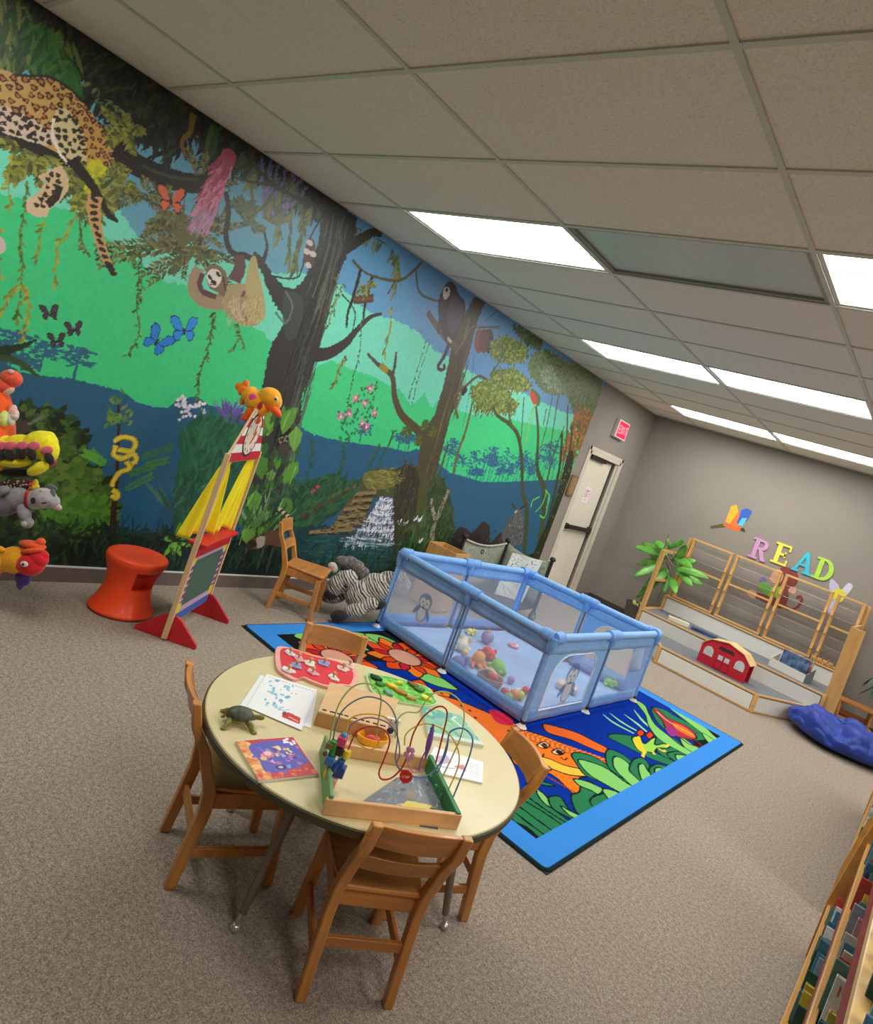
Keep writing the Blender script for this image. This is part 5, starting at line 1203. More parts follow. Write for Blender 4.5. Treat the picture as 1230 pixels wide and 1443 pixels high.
mb.add([(-.012, sgn*.010, 1.13), (.015, sgn*.010, 1.14), (.06, sgn*.010, 1.20), (.045, sgn*.010, 1.22)], [(0, 1, 2, 3)], (180, 40, 44)); mb.add([(.0, sgn*.0105, 1.19), (.03, sgn*.0105, 1.185), (.035, sgn*.0105, 1.25), (.015, sgn*.0105, 1.25)], [(0, 1, 2, 3)], (200, 110, 60))
mb.build('clock_face', attr_mat('print', .6), t, smooth=0, label='oval clock face picture on the striped board')
MB().tube([(-h, sgn*-.012, 1.035), (h, sgn*-.012, 1.035)], .006, 10).build('curtain_rod', mat((206, 150, 140), .5), t)
def curtain(x_top, w_top, x_bot, w_bot, z0, z1, ph, bulge=.05):
    P = []
    for j in range(22):
        v = j/21; cx = x_top + (x_bot-x_top)*v; w = w_top + (w_bot-w_top)*v**.7; z = z1 + (z0-z1)*v
        if j == 2: w *= .75
        P.append([(cx + w*(u-.5), -sgn*(.014 + bulge*v*(1.15-u)) + (.010 + .014*v)*math.sin(u*PI*5 + ph + v*1.2)*(1 - .2*v), z - .015*math.sin(u*PI*2+ph)*v) for u in np.linspace(0, 1, 40)])
    MB().sheet(P).build('curtain', mat((255, 236, 24), .7, .03, 10, sheen=.1), t, smooth=80, solid=.002)
fl = -1
curtain(-h+.08, .08, -h+.12, .26, .572, 1.045, .3, .075)
curtain(h-.05, .06, h-.10, .17, .572, 1.045, 1.4, .03)

# ================================================================== VIEW-ALIGNED MODELLING HELP (soft toys): world point at a photo position and distance
def vp(u, v, d): return Vector(CAM + _ray(u, v)*d)
RV = Matrix(((_R[0], _F[0], _U[0], 0), (_R[1], _F[1], _U[1], 0), (_R[2], _F[2], _U[2], 0), (0, 0, 0, 1)))   # local x right, y away, z up
def plush_mat(c, var=.08): return mat(c, .92, var, 45, sheen=.25, bump=.35, bscale=260)
def soft(t, name, m, items, d, label=None, n=18, k=12, sub=None):
    """items: (u, v, rx px, ry px, roll deg, depth offset m, depth radius factor)"""
    mb = MB(); base = t.matrix_world.translation if False else Vector(t.location); s = d/FPX
    for (u, v, rx, ry, ro, dd, f) in items:
        c_ = vp(u, v, d) + Vector(_F)*dd - base
        mb.ball(c_, (rx*s, (rx+ry)/2*s*f, ry*s), RV @ Matrix.Rotation(math.radians(ro), 4, 'Y'), n, k)
    return mb.build(name, m, sub or t, smooth=180, label=label)

# duck puppet perched on the marquee
dD = float(np.dot(np.array([c.x, c.y, 1.3]) - CAM, _F))
dk = thing('plush_duck', 'orange plush duck with a pink spot perched on the striped puppet theatre top', 'plush toy', (c.x, c.y, 1.345))
m1, m2, m3 = plush_mat((255, 170, 20)), plush_mat((246, 96, 20)), plush_mat((252, 126, 24))
soft(dk, 'body', m1, [(362,565,17,15,-25,0,1), (352,556,13,10,-40,0,1), (368,574,13,13,0,0,1)], dD)
soft(dk, 'head', m1, [(381,560,16,14,15,-.01,1), (388,566,10,12,0,-.01,1)], dD)
soft(dk, 'tail', m3, [(342,549,9,6,-60,0,.7), (337,545,6,6,0,0,.6), (346,542,5,7,20,0,.6)], dD)
soft(dk, 'wing', m3, [(341,562,5,9,30,.03,.5)], dD, label='darker orange folded wing')
soft(dk, 'beak', m2, [(388,577,14,6,50,-.02,.8), (382,573,10,6,20,-.02,.8), (394,583,6,3.2,58,-.02,.6)], dD)
soft(dk, 'foot', m2, [(353,583,6,9,25,-.03,.6), (349,589,7,5,0,-.03,.6)], dD); soft(dk, 'foot', m2, [(363,588,5,10,-5,-.01,.6)], dD)
soft(dk, 'spot', mat((236, 70, 150), .8), [(361,561,5.5,4.5,0,-.062,.25)], dD, label='pink round spot')
soft(dk, 'collar', mat((176, 36, 40), .8), [(370,573,3.5,6,20,-.05,.35)], dD)
soft(dk, 'eye', mat((240, 236, 226), .4), [(392,563,3,3.6,0,-.05,.4)], dD); soft(dk, 'pupil', mat((30, 26, 24), .3), [(393,564,1.5,1.9,0,-.062,.5)], dD)

# ================================================================== PLUSH ZEBRA
def zebra_mat():
    m = D.materials.new('zebra'); m.use_nodes = True; nt = m.node_tree; N = nt.nodes; L = nt.links; b = N['Principled BSDF']
    tc = N.new('ShaderNodeTexCoord'); w = N.new('ShaderNodeTexWave'); w.inputs['Scale'].default_value = 15; w.inputs['Distortion'].default_value = 5; w.inputs['Detail'].default_value = 2; w.inputs['Detail Scale'].default_value = 2.2
    dt = N.new('ShaderNodeVectorMath'); dt.operation = 'DOT_PRODUCT'; dt.inputs[1].default_value = tuple(_R*1.0 + _U*.55); L.new(tc.outputs['Object'], dt.inputs[0])
    d2 = N.new('ShaderNodeVectorMath'); d2.operation = 'DOT_PRODUCT'; d2.inputs[1].default_value = tuple(_U*.5); L.new(tc.outputs['Object'], d2.inputs[0])
    cb = N.new('ShaderNodeCombineXYZ'); L.new(dt.outputs['Value'], cb.inputs[0]); L.new(d2.outputs['Value'], cb.inputs[1]); L.new(cb.outputs[0], w.inputs['Vector'])
    rp = N.new('ShaderNodeValToRGB'); e = rp.color_ramp.elements; e[0].position = .30; e[0].color = (*lin((70, 66, 64)), 1); e[1].position = .62; e[1].color = (*lin((206, 200, 188)), 1)
    L.new(w.outputs[0], rp.inputs[0]); L.new(rp.outputs[0], b.inputs['Base Color']); b.inputs['Roughness'].default_value = .95; b.inputs['Sheen Weight'].default_value = .4
    n2 = N.new('ShaderNodeTexNoise'); n2.inputs['Scale'].default_value = 240; L.new(tc.outputs['Object'], n2.inputs[0]); bp = N.new('ShaderNodeBump'); bp.inputs['Strength'].default_value = .5; bp.inputs['Distance'].default_value = .006; L.new(n2.outputs[0], bp.inputs['Height']); L.new(bp.outputs[0], b.inputs['Normal'])
    return m
ZB = zebra_mat(); ZK = plush_mat((34, 30, 30)); ZW = plush_mat((206, 200, 190)); ZG = plush_mat((120, 116, 116), .25)
z = thing('plush_zebra', 'large plush zebra with black hooves lying on the carpet between chair and playpen', 'plush toy', (-.25, 3.85, 0)); dZ = 5.0
soft(z, 'body', ZB, [(524,832,26,22,-10,.08,1), (542,830,20,20,0,.18,1), (505,838,20,20,0,.0,1), (556,832,18,18,0,.28,1)], dZ)
hd = soft(z, 'head', ZB, [(489,816,16,15,20,-.02,1), (478,822,14,13,35,-.04,1), (472,829,11,11,0,-.05,1)], dZ)
soft(z, 'muzzle', ZK, [(468,834,8.5,8,10,-.07,1), (472,837,7,6,0,-.06,1)], dZ, sub=hd)
soft(z, 'eye', mat((20, 18, 18), .2), [(491,823,2.4,2.2,0,-.10,1)], dZ, sub=hd)
soft(z, 'ear', ZW, [(469,797,6.5,5.5,0,-.02,.6), (472,801,5,6,0,-.02,.6)], dZ, sub=hd, label='pale rounded ear'); soft(z, 'ear', ZK, [(487,801,8,5.5,40,-.03,.6)], dZ, sub=hd, label='black inner ear')
soft(z, 'mane', ZG, [(483,791,11,7,15,.02,.6), (494,793,11,8,30,.03,.6), (503,800,11,9,45,.04,.6), (510,809,9,9,60,.05,.6)], dZ)
soft(z, 'leg', ZB, [(520,850,15,10,-12,-.06,1), (505,855,16,10,-8,-.13,1)], dZ); soft(z, 'hoof', ZK, [(484,861,12,8.5,12,-.17,1)], dZ, label='black hoof')
soft(z, 'leg', ZB, [(468,843,18,9,0,.04,1)], dZ); soft(z, 'hoof', ZK, [(448,841,5,6,0,.05,1)], dZ); soft(z, 'hoof', ZK, [(534,853,11,6,-15,.0,1)], dZ)
z.location.z = 0

# ================================================================== HAND PUPPETS ON THEIR STAND (the pole is past the photo's left edge)
PX_, PY_ = -.22, .86
t = thing('puppet_tree', 'wooden puppet stand with slanting pegs, mostly past the left photo edge', 'puppet stand', (PX_, PY_, 0))
MB().lathe([(.20, 0), (.21, .008), (.21, .022), (.19, .03)], 32).build('base', PINE, t)
MB().tube([(0, 0, .02), (0, 0, 1.35)], .018, 14).build('pole', PINE, t)
dP = 3.25
def tip(u, v): return vp(u, v, dP)
pegs = {'fish': ((-20,800),), 'cat': ((-20,712),), 'spot': ((-6,690),), 'cater': ((-12,634),), 'orange': ((-16,600),)}
for k_, ((u, v),) in pegs.items():
    e_ = tip(u, v); s_ = Vector((PX_, PY_, max(.12, e_.z - .16)))
    MB().tube([s_ - Vector((PX_, PY_, 0)), e_ - Vector((PX_, PY_, 0))], .009, 8).build('peg', PINE, t)
def puppet(name, label, u, v):
    p = tip(u, v); return thing(name, label, 'hand puppet', tuple(p), 0)
t = puppet('fish_puppet', 'red and yellow fish hand puppet with a purple fin, lowest on the puppet stand', 10, 800)
RD, YL, PU, OG = plush_mat((222, 22, 40)), plush_mat((255, 170, 24)), plush_mat((84, 60, 150)), plush_mat((238, 88, 30))
soft(t, 'body', YL, [(20,789,22,19,8,0,.8), (-5,790,30,18,0,0,.8)], dP); soft(t, 'cuff', RD, [(-22,800,24,22,0,.0,.8)], dP)
hd = soft(t, 'head', RD, [(45,795,19,16,10,-.01,.85), (56,787,14,12,25,-.01,.85), (60,780,11,6,20,-.01,.8)], dP)
soft(t, 'upper_lip', OG, [(46,768,19,6,14,0,.8), (57,764,7,6,0,0,.8)], dP, sub=hd, label='orange upper lip')
soft(t, 'mouth', OG, [(50,775,16,4,-4,-.02,.9)], dP, sub=hd)
soft(t, 'eye', mat((240, 236, 232), .4), [(47,792,5.5,4,15,-.066,.3)], dP, sub=hd); soft(t, 'pupil', mat((24, 22, 22), .3), [(48.5,792,1.9,1.9,0,-.082,.4)], dP, sub=hd)
soft(t, 'fin', PU, [(30,815,11,12,-30,.01,.3), (26,824,5,8,0,.01,.3), (36,806,9,7,0,.01,.3)], dP, label='purple felt fin'); soft(t, 'side_fin', YL, [(4,772,12,5,10,-.04,.5)], dP)
t = puppet('cat_puppet', 'grey cat-like hand puppet with red collar, stretched sideways over the fish puppet', 0, 710)
GY, GY2, GYD, PK = plush_mat((150, 148, 152)), plush_mat((176, 172, 176)), plush_mat((108, 112, 122)), plush_mat((222, 186, 190))
soft(t, 'body', GYD, [(4,710,26,18,-8,0,.7), (-24,712,26,22,0,0,.7)], dP, label='slate grey cloth body'); soft(t, 'chest', GY, [(26,702,18,15,-20,-.01,.7)], dP)
hd = soft(t, 'head', GY2, [(62,702,19,15,0,-.01,.8), (52,704,14,14,0,-.01,.8), (73,706,13,10,10,-.01,.8)], dP)
soft(t, 'ear', GYD, [(73,687,8,4.5,20,.0,.4), (78,696,4,7,0,-.02,.4)], dP, sub=hd); soft(t, 'ear', PK, [(80,713,10,5,25,-.01,.4)], dP, sub=hd, label='pink pointed ear')
soft(t, 'nose', ZK, [(58.5,704.5,3.6,4.6,0,-.062,.5)], dP, sub=hd); soft(t, 'eye', mat((226, 212, 120), .3), [(66,691,2.4,1.6,0,-.045,.4)], dP, sub=hd); soft(t, 'eye', mat((90, 70, 50), .3), [(72,708,4,1.4,-10,-.052,.4)], dP, sub=hd)
soft(t, 'collar', mat((190, 24, 40), .6), [(45,702,3.6,12,0,-.03,.7)], dP, label='red studded collar')
soft(t, 'arm', GY, [(38,722,8,14,-20,-.02,.8), (42,736,9,8,0,-.02,.8)], dP); soft(t, 'arm', GY, [(14,690,10,6,-10,-.05,.8), (10,692,6,6,0,-.05,.8)], dP)
soft(t, 'paw_pad', ZW, [(44,737,4,3.5,0,-.05,.5)], dP)
t = puppet('spotted_bird_puppet', 'small brown white-spotted puppet with yellow beak between caterpillar and grey cat', 20, 682)
BRS = plush_mat((96, 52, 44), .2)
soft(t, 'body', BRS, [(24,684,18,9,-8,.03,.8), (4,688,16,10,0,.03,.8)], dP); soft(t, 'beak', plush_mat((240, 206, 50)), [(48,687,8,4,-15,-.0,.7), (50,681,4,6,0,.0,.7)], dP, label='yellow beak'); soft(t, 'tongue', plush_mat((214, 50, 60)), [(49,683,3,3,0,-.03,.7)], dP)
mb = MB(); r_ = random.Random(3)
for k in range(26): c_ = vp(r_.uniform(4, 40), r_.uniform(677, 690), dP) - Vector(_F)*.012 - Vector(t.location); mb.ball(c_, .0042, n=6, k=4)
mb.build('spots', mat((196, 170, 164), .7), t)
t = puppet('caterpillar_puppet', 'yellow caterpillar hand puppet with pink band and black pill-shaped legs', 20, 635)
YC, PKC = plush_mat((255, 232, 24)), plush_mat((232, 108, 134))
soft(t, 'body', YC, [(56,627,25,20,-15,0,.8), (70,637,12,18,15,0,.8), (28,630,24,18,0,0,.8), (4,633,22,20,0,0,.8), (64,618,14,10,-20,0,.8)], dP); soft(t, 'belly', YC, [(24,652,24,7,0,-.02,.8), (58,660,17,8,-28,-.02,.8)], dP)
for u in (14, 27, 43, 60, 74): soft(t, 'pink_patch', PKC, [(u, 629 + (6 if u > 70 else 0), 9, 6, -8, -.064 + (.02 if u > 70 else 0), .35)], dP)
for u, v in ((12,640),(26,641),(41,639),(56,640),(77,646)): soft(t, 'leg', ZK, [(u, v, 6, 9.5, -28, -.062 + (.02 if u > 70 else 0), .6)], dP)
soft(t, 'mouth', plush_mat((200, 60, 80)), [(74,654,9,3,-30,-.01,.6)], dP)
soft(t, 'black_lower_part', ZK, [(20,666,26,7,0,.03,.6)], dP, label='black rounded part below the body')  # black ellipsoid low down, set slightly behind the yellow body
t = puppet('orange_puppet', 'tall orange hand puppet with coral snout and pale fingers at the left photo edge', -6, 590)
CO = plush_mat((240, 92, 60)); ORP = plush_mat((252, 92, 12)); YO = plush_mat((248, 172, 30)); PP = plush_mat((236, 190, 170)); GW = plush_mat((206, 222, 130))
soft(t, 'body', ORP, [(-8,600,16,60,-4,.0,1), (0,570,12,28,-10,0,1)], dP)
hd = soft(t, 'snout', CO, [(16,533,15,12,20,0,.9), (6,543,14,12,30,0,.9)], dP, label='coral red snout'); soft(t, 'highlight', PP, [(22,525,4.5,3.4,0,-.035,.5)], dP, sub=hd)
soft(t, 'fingers', PP, [(14,552,9,4,-30,-.01,.8), (18,579,5,9,15,0,.8), (22,585,4,8,10,0,.8)], dP); soft(t, 'hand', GW, [(9,590,8,12,0,-.02,.8)], dP, label='yellow-green hand'); soft(t, 'hand_tip', ZW, [(16,592,6,9,-20,-.01,.8), (22,588,6,4,0,-.01,.8)], dP)
soft(t, 'foot', YO, [(6,642,12,12,0,-.03,.9), (-2,652,10,14,0,-.02,.9)], dP, label='yellow foot')

# ================================================================== READING RISER WITH LADDER BACKS
BIR = mat((216, 168, 102), .42, .07, 20, wood=(.12, 1, 1), coat=.15); BIRV = mat((210, 160, 94), .42, .07, 20, wood=(1, 1, .12), coat=.15)
WHT = mat((224, 222, 214), .5, .01); GCP = mat((112, 116, 120), .95, .10, 120, bump=.4, bscale=400)
t = thing('reading_riser', 'stepped birch reading riser with grey carpet treads and ladder-back frames', 'reading riser', (1.55, 8.0, 0))
O_ = Vector((1.55, 8.0, 0))
def plat(poly, z0, z1, edges, name):
    """edges: indices of the poly edges faced with white board and a wood nosing"""
    P = [(x-O_.x, y-O_.y) for x, y in poly]; n = len(P); ins = [(x, y) for x, y in P]
    MB().prism(ins, z1-.02, z1-.004).build('carpet_tread', GCP, t, smooth=0)
    mb = MB(); mw = MB(); me_ = MB()
    for i in edges:
        a, b = P[i], P[(i+1) % n]; L = math.hypot(b[0]-a[0], b[1]-a[1]); an = math.atan2(b[1]-a[1], b[0]-a[0]); cx, cy = (a[0]+b[0])/2, (a[1]+b[1])/2
        mw.box((cx, cy, (z0+z1)/2-.01), (L-.05, .014, z1-z0-.03), an)
        me_.box((cx, cy, z1-.006), (L+.012, .028, .018), an); me_.box((cx, cy, z0+.012), (L-.03, .018, .018), an)
        for q in (a, b): me_.box((q[0], q[1], (z0+z1)/2-.004), (.036, .030, z1-z0-.012), an)
    mw.build('riser_board', WHT, t, smooth=0); me_.build('edge_trim', BIR, t, smooth=0, bevel=.002)
plat([(1.08, 7.26), (2.12, 7.26), (2.50, 7.92), (.70, 7.92)], 0, .19, (0, 1, 3), 's1')
plat([(.50, 7.93), (2.60, 7.93), (2.60, 8.62), (.50, 8.62)], 0, .365, (0, 1, 3), 's2')
plat([(.50, 8.62), (2.60, 8.62), (2.60, 8.84), (.50, 8.84)], 0, .55, (0, 1, 3), 's3')
for sx, x in ((-1, .49), (1, 2.615)):
    x -= O_.x
    # front post, rear post and rungs of each side ladder
    MB().box((x + (.045 if sx > 0 else 0), 7.975-O_.y, .56), (.135 if sx > 0 else .045, .035 if sx > 0 else .07, 1.12)).build('side_post', BIRV, t, smooth=0, bevel=.003)
    MB().box((x, 8.80-O_.y, .675), (.040, .06, 1.35)).build('side_post', BIRV, t, smooth=0, bevel=.003)
    for zz in (.36, .74, 1.11): MB().box((x, 8.38-O_.y, zz), (.022, .84, .035)).build('side_rung', BIR, t, smooth=0, bevel=.002)
for i, (xa, xb) in enumerate(((.54, 1.07), (1.11, 1.67), (1.71, 2.25), (2.29, 2.59))):
    xa -= O_.x; xb -= O_.x; yy = 8.74 - O_.y
    fr = thing('frame', None, None); fr.name = 'ladder_frame'; fr.parent = t
    for x in (xa+.017, xb-.017):
        MB().box((x, yy, .95), (.034, .045, .80)).build('upright', BIRV, fr, smooth=0, bevel=.002)
        for zz in (.70, .92, 1.14): MB().box((x, yy-.035, zz), (.026, .030, .07), taper=(1, .3)).build('notched_block', BIRV, fr, smooth=0)
    MB().box(((xa+xb)/2, yy, 1.352), (xb-xa, .05, .022)).build('top_rail', BIR, fr, smooth=0, bevel=.002)
    MB().box(((xa+xb)/2, yy, .985), (xb-xa-.06, .022, .022)).build('middle_rail', BIR, fr, smooth=0, bevel=.002)
    MB().box(((xa+xb)/2, yy, .562), (xb-xa, .05, .022)).build('bottom_rail', BIR, fr, smooth=0, bevel=.002)
    for zz in (.74, .86, 1.10, 1.23): MB().tube([(xa+.03, yy+.012, zz), (xb-.03, yy+.012, zz)], .0035, 6).build('wire_rod', mat((120, 116, 112), .35, .02, metal=.7), fr)
# things on the riser
t = thing('toy_barn', 'red toy barn with tan gambrel roof standing on the lowest carpet step', 'toy barn', (1.68, 7.55, .187), -.06)
BX = Matrix(((1, 0, 0, 0), (0, 0, 1, 0), (0, 1, 0, 0), (0, 0, 0, 1)))
gam = [(-.26, 0), (.26, 0), (.26, .19), (.17, .275), (0, .315), (-.17, .275), (-.26, .19)]
for y0 in (-.09, .08): MB().prism(gam, y0, y0+.010, BX).build('front_wall' if y0 < 0 else 'back_wall', mat((196, 26, 44), .45, .03), t, smooth=0)
mb = MB()
for a, b in zip(gam[2:-1], gam[3:]): mb.add([(a[0]*1.05, -.11, a[1]+.004), (b[0]*1.05, -.11, b[1]+.004), (b[0]*1.05, .11, b[1]+.004), (a[0]*1.05, .11, a[1]+.004)], [(0, 1, 2, 3)])
mb.build('roof', mat((226, 190, 132), .5, .05), t, smooth=0, solid=.008, label='tan roof')
mb = MB()
for x in (-.17, .17): mb.prism([(x-.05, .10), (x+.05, .10), (x+.05, .15)] + arc((x, .15), .05, 0, PI, 8)[1:], -.0935, -.0905, BX)
for x in (-.035, .035): mb.prism([(x-.025, .11), (x+.025, .11), (x+.025, .16), (x-.025, .16)], -.0935, -.0905, BX)
mb.build('window', mat((206, 206, 204), .4), t, smooth=0)
MB().prism([(-.09, .215), (.09, .215), (.07, .25), (-.07, .25)], -.0935, -.0905, BX).build('hayloft', mat((52, 34, 30), .5), t, smooth=0)
mb = MB()
for a, b in (((-.075, .01), (.075, .01)), ((-.075, .095), (.075, .095)), ((-.075, .01), (-.075, .095)), ((.075, .01), (.075, .095)), ((0, .01), (0, .095))): mb.bar((a[0], -.0925, a[1]), (b[0], -.0925, b[1]), .006, .004, (0, 1, 0))
mb.build('door_trim', mat((150, 18, 34), .5), t, smooth=0)
def lying_box(name, label, cat, p0, p1, w, h, z, col, var=.05, grp=None):
    L = math.hypot(p1[0]-p0[0], p1[1]-p0[1]); o = MB().box((0, 0, h/2), (L, w, h)).build(name, mat(col, .5, var, 14), None, smooth=0, bevel=.004)
    o.location = ((p0[0]+p1[0])/2, (p0[1]+p1[1])/2, z); o.rotation_euler = (0, 0, math.atan2(p1[1]-p0[1], p1[0]-p0[0])); return tag(o, label, cat, grp)
lying_box('paper_roll_box', 'long cream box lying along the middle step of the riser', 'box', (.80, 8.05), (1.03, 8.15), .07, .05, .362, (226, 216, 186))
lying_box('game_box', 'dark blue and white flat game box on the middle step behind the barn', 'box', (1.06, 8.16), (1.36, 8.24), .09, .035, .362, (54, 72, 104), .25)
t = thing('book_holder', 'white card holder full of picture books on the right of the middle step', 'book holder', (2.19, 8.22, .362), -.25)
MB().box((0, 0, .006), (.40, .20, .012)).build('base', WHT, t, smooth=0); MB().box((0, -.10, .045), (.40, .006, .09)).build('front_lip', WHT, t, smooth=0)
for x in (-.20, .20): MB().prism([(-.10, 0), (.10, 0), (.10, .16), (-.10, .09)], x-.003, x+.003, Matrix(((0, 0, 1, 0), (1, 0, 0, 0), (0, 1, 0, 0), (0, 0, 0, 1)))).build('side_panel', WHT if x < 0 else mat((120, 128, 140), .5), t, smooth=0)
r_ = random.Random(12)
BOOKC = [(70, 96, 130), (186, 84, 84), (206, 150, 70), (120, 140, 150), (90, 70, 80), (198, 186, 170), (60, 120, 140), (150, 60, 90)]
for k in range(7):
    b = MB().box((0, 0, .11), (.30 + r_.uniform(-.03, .04), .010, .22)).build('picture_book', mat(BOOKC[k % 8], .5, .42, 16), None, smooth=0, bevel=.001)
    b.matrix_world = Matrix.Translation((2.20 + .004*k, 8.16 + .024*k, .376)) @ Matrix.Rotation(-.25, 4, 'Z') @ Matrix.Rotation(-.12, 4, 'X')
    tag(b, 'picture book in the white card holder, ' + ['foremost with blue-grey cover', 'second from the front with red cover', 'third from the front with orange cover', 'fourth from the front with grey cover', 'fifth from the front with dark cover', 'sixth from the front with cream cover', 'rearmost with teal cover'][k], 'book', 'books in the white card holder')
for k, (x, lb) in enumerate(((2.30, 'leftmost'), (2.36, 'second'), (2.42, 'third'), (2.48, 'rightmost'))):
    tt = thing('wooden_toy_animal', 'small tan wooden toy figure on the top shelf, %s of the four in the row' % lb, 'toy figure', (x, 8.66, .55), .2*k, 'wooden figures on the riser')
    MB().box((0, 0, .045), (.05, .016, .03)).build('body', BIR, tt, bevel=.004)
    for sx in (-1, 1): MB().box((sx*.018, 0, .016), (.010, .016, .032)).build('leg', BIR, tt, smooth=0)
    MB().box((.028, 0, .066), (.016, .014, .026)).build('head', mat((150, 100, 60), .5), tt, bevel=.003)

# ================================================================== WALL LETTERS AND STICKERS on the far wall
WALLM = Matrix(((1, 0, 0, 0), (0, 0, -1, FY), (0, 1, 0, 0), (0, 0, 0, 1)))     # x, y -> wall x, z ; thickness towards the room
def rects(mb, L, m):
    for x0, y0, x1, y1 in L: mb.prism([(x0, y0), (x1, y0), (x1, y1), (x0, y1)], 0, .014, m)
def letter(name, x, z, col, s=.26):
    m = WALLM @ Matrix.Translation((x - s*.38, z - s*.5, 0)); mb = MB(); w = s*.76; st = s*.20; sf = s*.09
    def q(*a): rects(mb, [tuple(v*s for v in r) for r in a], m)
    def pp(pts): mb.prism([(a*s, b*s) for a, b in pts], 0, .0138, m)
    if name == 'E': q((0, 0, .72, .10), (0, .90, .72, 1), (.12, .1, .32, .9), (.32, .44, .56, .56), (.50, .36, .57, .64), (.64, .1, .72, .28), (.64, .72, .72, .9))
    if name == 'R':
        q((0, 0, .42, .10), (0, .90, .5, 1), (.12, .1, .32, .9))
        pp([(.5, 1)] + [(.5 + .24*math.sin(a), .75 + .25*math.cos(a)) for a in np.linspace(0, PI, 12)] + [(.32, .5), (.32, .58), (.46, .60)] + [(.46 + .10*math.sin(a), .75 + .13*math.cos(a)) for a in np.linspace(PI, 0, 8)] + [(.32, .88), (.32, 1)])
        pp([(.36, .5), (.56, .5), (.74, .1), (.82, .1), (.82, 0), (.60, 0)])
    if name == 'A': pp([(.10, .08), (.40, 1), (.56, 1), (.80, .08), (.60, .08), (.48, .62), (.44, .76), (.40, .62), (.22, .08)]); q((0, 0, .34, .10), (.50, 0, .90, .10), (.28, .32, .62, .42))
    if name == 'D':
        q((0, 0, .4, .10), (0, .90, .4, 1), (.12, .1, .32, .9))
        pp([(.38, 1)] + [(.38 + .42*math.sin(a), .5 + .5*math.cos(a)) for a in np.linspace(0, PI, 18)] + [(.38, .12)] + [(.38 + .22*math.sin(a), .5 + .37*math.cos(a)) for a in np.linspace(PI, 0, 14)])
    o = mb.build('wall_letter', mat(col, .5, .03), None, smooth=0)
    return o
for nm, x, z, c_, lb in (('R', 1.287, 1.52, (206, 152, 196), 'pink-purple'), ('E', 1.55, 1.56, (236, 224, 90), 'yellow'), ('A', 1.80, 1.56, (64, 190, 214), 'turquoise'), ('D', 2.035, 1.56, (176, 222, 76), 'lime green')):
    tag(letter(nm, x, z, c_), '%s serif letter %s of the word READ on the far wall' % (lb, nm), 'letter', 'READ letters on the wall')
def sticker(name, label, cat, x, z, shapes, s=1.0):
    mb = MB(); m = WALLM @ Matrix.Translation((x, z, 0)); h = .0012
    for pts, col, sm_ in shapes:
        P = spline(pts, 4, True) if sm_ else pts
        mb.prism([(a*s, b*s) for a, b in P], 0, h, m, col); h += .0005
    return tag(mb.build(name, attr_mat('vinyl', .5), None, smooth=0), label, cat)
sticker('parrot_sticker', 'flying parrot wall sticker with yellow and blue wings above the riser', 'sticker', .86, 1.72,
    [([(-.24, -.14), (-.10, -.05), (0, -.03), (-.08, -.10), (-.22, -.17)], (92, 90, 50), False), ([(-.10, -.06), (.02, -.09), (.12, -.07), (.16, -.03), (.12, -.01), (0, -.02)], (226, 110, 50), True),
     ([(-.08, -.02), (-.08, .20), (-.02, .24), (.04, .14), (.06, -.03)], (240, 180, 50), False), ([(-.02, -.03), (.03, .16), (.09, .10), (.09, -.04)], (240, 120, 60), False),
     ([(.06, .02), (.06, .20), (.12, .24), (.19, .22), (.17, .08), (.10, .0)], (52, 96, 190), False), ([(.08, .0), (.10, .10), (.16, .12), (.14, .0)], (96, 196, 220), False), ([(.12, -.04), (.16, -.01), (.20, -.05), (.15, -.06)], (60, 60, 60), False)])
MK1, MK2 = (132, 62, 58), (214, 160, 136)
sticker('monkey_sticker', 'brown monkey reading a green book, wall sticker behind the ladder frames', 'sticker', 1.66, 1.18,
    [([(.10, -.25), (.22, -.28), (.33, -.20), (.36, -.06), (.30, 0), (.25, -.05), (.28, -.08), (.31, -.06), (.31, -.16), (.24, -.23), (.12, -.20)], MK1, True),
     ([(-.02, -.30), (.14, -.28), (.16, -.08), (.06, .04), (-.06, 0), (-.08, -.2)], MK1, True), ([(-.30, -.28), (-.06, -.30), (-.02, -.22), (-.16, -.20), (-.30, -.22)], MK1, True), ([(-.40, -.28), (-.28, -.32), (-.26, -.22), (-.36, -.20)], MK2, True),
     ([(-.12, .10), (-.08, .26), (.04, .32), (.16, .28), (.20, .14), (.12, .02), (-.04, 0)], MK1, True), ([(.14, .06), (.22, .06), (.22, -.02), (.14, -.02)], MK2, True), ([(-.16, .16), (-.10, .24), (-.02, .20), (.0, .10), (-.06, .02), (-.16, .04)], MK2, True),
     ([(-.28, -.14), (-.10, -.20), (.02, -.12), (.02, .02), (-.10, -.06), (-.26, 0)], (112, 176, 70), False), ([(-.10, -.20), (.06, -.16), (.06, .0), (-.10, -.06)], (150, 200, 60), False), ([(-.30, -.02), (-.26, .08), (-.20, .02), (-.26, -.04)], (120, 110, 160), False)], .82)
sticker('butterfly_sticker', 'small pale violet and yellow winged sticker above the right ladder frame', 'sticker', 2.28, 1.33,
    [([(-.10, .02), (-.14, .16), (-.04, .12), (0, .02)], (190, 190, 216), True), ([(0, .02), (.04, .18), (.10, .16), (.06, .02)], (206, 206, 226), True), ([(-.08, -.04), (.04, -.06), (.06, .06), (-.04, .08)], (222, 214, 60), True), ([(-.04, -.06), (-.06, -.20), (.02, -.22), (.02, -.06)], (196, 196, 220), True)])

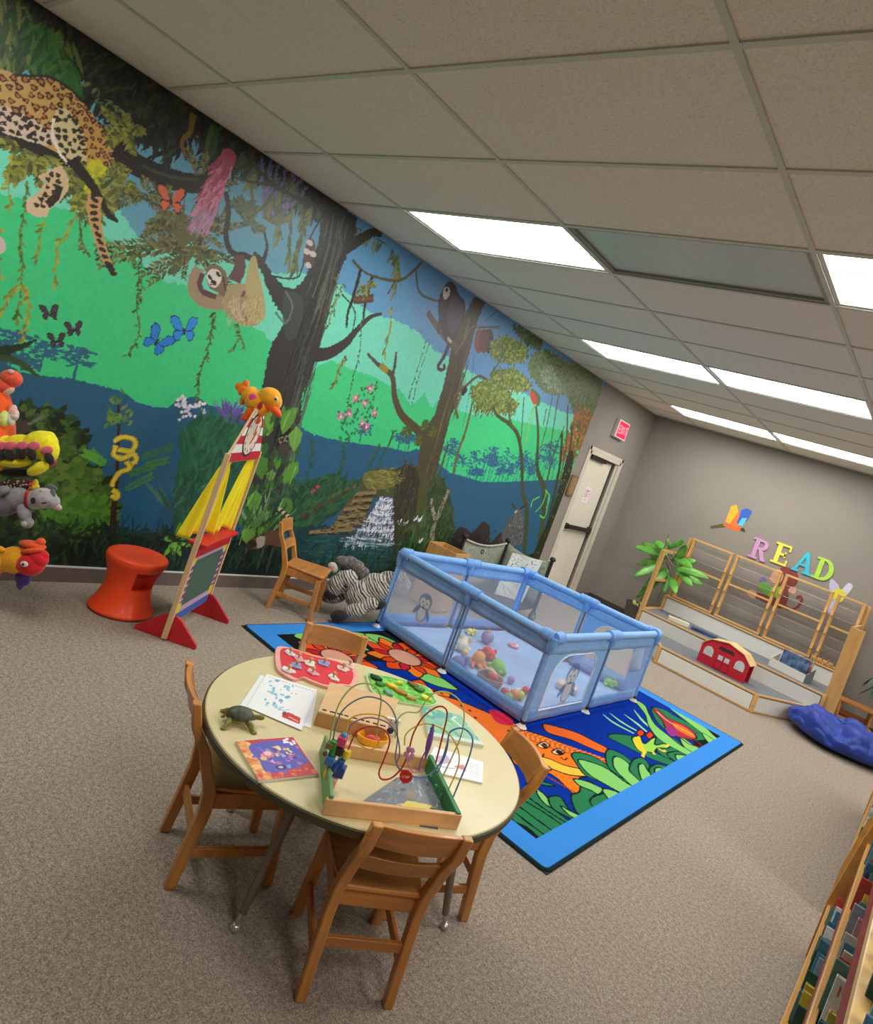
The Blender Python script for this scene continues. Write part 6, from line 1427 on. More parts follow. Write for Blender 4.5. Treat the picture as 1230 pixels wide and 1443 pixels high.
# ================================================================== PLANTS
LF = mat((96, 168, 62), .4, .16, 12, coat=.15); LFD = mat((34, 66, 40), .45, .2, 12)
def broad_leaf(mb, base, tipv, w, droop=.15, up=(0, 0, 1)):
    b = Vector(base); d = Vector(tipv)-b; L = d.length; x = d.normalized(); s_ = x.cross(Vector(up)); s_ = s_.normalized() if s_.length > .01 else Vector((0, 1, 0)); n_ = s_.cross(x)
    P = []
    for i in range(9):
        t = i/8; hw = w*math.sin(PI*min(1, t*.92+.04))**.8/2; c_ = b + d*t + Vector((0, 0, droop*L*math.sin(PI*t)*.6))
        P.append([c_ + s_*hw*q + n_*(-.15*abs(q)*hw) for q in (-1, -.5, 0, .5, 1)])
    mb.sheet([[tuple(p) for p in row] for row in P])
def pot(t, r, h, col):
    MB().lathe([(r*.72, 0), (r*.78, .01), (r, h), (r*1.05, h), (r*1.05, h-.02), (r*.92, h-.02), (r*.9, h-.03)], 32).build('pot', mat(col, .6, .06), t)
    MB().lathe([(.001, h-.03), (r*.91, h-.03)], 24, cap=False).build('soil', mat((56, 44, 34), .95, .2, 60), t, smooth=0)
t = thing('broadleaf_plant', 'tall green broad-leaved potted plant between the door and the riser', 'plant', (.29, 8.42, 0)); pot(t, .17, .32, (90, 84, 78))
stem_pts = [(0, 0, .3), (.02, 0, .7), (.04, .02, 1.05), (.03, 0, 1.3)]
MB().tube(stem_pts, [.016, .012, .009, .006], 8).build('stem', mat((110, 96, 60), .6), t)
B0 = Vector((.29, 8.42, 0)); mb = MB()
Lf = [((935,783),(893,770)), ((938,790),(897,795)), ((935,795),(893,812)), ((940,800),(905,830)), ((938,775),(922,762)), ((942,772),(965,762)), ((938,788),(915,782)), ((945,790),(962,780)), ((942,803),(925,818)), ((940,808),(897,842)), ((948,785),(975,800)),
      ((950,800),(998,815)), ((950,806),(990,824)), ((945,776),(940,760)), ((950,795),(980,790)), ((942,810),(935,835)), ((945,812),(952,836)), ((940,782),(905,765)), ((952,790),(968,768)), ((955,803),(975,826))]
for k, (a, b) in enumerate(Lf):
    pa, pb = Vector(on_y(*a, 8.45 + .06*math.sin(k))) - B0, Vector(on_y(*b, 8.40 + .22*math.sin(k*2.3))) - B0
    broad_leaf(mb, pa, pb, .105, .06, up=(.2, -1, .5)); 
mb.build('leaf', LF, t, solid=.0015, smooth=80)
mb = MB()
for k, (a, b) in enumerate(Lf[::2]): mb.tube([(.03, 0, 1.0 + .015*k), tuple(Vector(on_y(*a, 8.45)) - B0)], .005, 6)
for a, b in (((935,812),(902,845)), ((940,812),(925,850))): mb.tube([tuple(Vector(on_y(*a, 8.45)) - B0), tuple(Vector(on_y(*b, 8.42)) - B0)], .004, 6)
mb.build('petiole', mat((96, 70, 50), .6), t)
mb = MB()
for (u, v) in ((893,845),(898,850),(903,846),(896,855)): q = Vector(on_y(u, v, 8.42)) - B0; broad_leaf(mb, q, q + Vector((.05, -.03, -.06)), .05, .1, up=(.2, -1, .5))
mb.build('young_leaf', mat((176, 206, 110), .45, .1), t, solid=.001, smooth=80)
t = thing('palm_plant', 'dark green palm at the right photo edge beyond the riser post', 'plant', (3.30, 8.36, 0)); pot(t, .15, .30, (120, 108, 100))
MB().tube([(0, 0, .28), (0, 0, .75)], [.03, .02], 10).build('trunk', mat((96, 76, 54), .8, .15), t)
r_ = random.Random(4); mb = MB()
for k in range(16):
    a = k*2.4; rr = r_.uniform(.28, .42); z1 = r_.uniform(.75, 1.35); pts = spline([(0, 0, .72), (rr*.4*math.cos(a), rr*.4*math.sin(a), .72 + (z1-.6)*.75), (rr*math.cos(a), rr*math.sin(a), z1-.18)], 6)
    mb.tube(pts, .004, 5)
    for j in range(3, len(pts)):
        p = Vector(pts[j]); d = (Vector(pts[j]) - Vector(pts[j-1])).normalized(); s_ = d.cross(Vector((0, 0, 1))).normalized()
        for sg in (-1, 1): broad_leaf(mb, p, p + (d*.6 + s_*sg*.7 + Vector((0, 0, -.5)))*.15, .022, .05)
mb.build('frond', LFD, t, smooth=80)

# ================================================================== BEAN BAG, STEP STOOL, WAGON
def bag():
    n, k = 120, 54; vs = []; RD_ = [(7, 4, .3), (-5, 8, 1.2), (11, -3, 2.2), (3, 12, .8), (-13, -9, 1.9)]; r_ = np.random.RandomState(2); ph = r_.uniform(0, 6.28, 12); fr = r_.uniform(2, 6, 12)
    for i in range(k+1):
        v = i/k; a0 = PI*v
        for j in range(n):
            a = 2*PI*j/n; rx, ry = .50, .40
            rad = math.sin(a0)**.75; zz = -math.cos(a0)
            fold = sum(.016*math.sin(fr[q]*a + ph[q] + 3.2*v*math.cos(q)) for q in range(6)); crease = -.045*max(0, math.sin(5*a + 6*v))**6*math.sin(a0)
            x = rx*(rad + fold*math.sin(a0) + crease)*math.cos(a); y = ry*(rad + fold*math.sin(a0) + crease)*math.sin(a)
            z = .15 + .15*zz
            if zz > 0: z += zz*(.035*abs(math.sin(9*x*math.cos(.8)+6*y+2*math.sin(7*y))) - .03*abs(math.sin(14*y-5*x+1.7*math.sin(9*x))) + .050*math.sin(7*x+1.2)*math.cos(9*y) + .030*math.sin(16*x+5*y) - .07*math.exp(-((x-.06)**2*30 + (y+.03)**2*40)) + .02*math.sin(30*y+11*x) )
            rg_ = sum((1 - abs(math.sin(a_*x + b_*y + c_ + 1.3*math.sin(6*y + c_*3) + 5*z)))**3 for a_, b_, c_ in RD_); z -= .022*rg_*max(0, min(1, (z - .03)/.08)); x *= 1 - .035*rg_*math.sin(a0); y *= 1 - .035*rg_*math.sin(a0)
            vs.append((x, y, max(.003, z)))
    fs = [(i*n + j, i*n + (j+1) % n, (i+1)*n + (j+1) % n, (i+1)*n + j) for i in range(k) for j in range(n)]
    return MB().add(vs, fs)
t = thing('bean_bag', 'slumped royal blue fabric bean bag on the carpet in front of the riser post', 'bean bag', (2.87, 7.58, 0), -.12)
bag().build('cover', mat((16, 54, 150), .5, .10, 9, sheen=.08, bump=.5, bscale=40), t, smooth=180, subsurf=1)
mb = MB(); mb.tube([(.05*math.cos(a)*(1+.2*math.sin(3*a)) + .05, .04*math.sin(a)-.03, .262 + .008*math.sin(5*a)) for a in [i*PI/8 for i in range(16)]], .012, 8, closed=True)
mb.build('gathered_seam', mat((20, 50, 150), .5), t)
t = thing('step_stool', 'small oak step stool standing beside the riser post behind the bean bag', 'step stool', (2.86, 8.42, 0), .25)
MB().box((0, 0, .34), (.34, .24, .022)).build('top', OAK2, t, bevel=.004); MB().box((0, -.13, .17), (.32, .16, .020)).build('step', OAK2, t, bevel=.004)
for s in (-1, 1): MB().prism([(-.21, 0), (.12, 0), (.10, .33), (-.06, .33), (-.07, .18), (-.20, .16)], s*.15-.010, s*.15+.010, Matrix(((0, 0, 1, 0), (1, 0, 0, 0), (0, 1, 0, 0), (0, 0, 0, 1)))).build('side_panel', OAK, t, bevel=.003)
MB().box((0, .08, .20), (.28, .016, .05)).build('stretcher', OAK2, t, bevel=.003)

# folding canvas wagon behind the playpen
W0, W1 = Vector((-.50, 6.14, 0)), Vector((.02, 6.26, 0)); wx = (W1-W0).normalized(); wy = Vector((-wx.y, wx.x, 0)); W3 = Vector((-.45, 5.62, 0))
t = thing('folding_wagon', 'olive-grey canvas cart with black corner posts behind the playpen', 'wagon', ((W0.x+W1.x)/2, (W0.y+W1.y)/2, 0))
Ow = Vector(t.location); CANV = mat((150, 154, 134), .85, .10, 30, bump=.2, bscale=400); BLKP = mat((34, 30, 30), .6, .05)
# three posts nearest the viewer and one at the wall
posts = [Vector((-.42, 5.24, 0)), W0, W1]
for i, p in enumerate(posts):
    q = p - Ow; MB().tube([q + Vector((0, 0, .07)), q + Vector((0, 0, .69))], .018, 12).build('post', BLKP, t); MB().lathe([(.012, 0), (.030, .006), (.034, .022), (.026, .04), (.010, .046)], 16, tuple(q + Vector((0, 0, .67)))).build('knob', BLKP, t)
    wl = MB().tube([q + Vector((-.016, 0, .055)), q + Vector((.016, 0, .055))], .052, 20).build('wheel', mat((70, 70, 70), .6), t); MB().tube([q + Vector((-.020, 0, .055)), q + Vector((.020, 0, .055))], .022, 14).build('hub', mat((150, 150, 148), .4), wl)
def canvas(a, b, z0, z1, sag, col=CANV, nm='canvas_side'):
    P = []
    for j in range(7):
        v = j/6; P.append([tuple(a.lerp(b, u) - Ow + Vector((0, 0, z0 + (z1 - z0)*v - sag*math.sin(PI*u)*v))) for u in np.linspace(.03, .97, 14)])
    MB().sheet(P).build(nm, col, t, solid=.004, smooth=80)
for a, b in ((0, 1), (1, 2)): canvas(posts[a], posts[b], .16, .67, .05)
cA, cB = posts[0]-Ow, posts[1]-Ow
MB().tube([cA.lerp(cB, u) + Vector((.012, -.01, .665 - .05*math.sin(PI*u))) for u in np.linspace(.03, .97, 10)], .010, 8).build('rim_hem', mat((176, 178, 160), .8), t)
MB().tube([cA.lerp(cB, .45) + Vector((.016 + .014*math.cos(a), .0, .55 + .020*math.sin(a))) for a in [i*PI/8 for i in range(16)]], .005, 8, closed=True).build('grommet', BLKP, t)
mb = MB(); mb.prism([(p.x-Ow.x, p.y-Ow.y) for p in posts + [Vector((.10, 5.66, 0))]], .14, .16); mb.build('floor_board', BLKP, t, smooth=0)
# floral cloth hung over the cart's near corner
pt = Paint(.36, .60, .004, (226, 232, 226)); r_ = random.Random(8)
for k in range(260):
    x, y = r_.uniform(0, .36), r_.uniform(0, .60); c_ = r_.choice([(206, 96, 84), (120, 150, 160), (90, 150, 130), (214, 140, 110), (150, 170, 180), (196, 206, 196), (140, 100, 110)])
    pt.leaf((x, y), r_.uniform(.012, .030), r_.uniform(.006, .012), r_.uniform(0, 6.28), c_)
tl, tr, bl, br = vp(722,779,6.95), vp(765,791,7.0), vp(687,857,6.95), vp(727,866,7.0)
tp = (tl+tr)/2
def cloth_place(x, y):
    u = x/.36; v = y/.60; out = []
    for a, b in zip(u, v):
        p = bl.lerp(br, a).lerp(tl.lerp(tr, a), b); p = p - Vector(_F)*(.012*math.sin(a*9 + b*2)) ; out.append(tuple(p))
    return np.array(out)
o = pt.mesh('floral_cloth', attr_mat('cloth_print', .9), cloth_place); tag(o, 'white cloth with small coloured flowers hanging over the canvas cart', 'cloth')
md = o.modifiers.new('solid', 'SOLIDIFY'); md.thickness = .003
# tan wooden box seen beside the cart
t = thing('wooden_crate', 'tan wooden crate top by the mural behind the playpen corner', 'crate', (-.33, 4.95, 0), .1)
for s in (-1, 1): MB().box((s*.15, 0, .30), (.014, .26, .56)).build('side_panel', BIRV, t, smooth=0, bevel=.002); MB().box((0, s*.125, .30), (.29, .012, .56)).build('side_panel', BIRV, t, smooth=0, bevel=.002)
MB().box((0, 0, .03), (.30, .25, .02)).build('base', BIRV, t, smooth=0)

# ================================================================== BOOK DISPLAY CASES on the right
CASE = mat((196, 142, 66), .42, .08, 20, wood=(1, .1, 1), coat=.2); CASEL = mat((232, 190, 118), .42, .05, 20, wood=(1, .1, 1), coat=.2); REDIN = mat((132, 40, 30), .6, .1)
TIERS = [(3.270, .08, .25, .43), (3.318, .40, .57, .40), (3.360, .72, .90, .36)]
def bookcase(label, y0, y1):
    t = thing('bookcase', label, 'bookcase', (3.5, (y0+y1)/2, 0)); cy = (y0+y1)/2; L = y1-y0
    for k, (xf, zf, zl, dp) in enumerate(TIERS):
        MB().box((xf + dp/2 - 3.5, 0, zf-.010), (dp, L-.04, .02)).build('shelf_board', REDIN, t, smooth=0)
        MB().box((xf - 3.5 + .009, 0, zl-.035), (.018, L-.04, .07)).build('front_lip', CASEL if k == 2 else CASE, t, smooth=0, bevel=.003)
        if k == 2: MB().box((xf - 3.5 + .012, 0, zl), (.030, L, .016)).build('top_rail', CASEL, t, smooth=0, bevel=.003)
    for s in (-1, 1): MB().prism([(3.262-3.5, 0), (3.75-3.5, 0), (3.75-3.5, 1.00), (3.358-3.5, .91), (3.30-3.5, .58), (3.262-3.5, .26)], s*(L/2-.01)-.010, s*(L/2-.01)+.010, Matrix(((1, 0, 0, 0), (0, 0, -1, 0), (0, 1, 0, 0), (0, 0, 0, 1)))).build('side_panel', CASE, t, smooth=0, bevel=.002)
    MB().box((3.74-3.5, 0, .5), (.016, L-.04, 1.0)).build('back_panel', CASE, t, smooth=0)
    return t
bookcase('oak picture-book display case at the lower right corner, nearest the viewer', 1.15, 3.52)
bookcase('oak picture-book display case beyond the near one, toward the bean bag', 3.98, 6.0)
r_ = random.Random(21)
PAL = [((62, 104, 140), 'slate blue'), ((36, 84, 66), 'dark green'), ((150, 170, 184), 'pale blue'), ((212, 204, 186), 'cream'), ((46, 56, 92), 'navy'), ((206, 150, 160), 'pink'), ((214, 190, 60), 'yellow'), ((96, 132, 120), 'grey-green'), ((186, 70, 56), 'red'), ((120, 96, 120), 'mauve'), ((232, 230, 224), 'white'), ((72, 128, 150), 'teal')]
def book(y, k, th, w, h, col, lbl, lean=.0, dx=0.0, out=0.0, grp='books in the oak display cases', nm='picture_book'):
    xf, zf, zl, dp = TIERS[k]; m_ = mat(col, .4, .10, 30, coat=.25)
    o = MB().box((0, 0, h/2), (w, .0025, h)).box((0, th, h/2), (w, .0025, h)).box((w/2*-1+.001, th/2, h/2), (.0025, th, h)).build(nm, m_, None, smooth=0, bevel=.0008)
    MB().box((.002, th/2, h/2), (w-.008, th-.0026, h-.008)).build('pages', mat((232, 226, 208), .8, .03), o, smooth=0)
    o.matrix_world = Matrix.Translation((xf + .022 + w/2 - out, y, zf + .001)) @ Matrix.Rotation(lean, 4, 'X') @ Matrix.Rotation(dx, 4, 'Z')
    return tag(o, lbl, 'book', grp)
TN = ['lowest', 'middle', 'top']
USED = set()
def row(k, y0, y1, case, hmax):
    y = y0; L = []
    while y < y1 - .06:
        th = r_.uniform(.010, .022); h = r_.uniform(hmax-.05, hmax); ln = -r_.uniform(.16, .36)
        if y + th + h*.36 > y1 + .10: break
        L.append((y, th, r_.uniform(.19, .24), h, ln, r_.uniform(-.012, .012))); y += th + r_.uniform(.012, .085)
    for _ in range(400):
        C_ = []
        for i in range(len(L)):
            C_.append(r_.choice([q for q in PAL if not C_ or q[1] != C_[-1][1]]))
        tr = [(k, case, C_[i-1][1] if i else 'end', C_[i][1], C_[i+1][1] if i + 1 < len(L) else 'end') for i in range(len(L))]
        if len(set(tr)) == len(tr): break
    hit = min(range(len(L)), key=lambda i: abs(L[i][0] - 1.93)) if (k == 1 and case == 'nearest') else -1
    for i, (yy, th, w, h, ln, out) in enumerate(L):
        a = C_[i-1][1] + ' book' if i else 'case end'; b = C_[i+1][1] + ' book' if i + 1 < len(L) else 'case end'
        if i == hit:
            o = book(yy, k, .022, .235, .305, (232, 232, 230), 'tall white book with a small orange letter M, middle shelf of nearest case', ln, 0, 0)
            for ch, s_, x0, z0, col in (('M', .026, -.108, .262, (214, 110, 60)), ('T', .055, -.104, .175, (60, 80, 130))):
                pl = Paint(s_*1.1, s_*1.2, .0012, (232, 232, 230)); text_strokes(pl, ch, s_*.2, s_*.1, s_, col, s_*.2)
                pl.mesh('cover_lettering', attr_mat('print', .6), lambda a_, b_: np.stack([a_ + x0, 0*a_ - .0017, b_ + z0], 1), o)
            continue
        book(yy, k, th, w, h, C_[i][0], '%s book behind %s, before %s, %s shelf of %s case' % (C_[i][1], a, b, TN[k], case), ln, 0, out)
row(0, 1.45, 3.40, 'nearest', .30); row(1, 1.30, 3.40, 'nearest', .30); row(2, 1.19, 3.40, 'nearest', .29)
row(0, 4.03, 5.8, 'farther', .30); row(1, 4.03, 5.8, 'farther', .30); row(2, 4.03, 5.8, 'farther', .29)

# ================================================================== THINGS ON THE ROUND TABLE
def tz(u, v, z=TZ): return Vector(on_z(u, v, z))
def flat_item(name, label, cat, quad, thick, w, h, paint, edge=(236, 232, 222), grp=None, z=TZ, mt='print_gloss', side_name='pages', gl=.4):
    """quad: photo corners of the top face, clockwise from the upper left; paint(pt) fills the w x h cover"""
    P = [tz(u, v, z + thick) for u, v in quad]; c = sum(P, Vector())/4; c.z = z
    t = thing(name, label, cat, tuple(c), 0, grp); L = [p - c for p in P]
    def bl(u, v): return L[3].lerp(L[2], u).lerp(L[0].lerp(L[1], u), v)
    mb = MB(); q = [bl(0, 0), bl(1, 0), bl(1, 1), bl(0, 1)]
    mb.add([(p.x, p.y, .0004) for p in q] + [(p.x, p.y, thick - .0006) for p in q], [(3, 2, 1, 0), (4, 5, 6, 7), (0, 1, 5, 4), (1, 2, 6, 5), (2, 3, 7, 6), (3, 0, 4, 7)])
    mb.build(side_name, mat(edge, .6, .02), t, smooth=0)
    pt = Paint(w, h, .0022, (255, 255, 255)); paint(pt)
    pt.mesh('cover' if side_name == 'pages' else 'face', attr_mat(mt, gl, coat=.2), lambda x, y: np.array([tuple(bl(min(1, a/w), min(1, b/h)).xy) + (thick,) for a, b in zip(x, y)]), t)
    return t
r6 = random.Random(66)
def rnd_blobs(pt, n, w, h, cols, s=(.008, .02)):
    for _ in range(n): pt.dot((r6.uniform(0, w), r6.uniform(0, h)), r6.uniform(*s), r6.choice(cols), r6.uniform(.4, 1), r6.uniform(0, 3))
def p_story(pt):
    w, h = .22, .22; pt.raw([(0, 0), (w, 0), (w, h), (0, h)], (206, 40, 52))
    pt.raw([(0, 0), (.05, 0), (.03, h), (0, h)], (236, 150, 70)); rnd_blobs(pt, 40, .05, h, [(240, 170, 90), (226, 120, 60), (250, 196, 120)])
    pt.poly([(.04, .19), (.19, .20), (.21, .12), (.20, .06), (.05, .03), (.04, .1)], (92, 84, 186), True)
    for k in range(60): pt.dot((r6.gauss(.12, .04), r6.gauss(.12, .04)), r6.uniform(.005, .014), r6.choice([(112, 96, 206), (80, 90, 180), (196, 110, 190), (236, 150, 200), (70, 60, 140), (140, 150, 226)]), .7, r6.uniform(0, 3))
    pt.dot((.085, .13), .022, (226, 110, 170), .9); pt.dot((.085, .135), .014, (246, 206, 190), .9); pt.dot((.06, .11), .012, (240, 190, 90))
    for k in range(16): pt.dot((r6.uniform(.11, .18), r6.uniform(.115, .17)), r6.uniform(.005, .009), r6.choice([(246, 214, 70), (240, 196, 80), (236, 226, 150)]), .6, r6.uniform(0, 3))
    pt.dot((.10, .055), .02, (40, 34, 80), .7); pt.dot((.10, .055), .010, (200, 190, 230), .7); rnd_blobs(pt, 18, w, .04, [(236, 120, 60), (220, 60, 50)], (.005, .012))
    for k in range(14): pt.dot((.19 + r6.uniform(-.02, .02), .19 + r6.uniform(-.02, .02)), .006, (250, 240, 250))
flat_item('picture_book', 'glossy red and purple children\'s picture book lying near the toy turtle', 'book', [(332,1044), (413,1038), (449.6,1090.6), (365,1099.7)], .008, .22, .22, p_story)
def p_sheet(pt):
    w, h = .28, .22; pt.raw([(0, 0), (w, 0), (w, h), (0, h)], (244, 244, 246))
    for k in range(14): pt.line([(.02 + k*.018, .205), (.03 + k*.018, .205)], .002, (80, 80, 90), False); pt.line([(.02 + k*.018, .012), (.03 + k*.018, .012)], .002, (80, 80, 90), False)
    for k in range(11): pt.line([(.012, .02 + k*.018), (.012, .03 + k*.018)], .002, (80, 80, 90), False)
    for k in range(30):
        a = (r6.uniform(.03, .16), r6.uniform(.04, .20)); pt.dot(a, r6.uniform(.006, .013), r6.choice([(140, 196, 220), (110, 176, 206), (170, 206, 226)]), .7, r6.uniform(0, 3))
    for k in range(8): pt.dot((r6.uniform(.03, .2), r6.uniform(.05, .18)), .004, (226, 160, 180))
    pt.line([(.10, .06), (.15, .05), (.19, .07)], .004, (150, 206, 214)); pt.poly([(.17, .02), (.26, .02), (.255, .05), (.19, .055), (.165, .04)], (206, 36, 40)); pt.dot((.175, .04), .012, (140, 40, 40)); pt.line([(.2, .035), (.25, .03)], .004, (240, 190, 150))
flat_item('activity_sheet', 'white printed sheet under the top activity sheet, skewed toward the turtle', 'paper', [(367,951), (447,975), (438,1026), (338,994)], .002, .28, .22, lambda p: p.raw([(0, 0), (.28, 0), (.28, .22), (0, .22)], (240, 240, 242)), side_name='sheet')
flat_item('activity_sheet', 'white activity sheet with blue spots and a red corner picture, on top', 'paper', [(375.6,949.4), (447,972), (425,1029), (348,996)], .002, .28, .22, p_sheet, z=TZ+.0025, side_name='sheet')
def p_green(pt):
    w, h = .22, .17; pt.raw([(0, 0), (w, 0), (w, h), (0, h)], (140, 196, 166)); pt.raw([(0, .10), (.15, .13), (.17, h), (0, h)], (96, 176, 166)); rnd_blobs(pt, 26, w, h, [(150, 210, 150), (120, 190, 170), (176, 220, 170), (100, 170, 150)])
    pt.line([(.15, .05), (.17, .09), (.15, .13), (.18, .15)], .008, (220, 238, 222)); pt.raw([(0, 0), (w, 0), (w, .02), (0, .02)], (206, 226, 206))
flat_item('picture_book', 'pale green picture book lying at the playpen side of the table', 'book', [(593,995), (650,1008), (682,1050), (604,1036)], .012, .22, .17, p_green)
def p_note(pt):
    w, h = .24, .15; pt.raw([(0, 0), (w, 0), (w, h), (0, h)], (244, 243, 244)); pt.poly([(.02, .09), (.07, .12), (.10, .08), (.05, .05)], (196, 170, 206)); pt.poly([(.11, .06), (.15, .09), (.17, .05)], (216, 110, 120)); pt.line([(.03, .05), (.08, .04), (.12, .05)], .004, (120, 130, 180))
    for k in range(7): pt.line([(.18, .03 + k*.014), (.225, .03 + k*.014)], .0022, (150, 150, 170), False)
flat_item('worksheet_pad', 'stack of white worksheets with small purple and red drawing, nearest the tray', 'paper', [(612,1052), (681,1074), (680,1103), (596,1084)], .006, .24, .15, p_note, side_name='sheets')
def p_yel(pt):
    w, h = .2, .12; pt.raw([(0, 0), (w, 0), (w, h), (0, h)], (240, 224, 70)); pt.poly([(.12, .0), (.2, .0), (.2, .07), (.15, .06)], (90, 90, 96)); pt.line([(.02, .02), (.05, .10)], .004, (250, 246, 200)); pt.dot((.16, .08), .012, (40, 40, 44))
flat_item('colour_card', 'yellow and dark grey card sticking out beneath the front rail of the tray', 'card', [(545,1128), (624,1131), (618,1169), (548,1158)], .002, .2, .12, p_yel, side_name='sheet')
def p_bag(pt):
    w, h = .26, .16; pt.raw([(0, 0), (w, 0), (w, h), (0, h)], (120, 126, 134)); 
    for k in range(70): x, y = r6.uniform(0, w), r6.uniform(0, h); pt.line([(x, y), (x + r6.uniform(-.03, .03), y + r6.uniform(.01, .03))], r6.uniform(.001, .005), r6.choice([(170, 176, 184), (96, 102, 112), (206, 210, 216), (140, 146, 154)]), False)
    pt.raw([(.10, 0), (.22, 0), (.20, .03), (.12, .035)], (232, 214, 80)); rnd_blobs(pt, 8, w, h, [(86, 88, 96), (150, 130, 110)], (.008, .02))
flat_item('plastic_bag', 'clear zip bag with grey cards lying inside the wooden tray', 'plastic bag', [(560,1095), (600,1092), (640,1150), (512,1128)], .006, .26, .16, p_bag, edge=(160, 166, 172), side_name='contents', gl=.15)

# red peg puzzle
out = [(391,911),(412,913),(439,922),(476,930),(494,938),(504,946),(505,955),(499,966),(485,965),(462,967),(440,960),(426,954),(414,957),(402,951),(391,942),(388,928)]
P = [tz(u, v, TZ+.012) for u, v in out]; c0 = sum(P, Vector())/len(P); c0.z = TZ
t = thing('peg_puzzle', 'red and pink wooden peg puzzle with cloud-shaped edge near the far chair', 'puzzle', tuple(c0))
poly = spline([(p.x-c0.x, p.y-c0.y) for p in P], 4, True)
MB().prism(poly, 0, .011).build('board', mat((240, 170, 160), .45, .03), t, bevel=.001)
MB().prism([(x*.90, y*.86) for x, y in poly], .0112, .0125).build('inlay', mat((222, 40, 54), .4, .04), t, smooth=0, label='red inlaid puzzle field')
for k, (u, v) in enumerate([(409,919),(421,926),(437,933),(457,933),(484,941),(407,943),(441,946),(470,953),(418,936),(493,936)]):
    q = tz(u, v, TZ+.02) - c0; cc = [(240, 226, 226), (236, 170, 190), (244, 236, 222), (150, 160, 210), (240, 200, 196)][k % 5]
    pc = MB().prism([(q.x + (.026 + .006*math.sin(3*a+k))*math.cos(a), q.y + (.022 + .006*math.cos(2*a+k))*math.sin(a)) for a in [i*PI/9 for i in range(18)]], .0126, .018).build('piece', mat(cc, .45, .12, 60), t, bevel=.001)
    MB().lathe([(.003, .018), (.003, .024), (.008, .028), (.009, .033), (.006, .038), (.001, .039)], 14, (q.x, q.y, 0)).build('peg', mat((206, 160, 104), .5, .05), pc)
# green farm puzzle
out = [(517,948),(535,951),(562,956),(590,963),(606,970),(613,982),(617,991),(600,994),(584,992),(560,988),(542,984),(524,973),(518,960)]
P = [tz(u, v, TZ+.010) for u, v in out]; c0 = sum(P, Vector())/len(P); c0.z = TZ
t = thing('farm_puzzle', 'green wooden farm puzzle with raised yellow, brown and black animal pieces', 'puzzle', tuple(c0))
poly = spline([(p.x-c0.x, p.y-c0.y) for p in P], 3, True)
MB().prism(poly, 0, .009).build('board', mat((196, 214, 170), .5, .04), t); MB().prism([(x*.95, y*.93) for x, y in poly], .0092, .011).build('field', mat((112, 196, 70), .45, .25, 60), t, smooth=0, label='bright green painted field')
for k, (u, v, L, a, cc) in enumerate([(530,954,.05,.4,(28,34,26)),(536,963,.04,1,(60,130,60)),(552,965,.05,.2,(246,196,40)),(563,961,.03,1.2,(240,210,70)),(566,974,.055,.5,(176,130,60)),(583,964,.05,.3,(120,90,50)),(592,971,.045,.9,(60,120,50)),(600,982,.05,.2,(226,226,70)),(579,982,.04,.7,(196,150,80)),(548,975,.045,.1,(120,170,150)),(606,976,.03,1.2,(150,210,90))]):
    q = tz(u, v, TZ+.02) - c0; r = random.Random(k)
    MB().prism([(q.x + L*.5*(1 + .25*math.sin(3*b+k))*math.cos(b)*math.cos(a) - L*.32*math.sin(b)*math.sin(a), q.y + L*.5*(1 + .25*math.sin(3*b+k))*math.cos(b)*math.sin(a) + L*.32*math.sin(b)*math.cos(a)) for b in [i*PI/9 for i in range(18)]], .0112, .022).build('animal_piece', mat(cc, .4, .12, 50), t, bevel=.002)
# wooden box with slots
q = [tz(465,961,TZ+.05), tz(562,985,TZ+.05), tz(545,1028,TZ+.05), tz(448,1002,TZ+.05)]; c0 = sum(q, Vector())/4; c0.z = TZ
t = thing('slotted_wooden_box', 'plain pale wooden box with a row of black slots along its front edge', 'wooden box', tuple(c0))
L = [(p.x-c0.x, p.y-c0.y) for p in q]; MPL = mat((222, 180, 126), .5, .05, 18, wood=(1, .1, 1)); MPL2 = mat((196, 146, 92), .5, .06, 18, wood=(1, .1, 1))
MB().prism(L, 0, .042).build('body', MPL2, t, smooth=0, bevel=.002); MB().prism(L, .0425, .050).build('lid', MPL, t, smooth=0, bevel=.0015)
a, b = Vector(L[3]), Vector(L[2]); up_ = (Vector(L[0]) - a).normalized()
mb = MB()
for k in range(9):
    u0, u1 = .05 + k*.105, .05 + k*.105 + (.085 if k % 3 else .06); p0 = a.lerp(b, u0) + up_*.014; p1 = a.lerp(b, u1) + up_*.014; p2 = p1 + up_*.010; p3 = p0 + up_*.010
    mb.add([(p0.x, p0.y, .0505), (p1.x, p1.y, .0505), (p2.x, p2.y, .0505), (p3.x, p3.y, .0505)], [(0, 1, 2, 3)])
mb.build('slots', mat((22, 20, 20), .7), t, smooth=0)
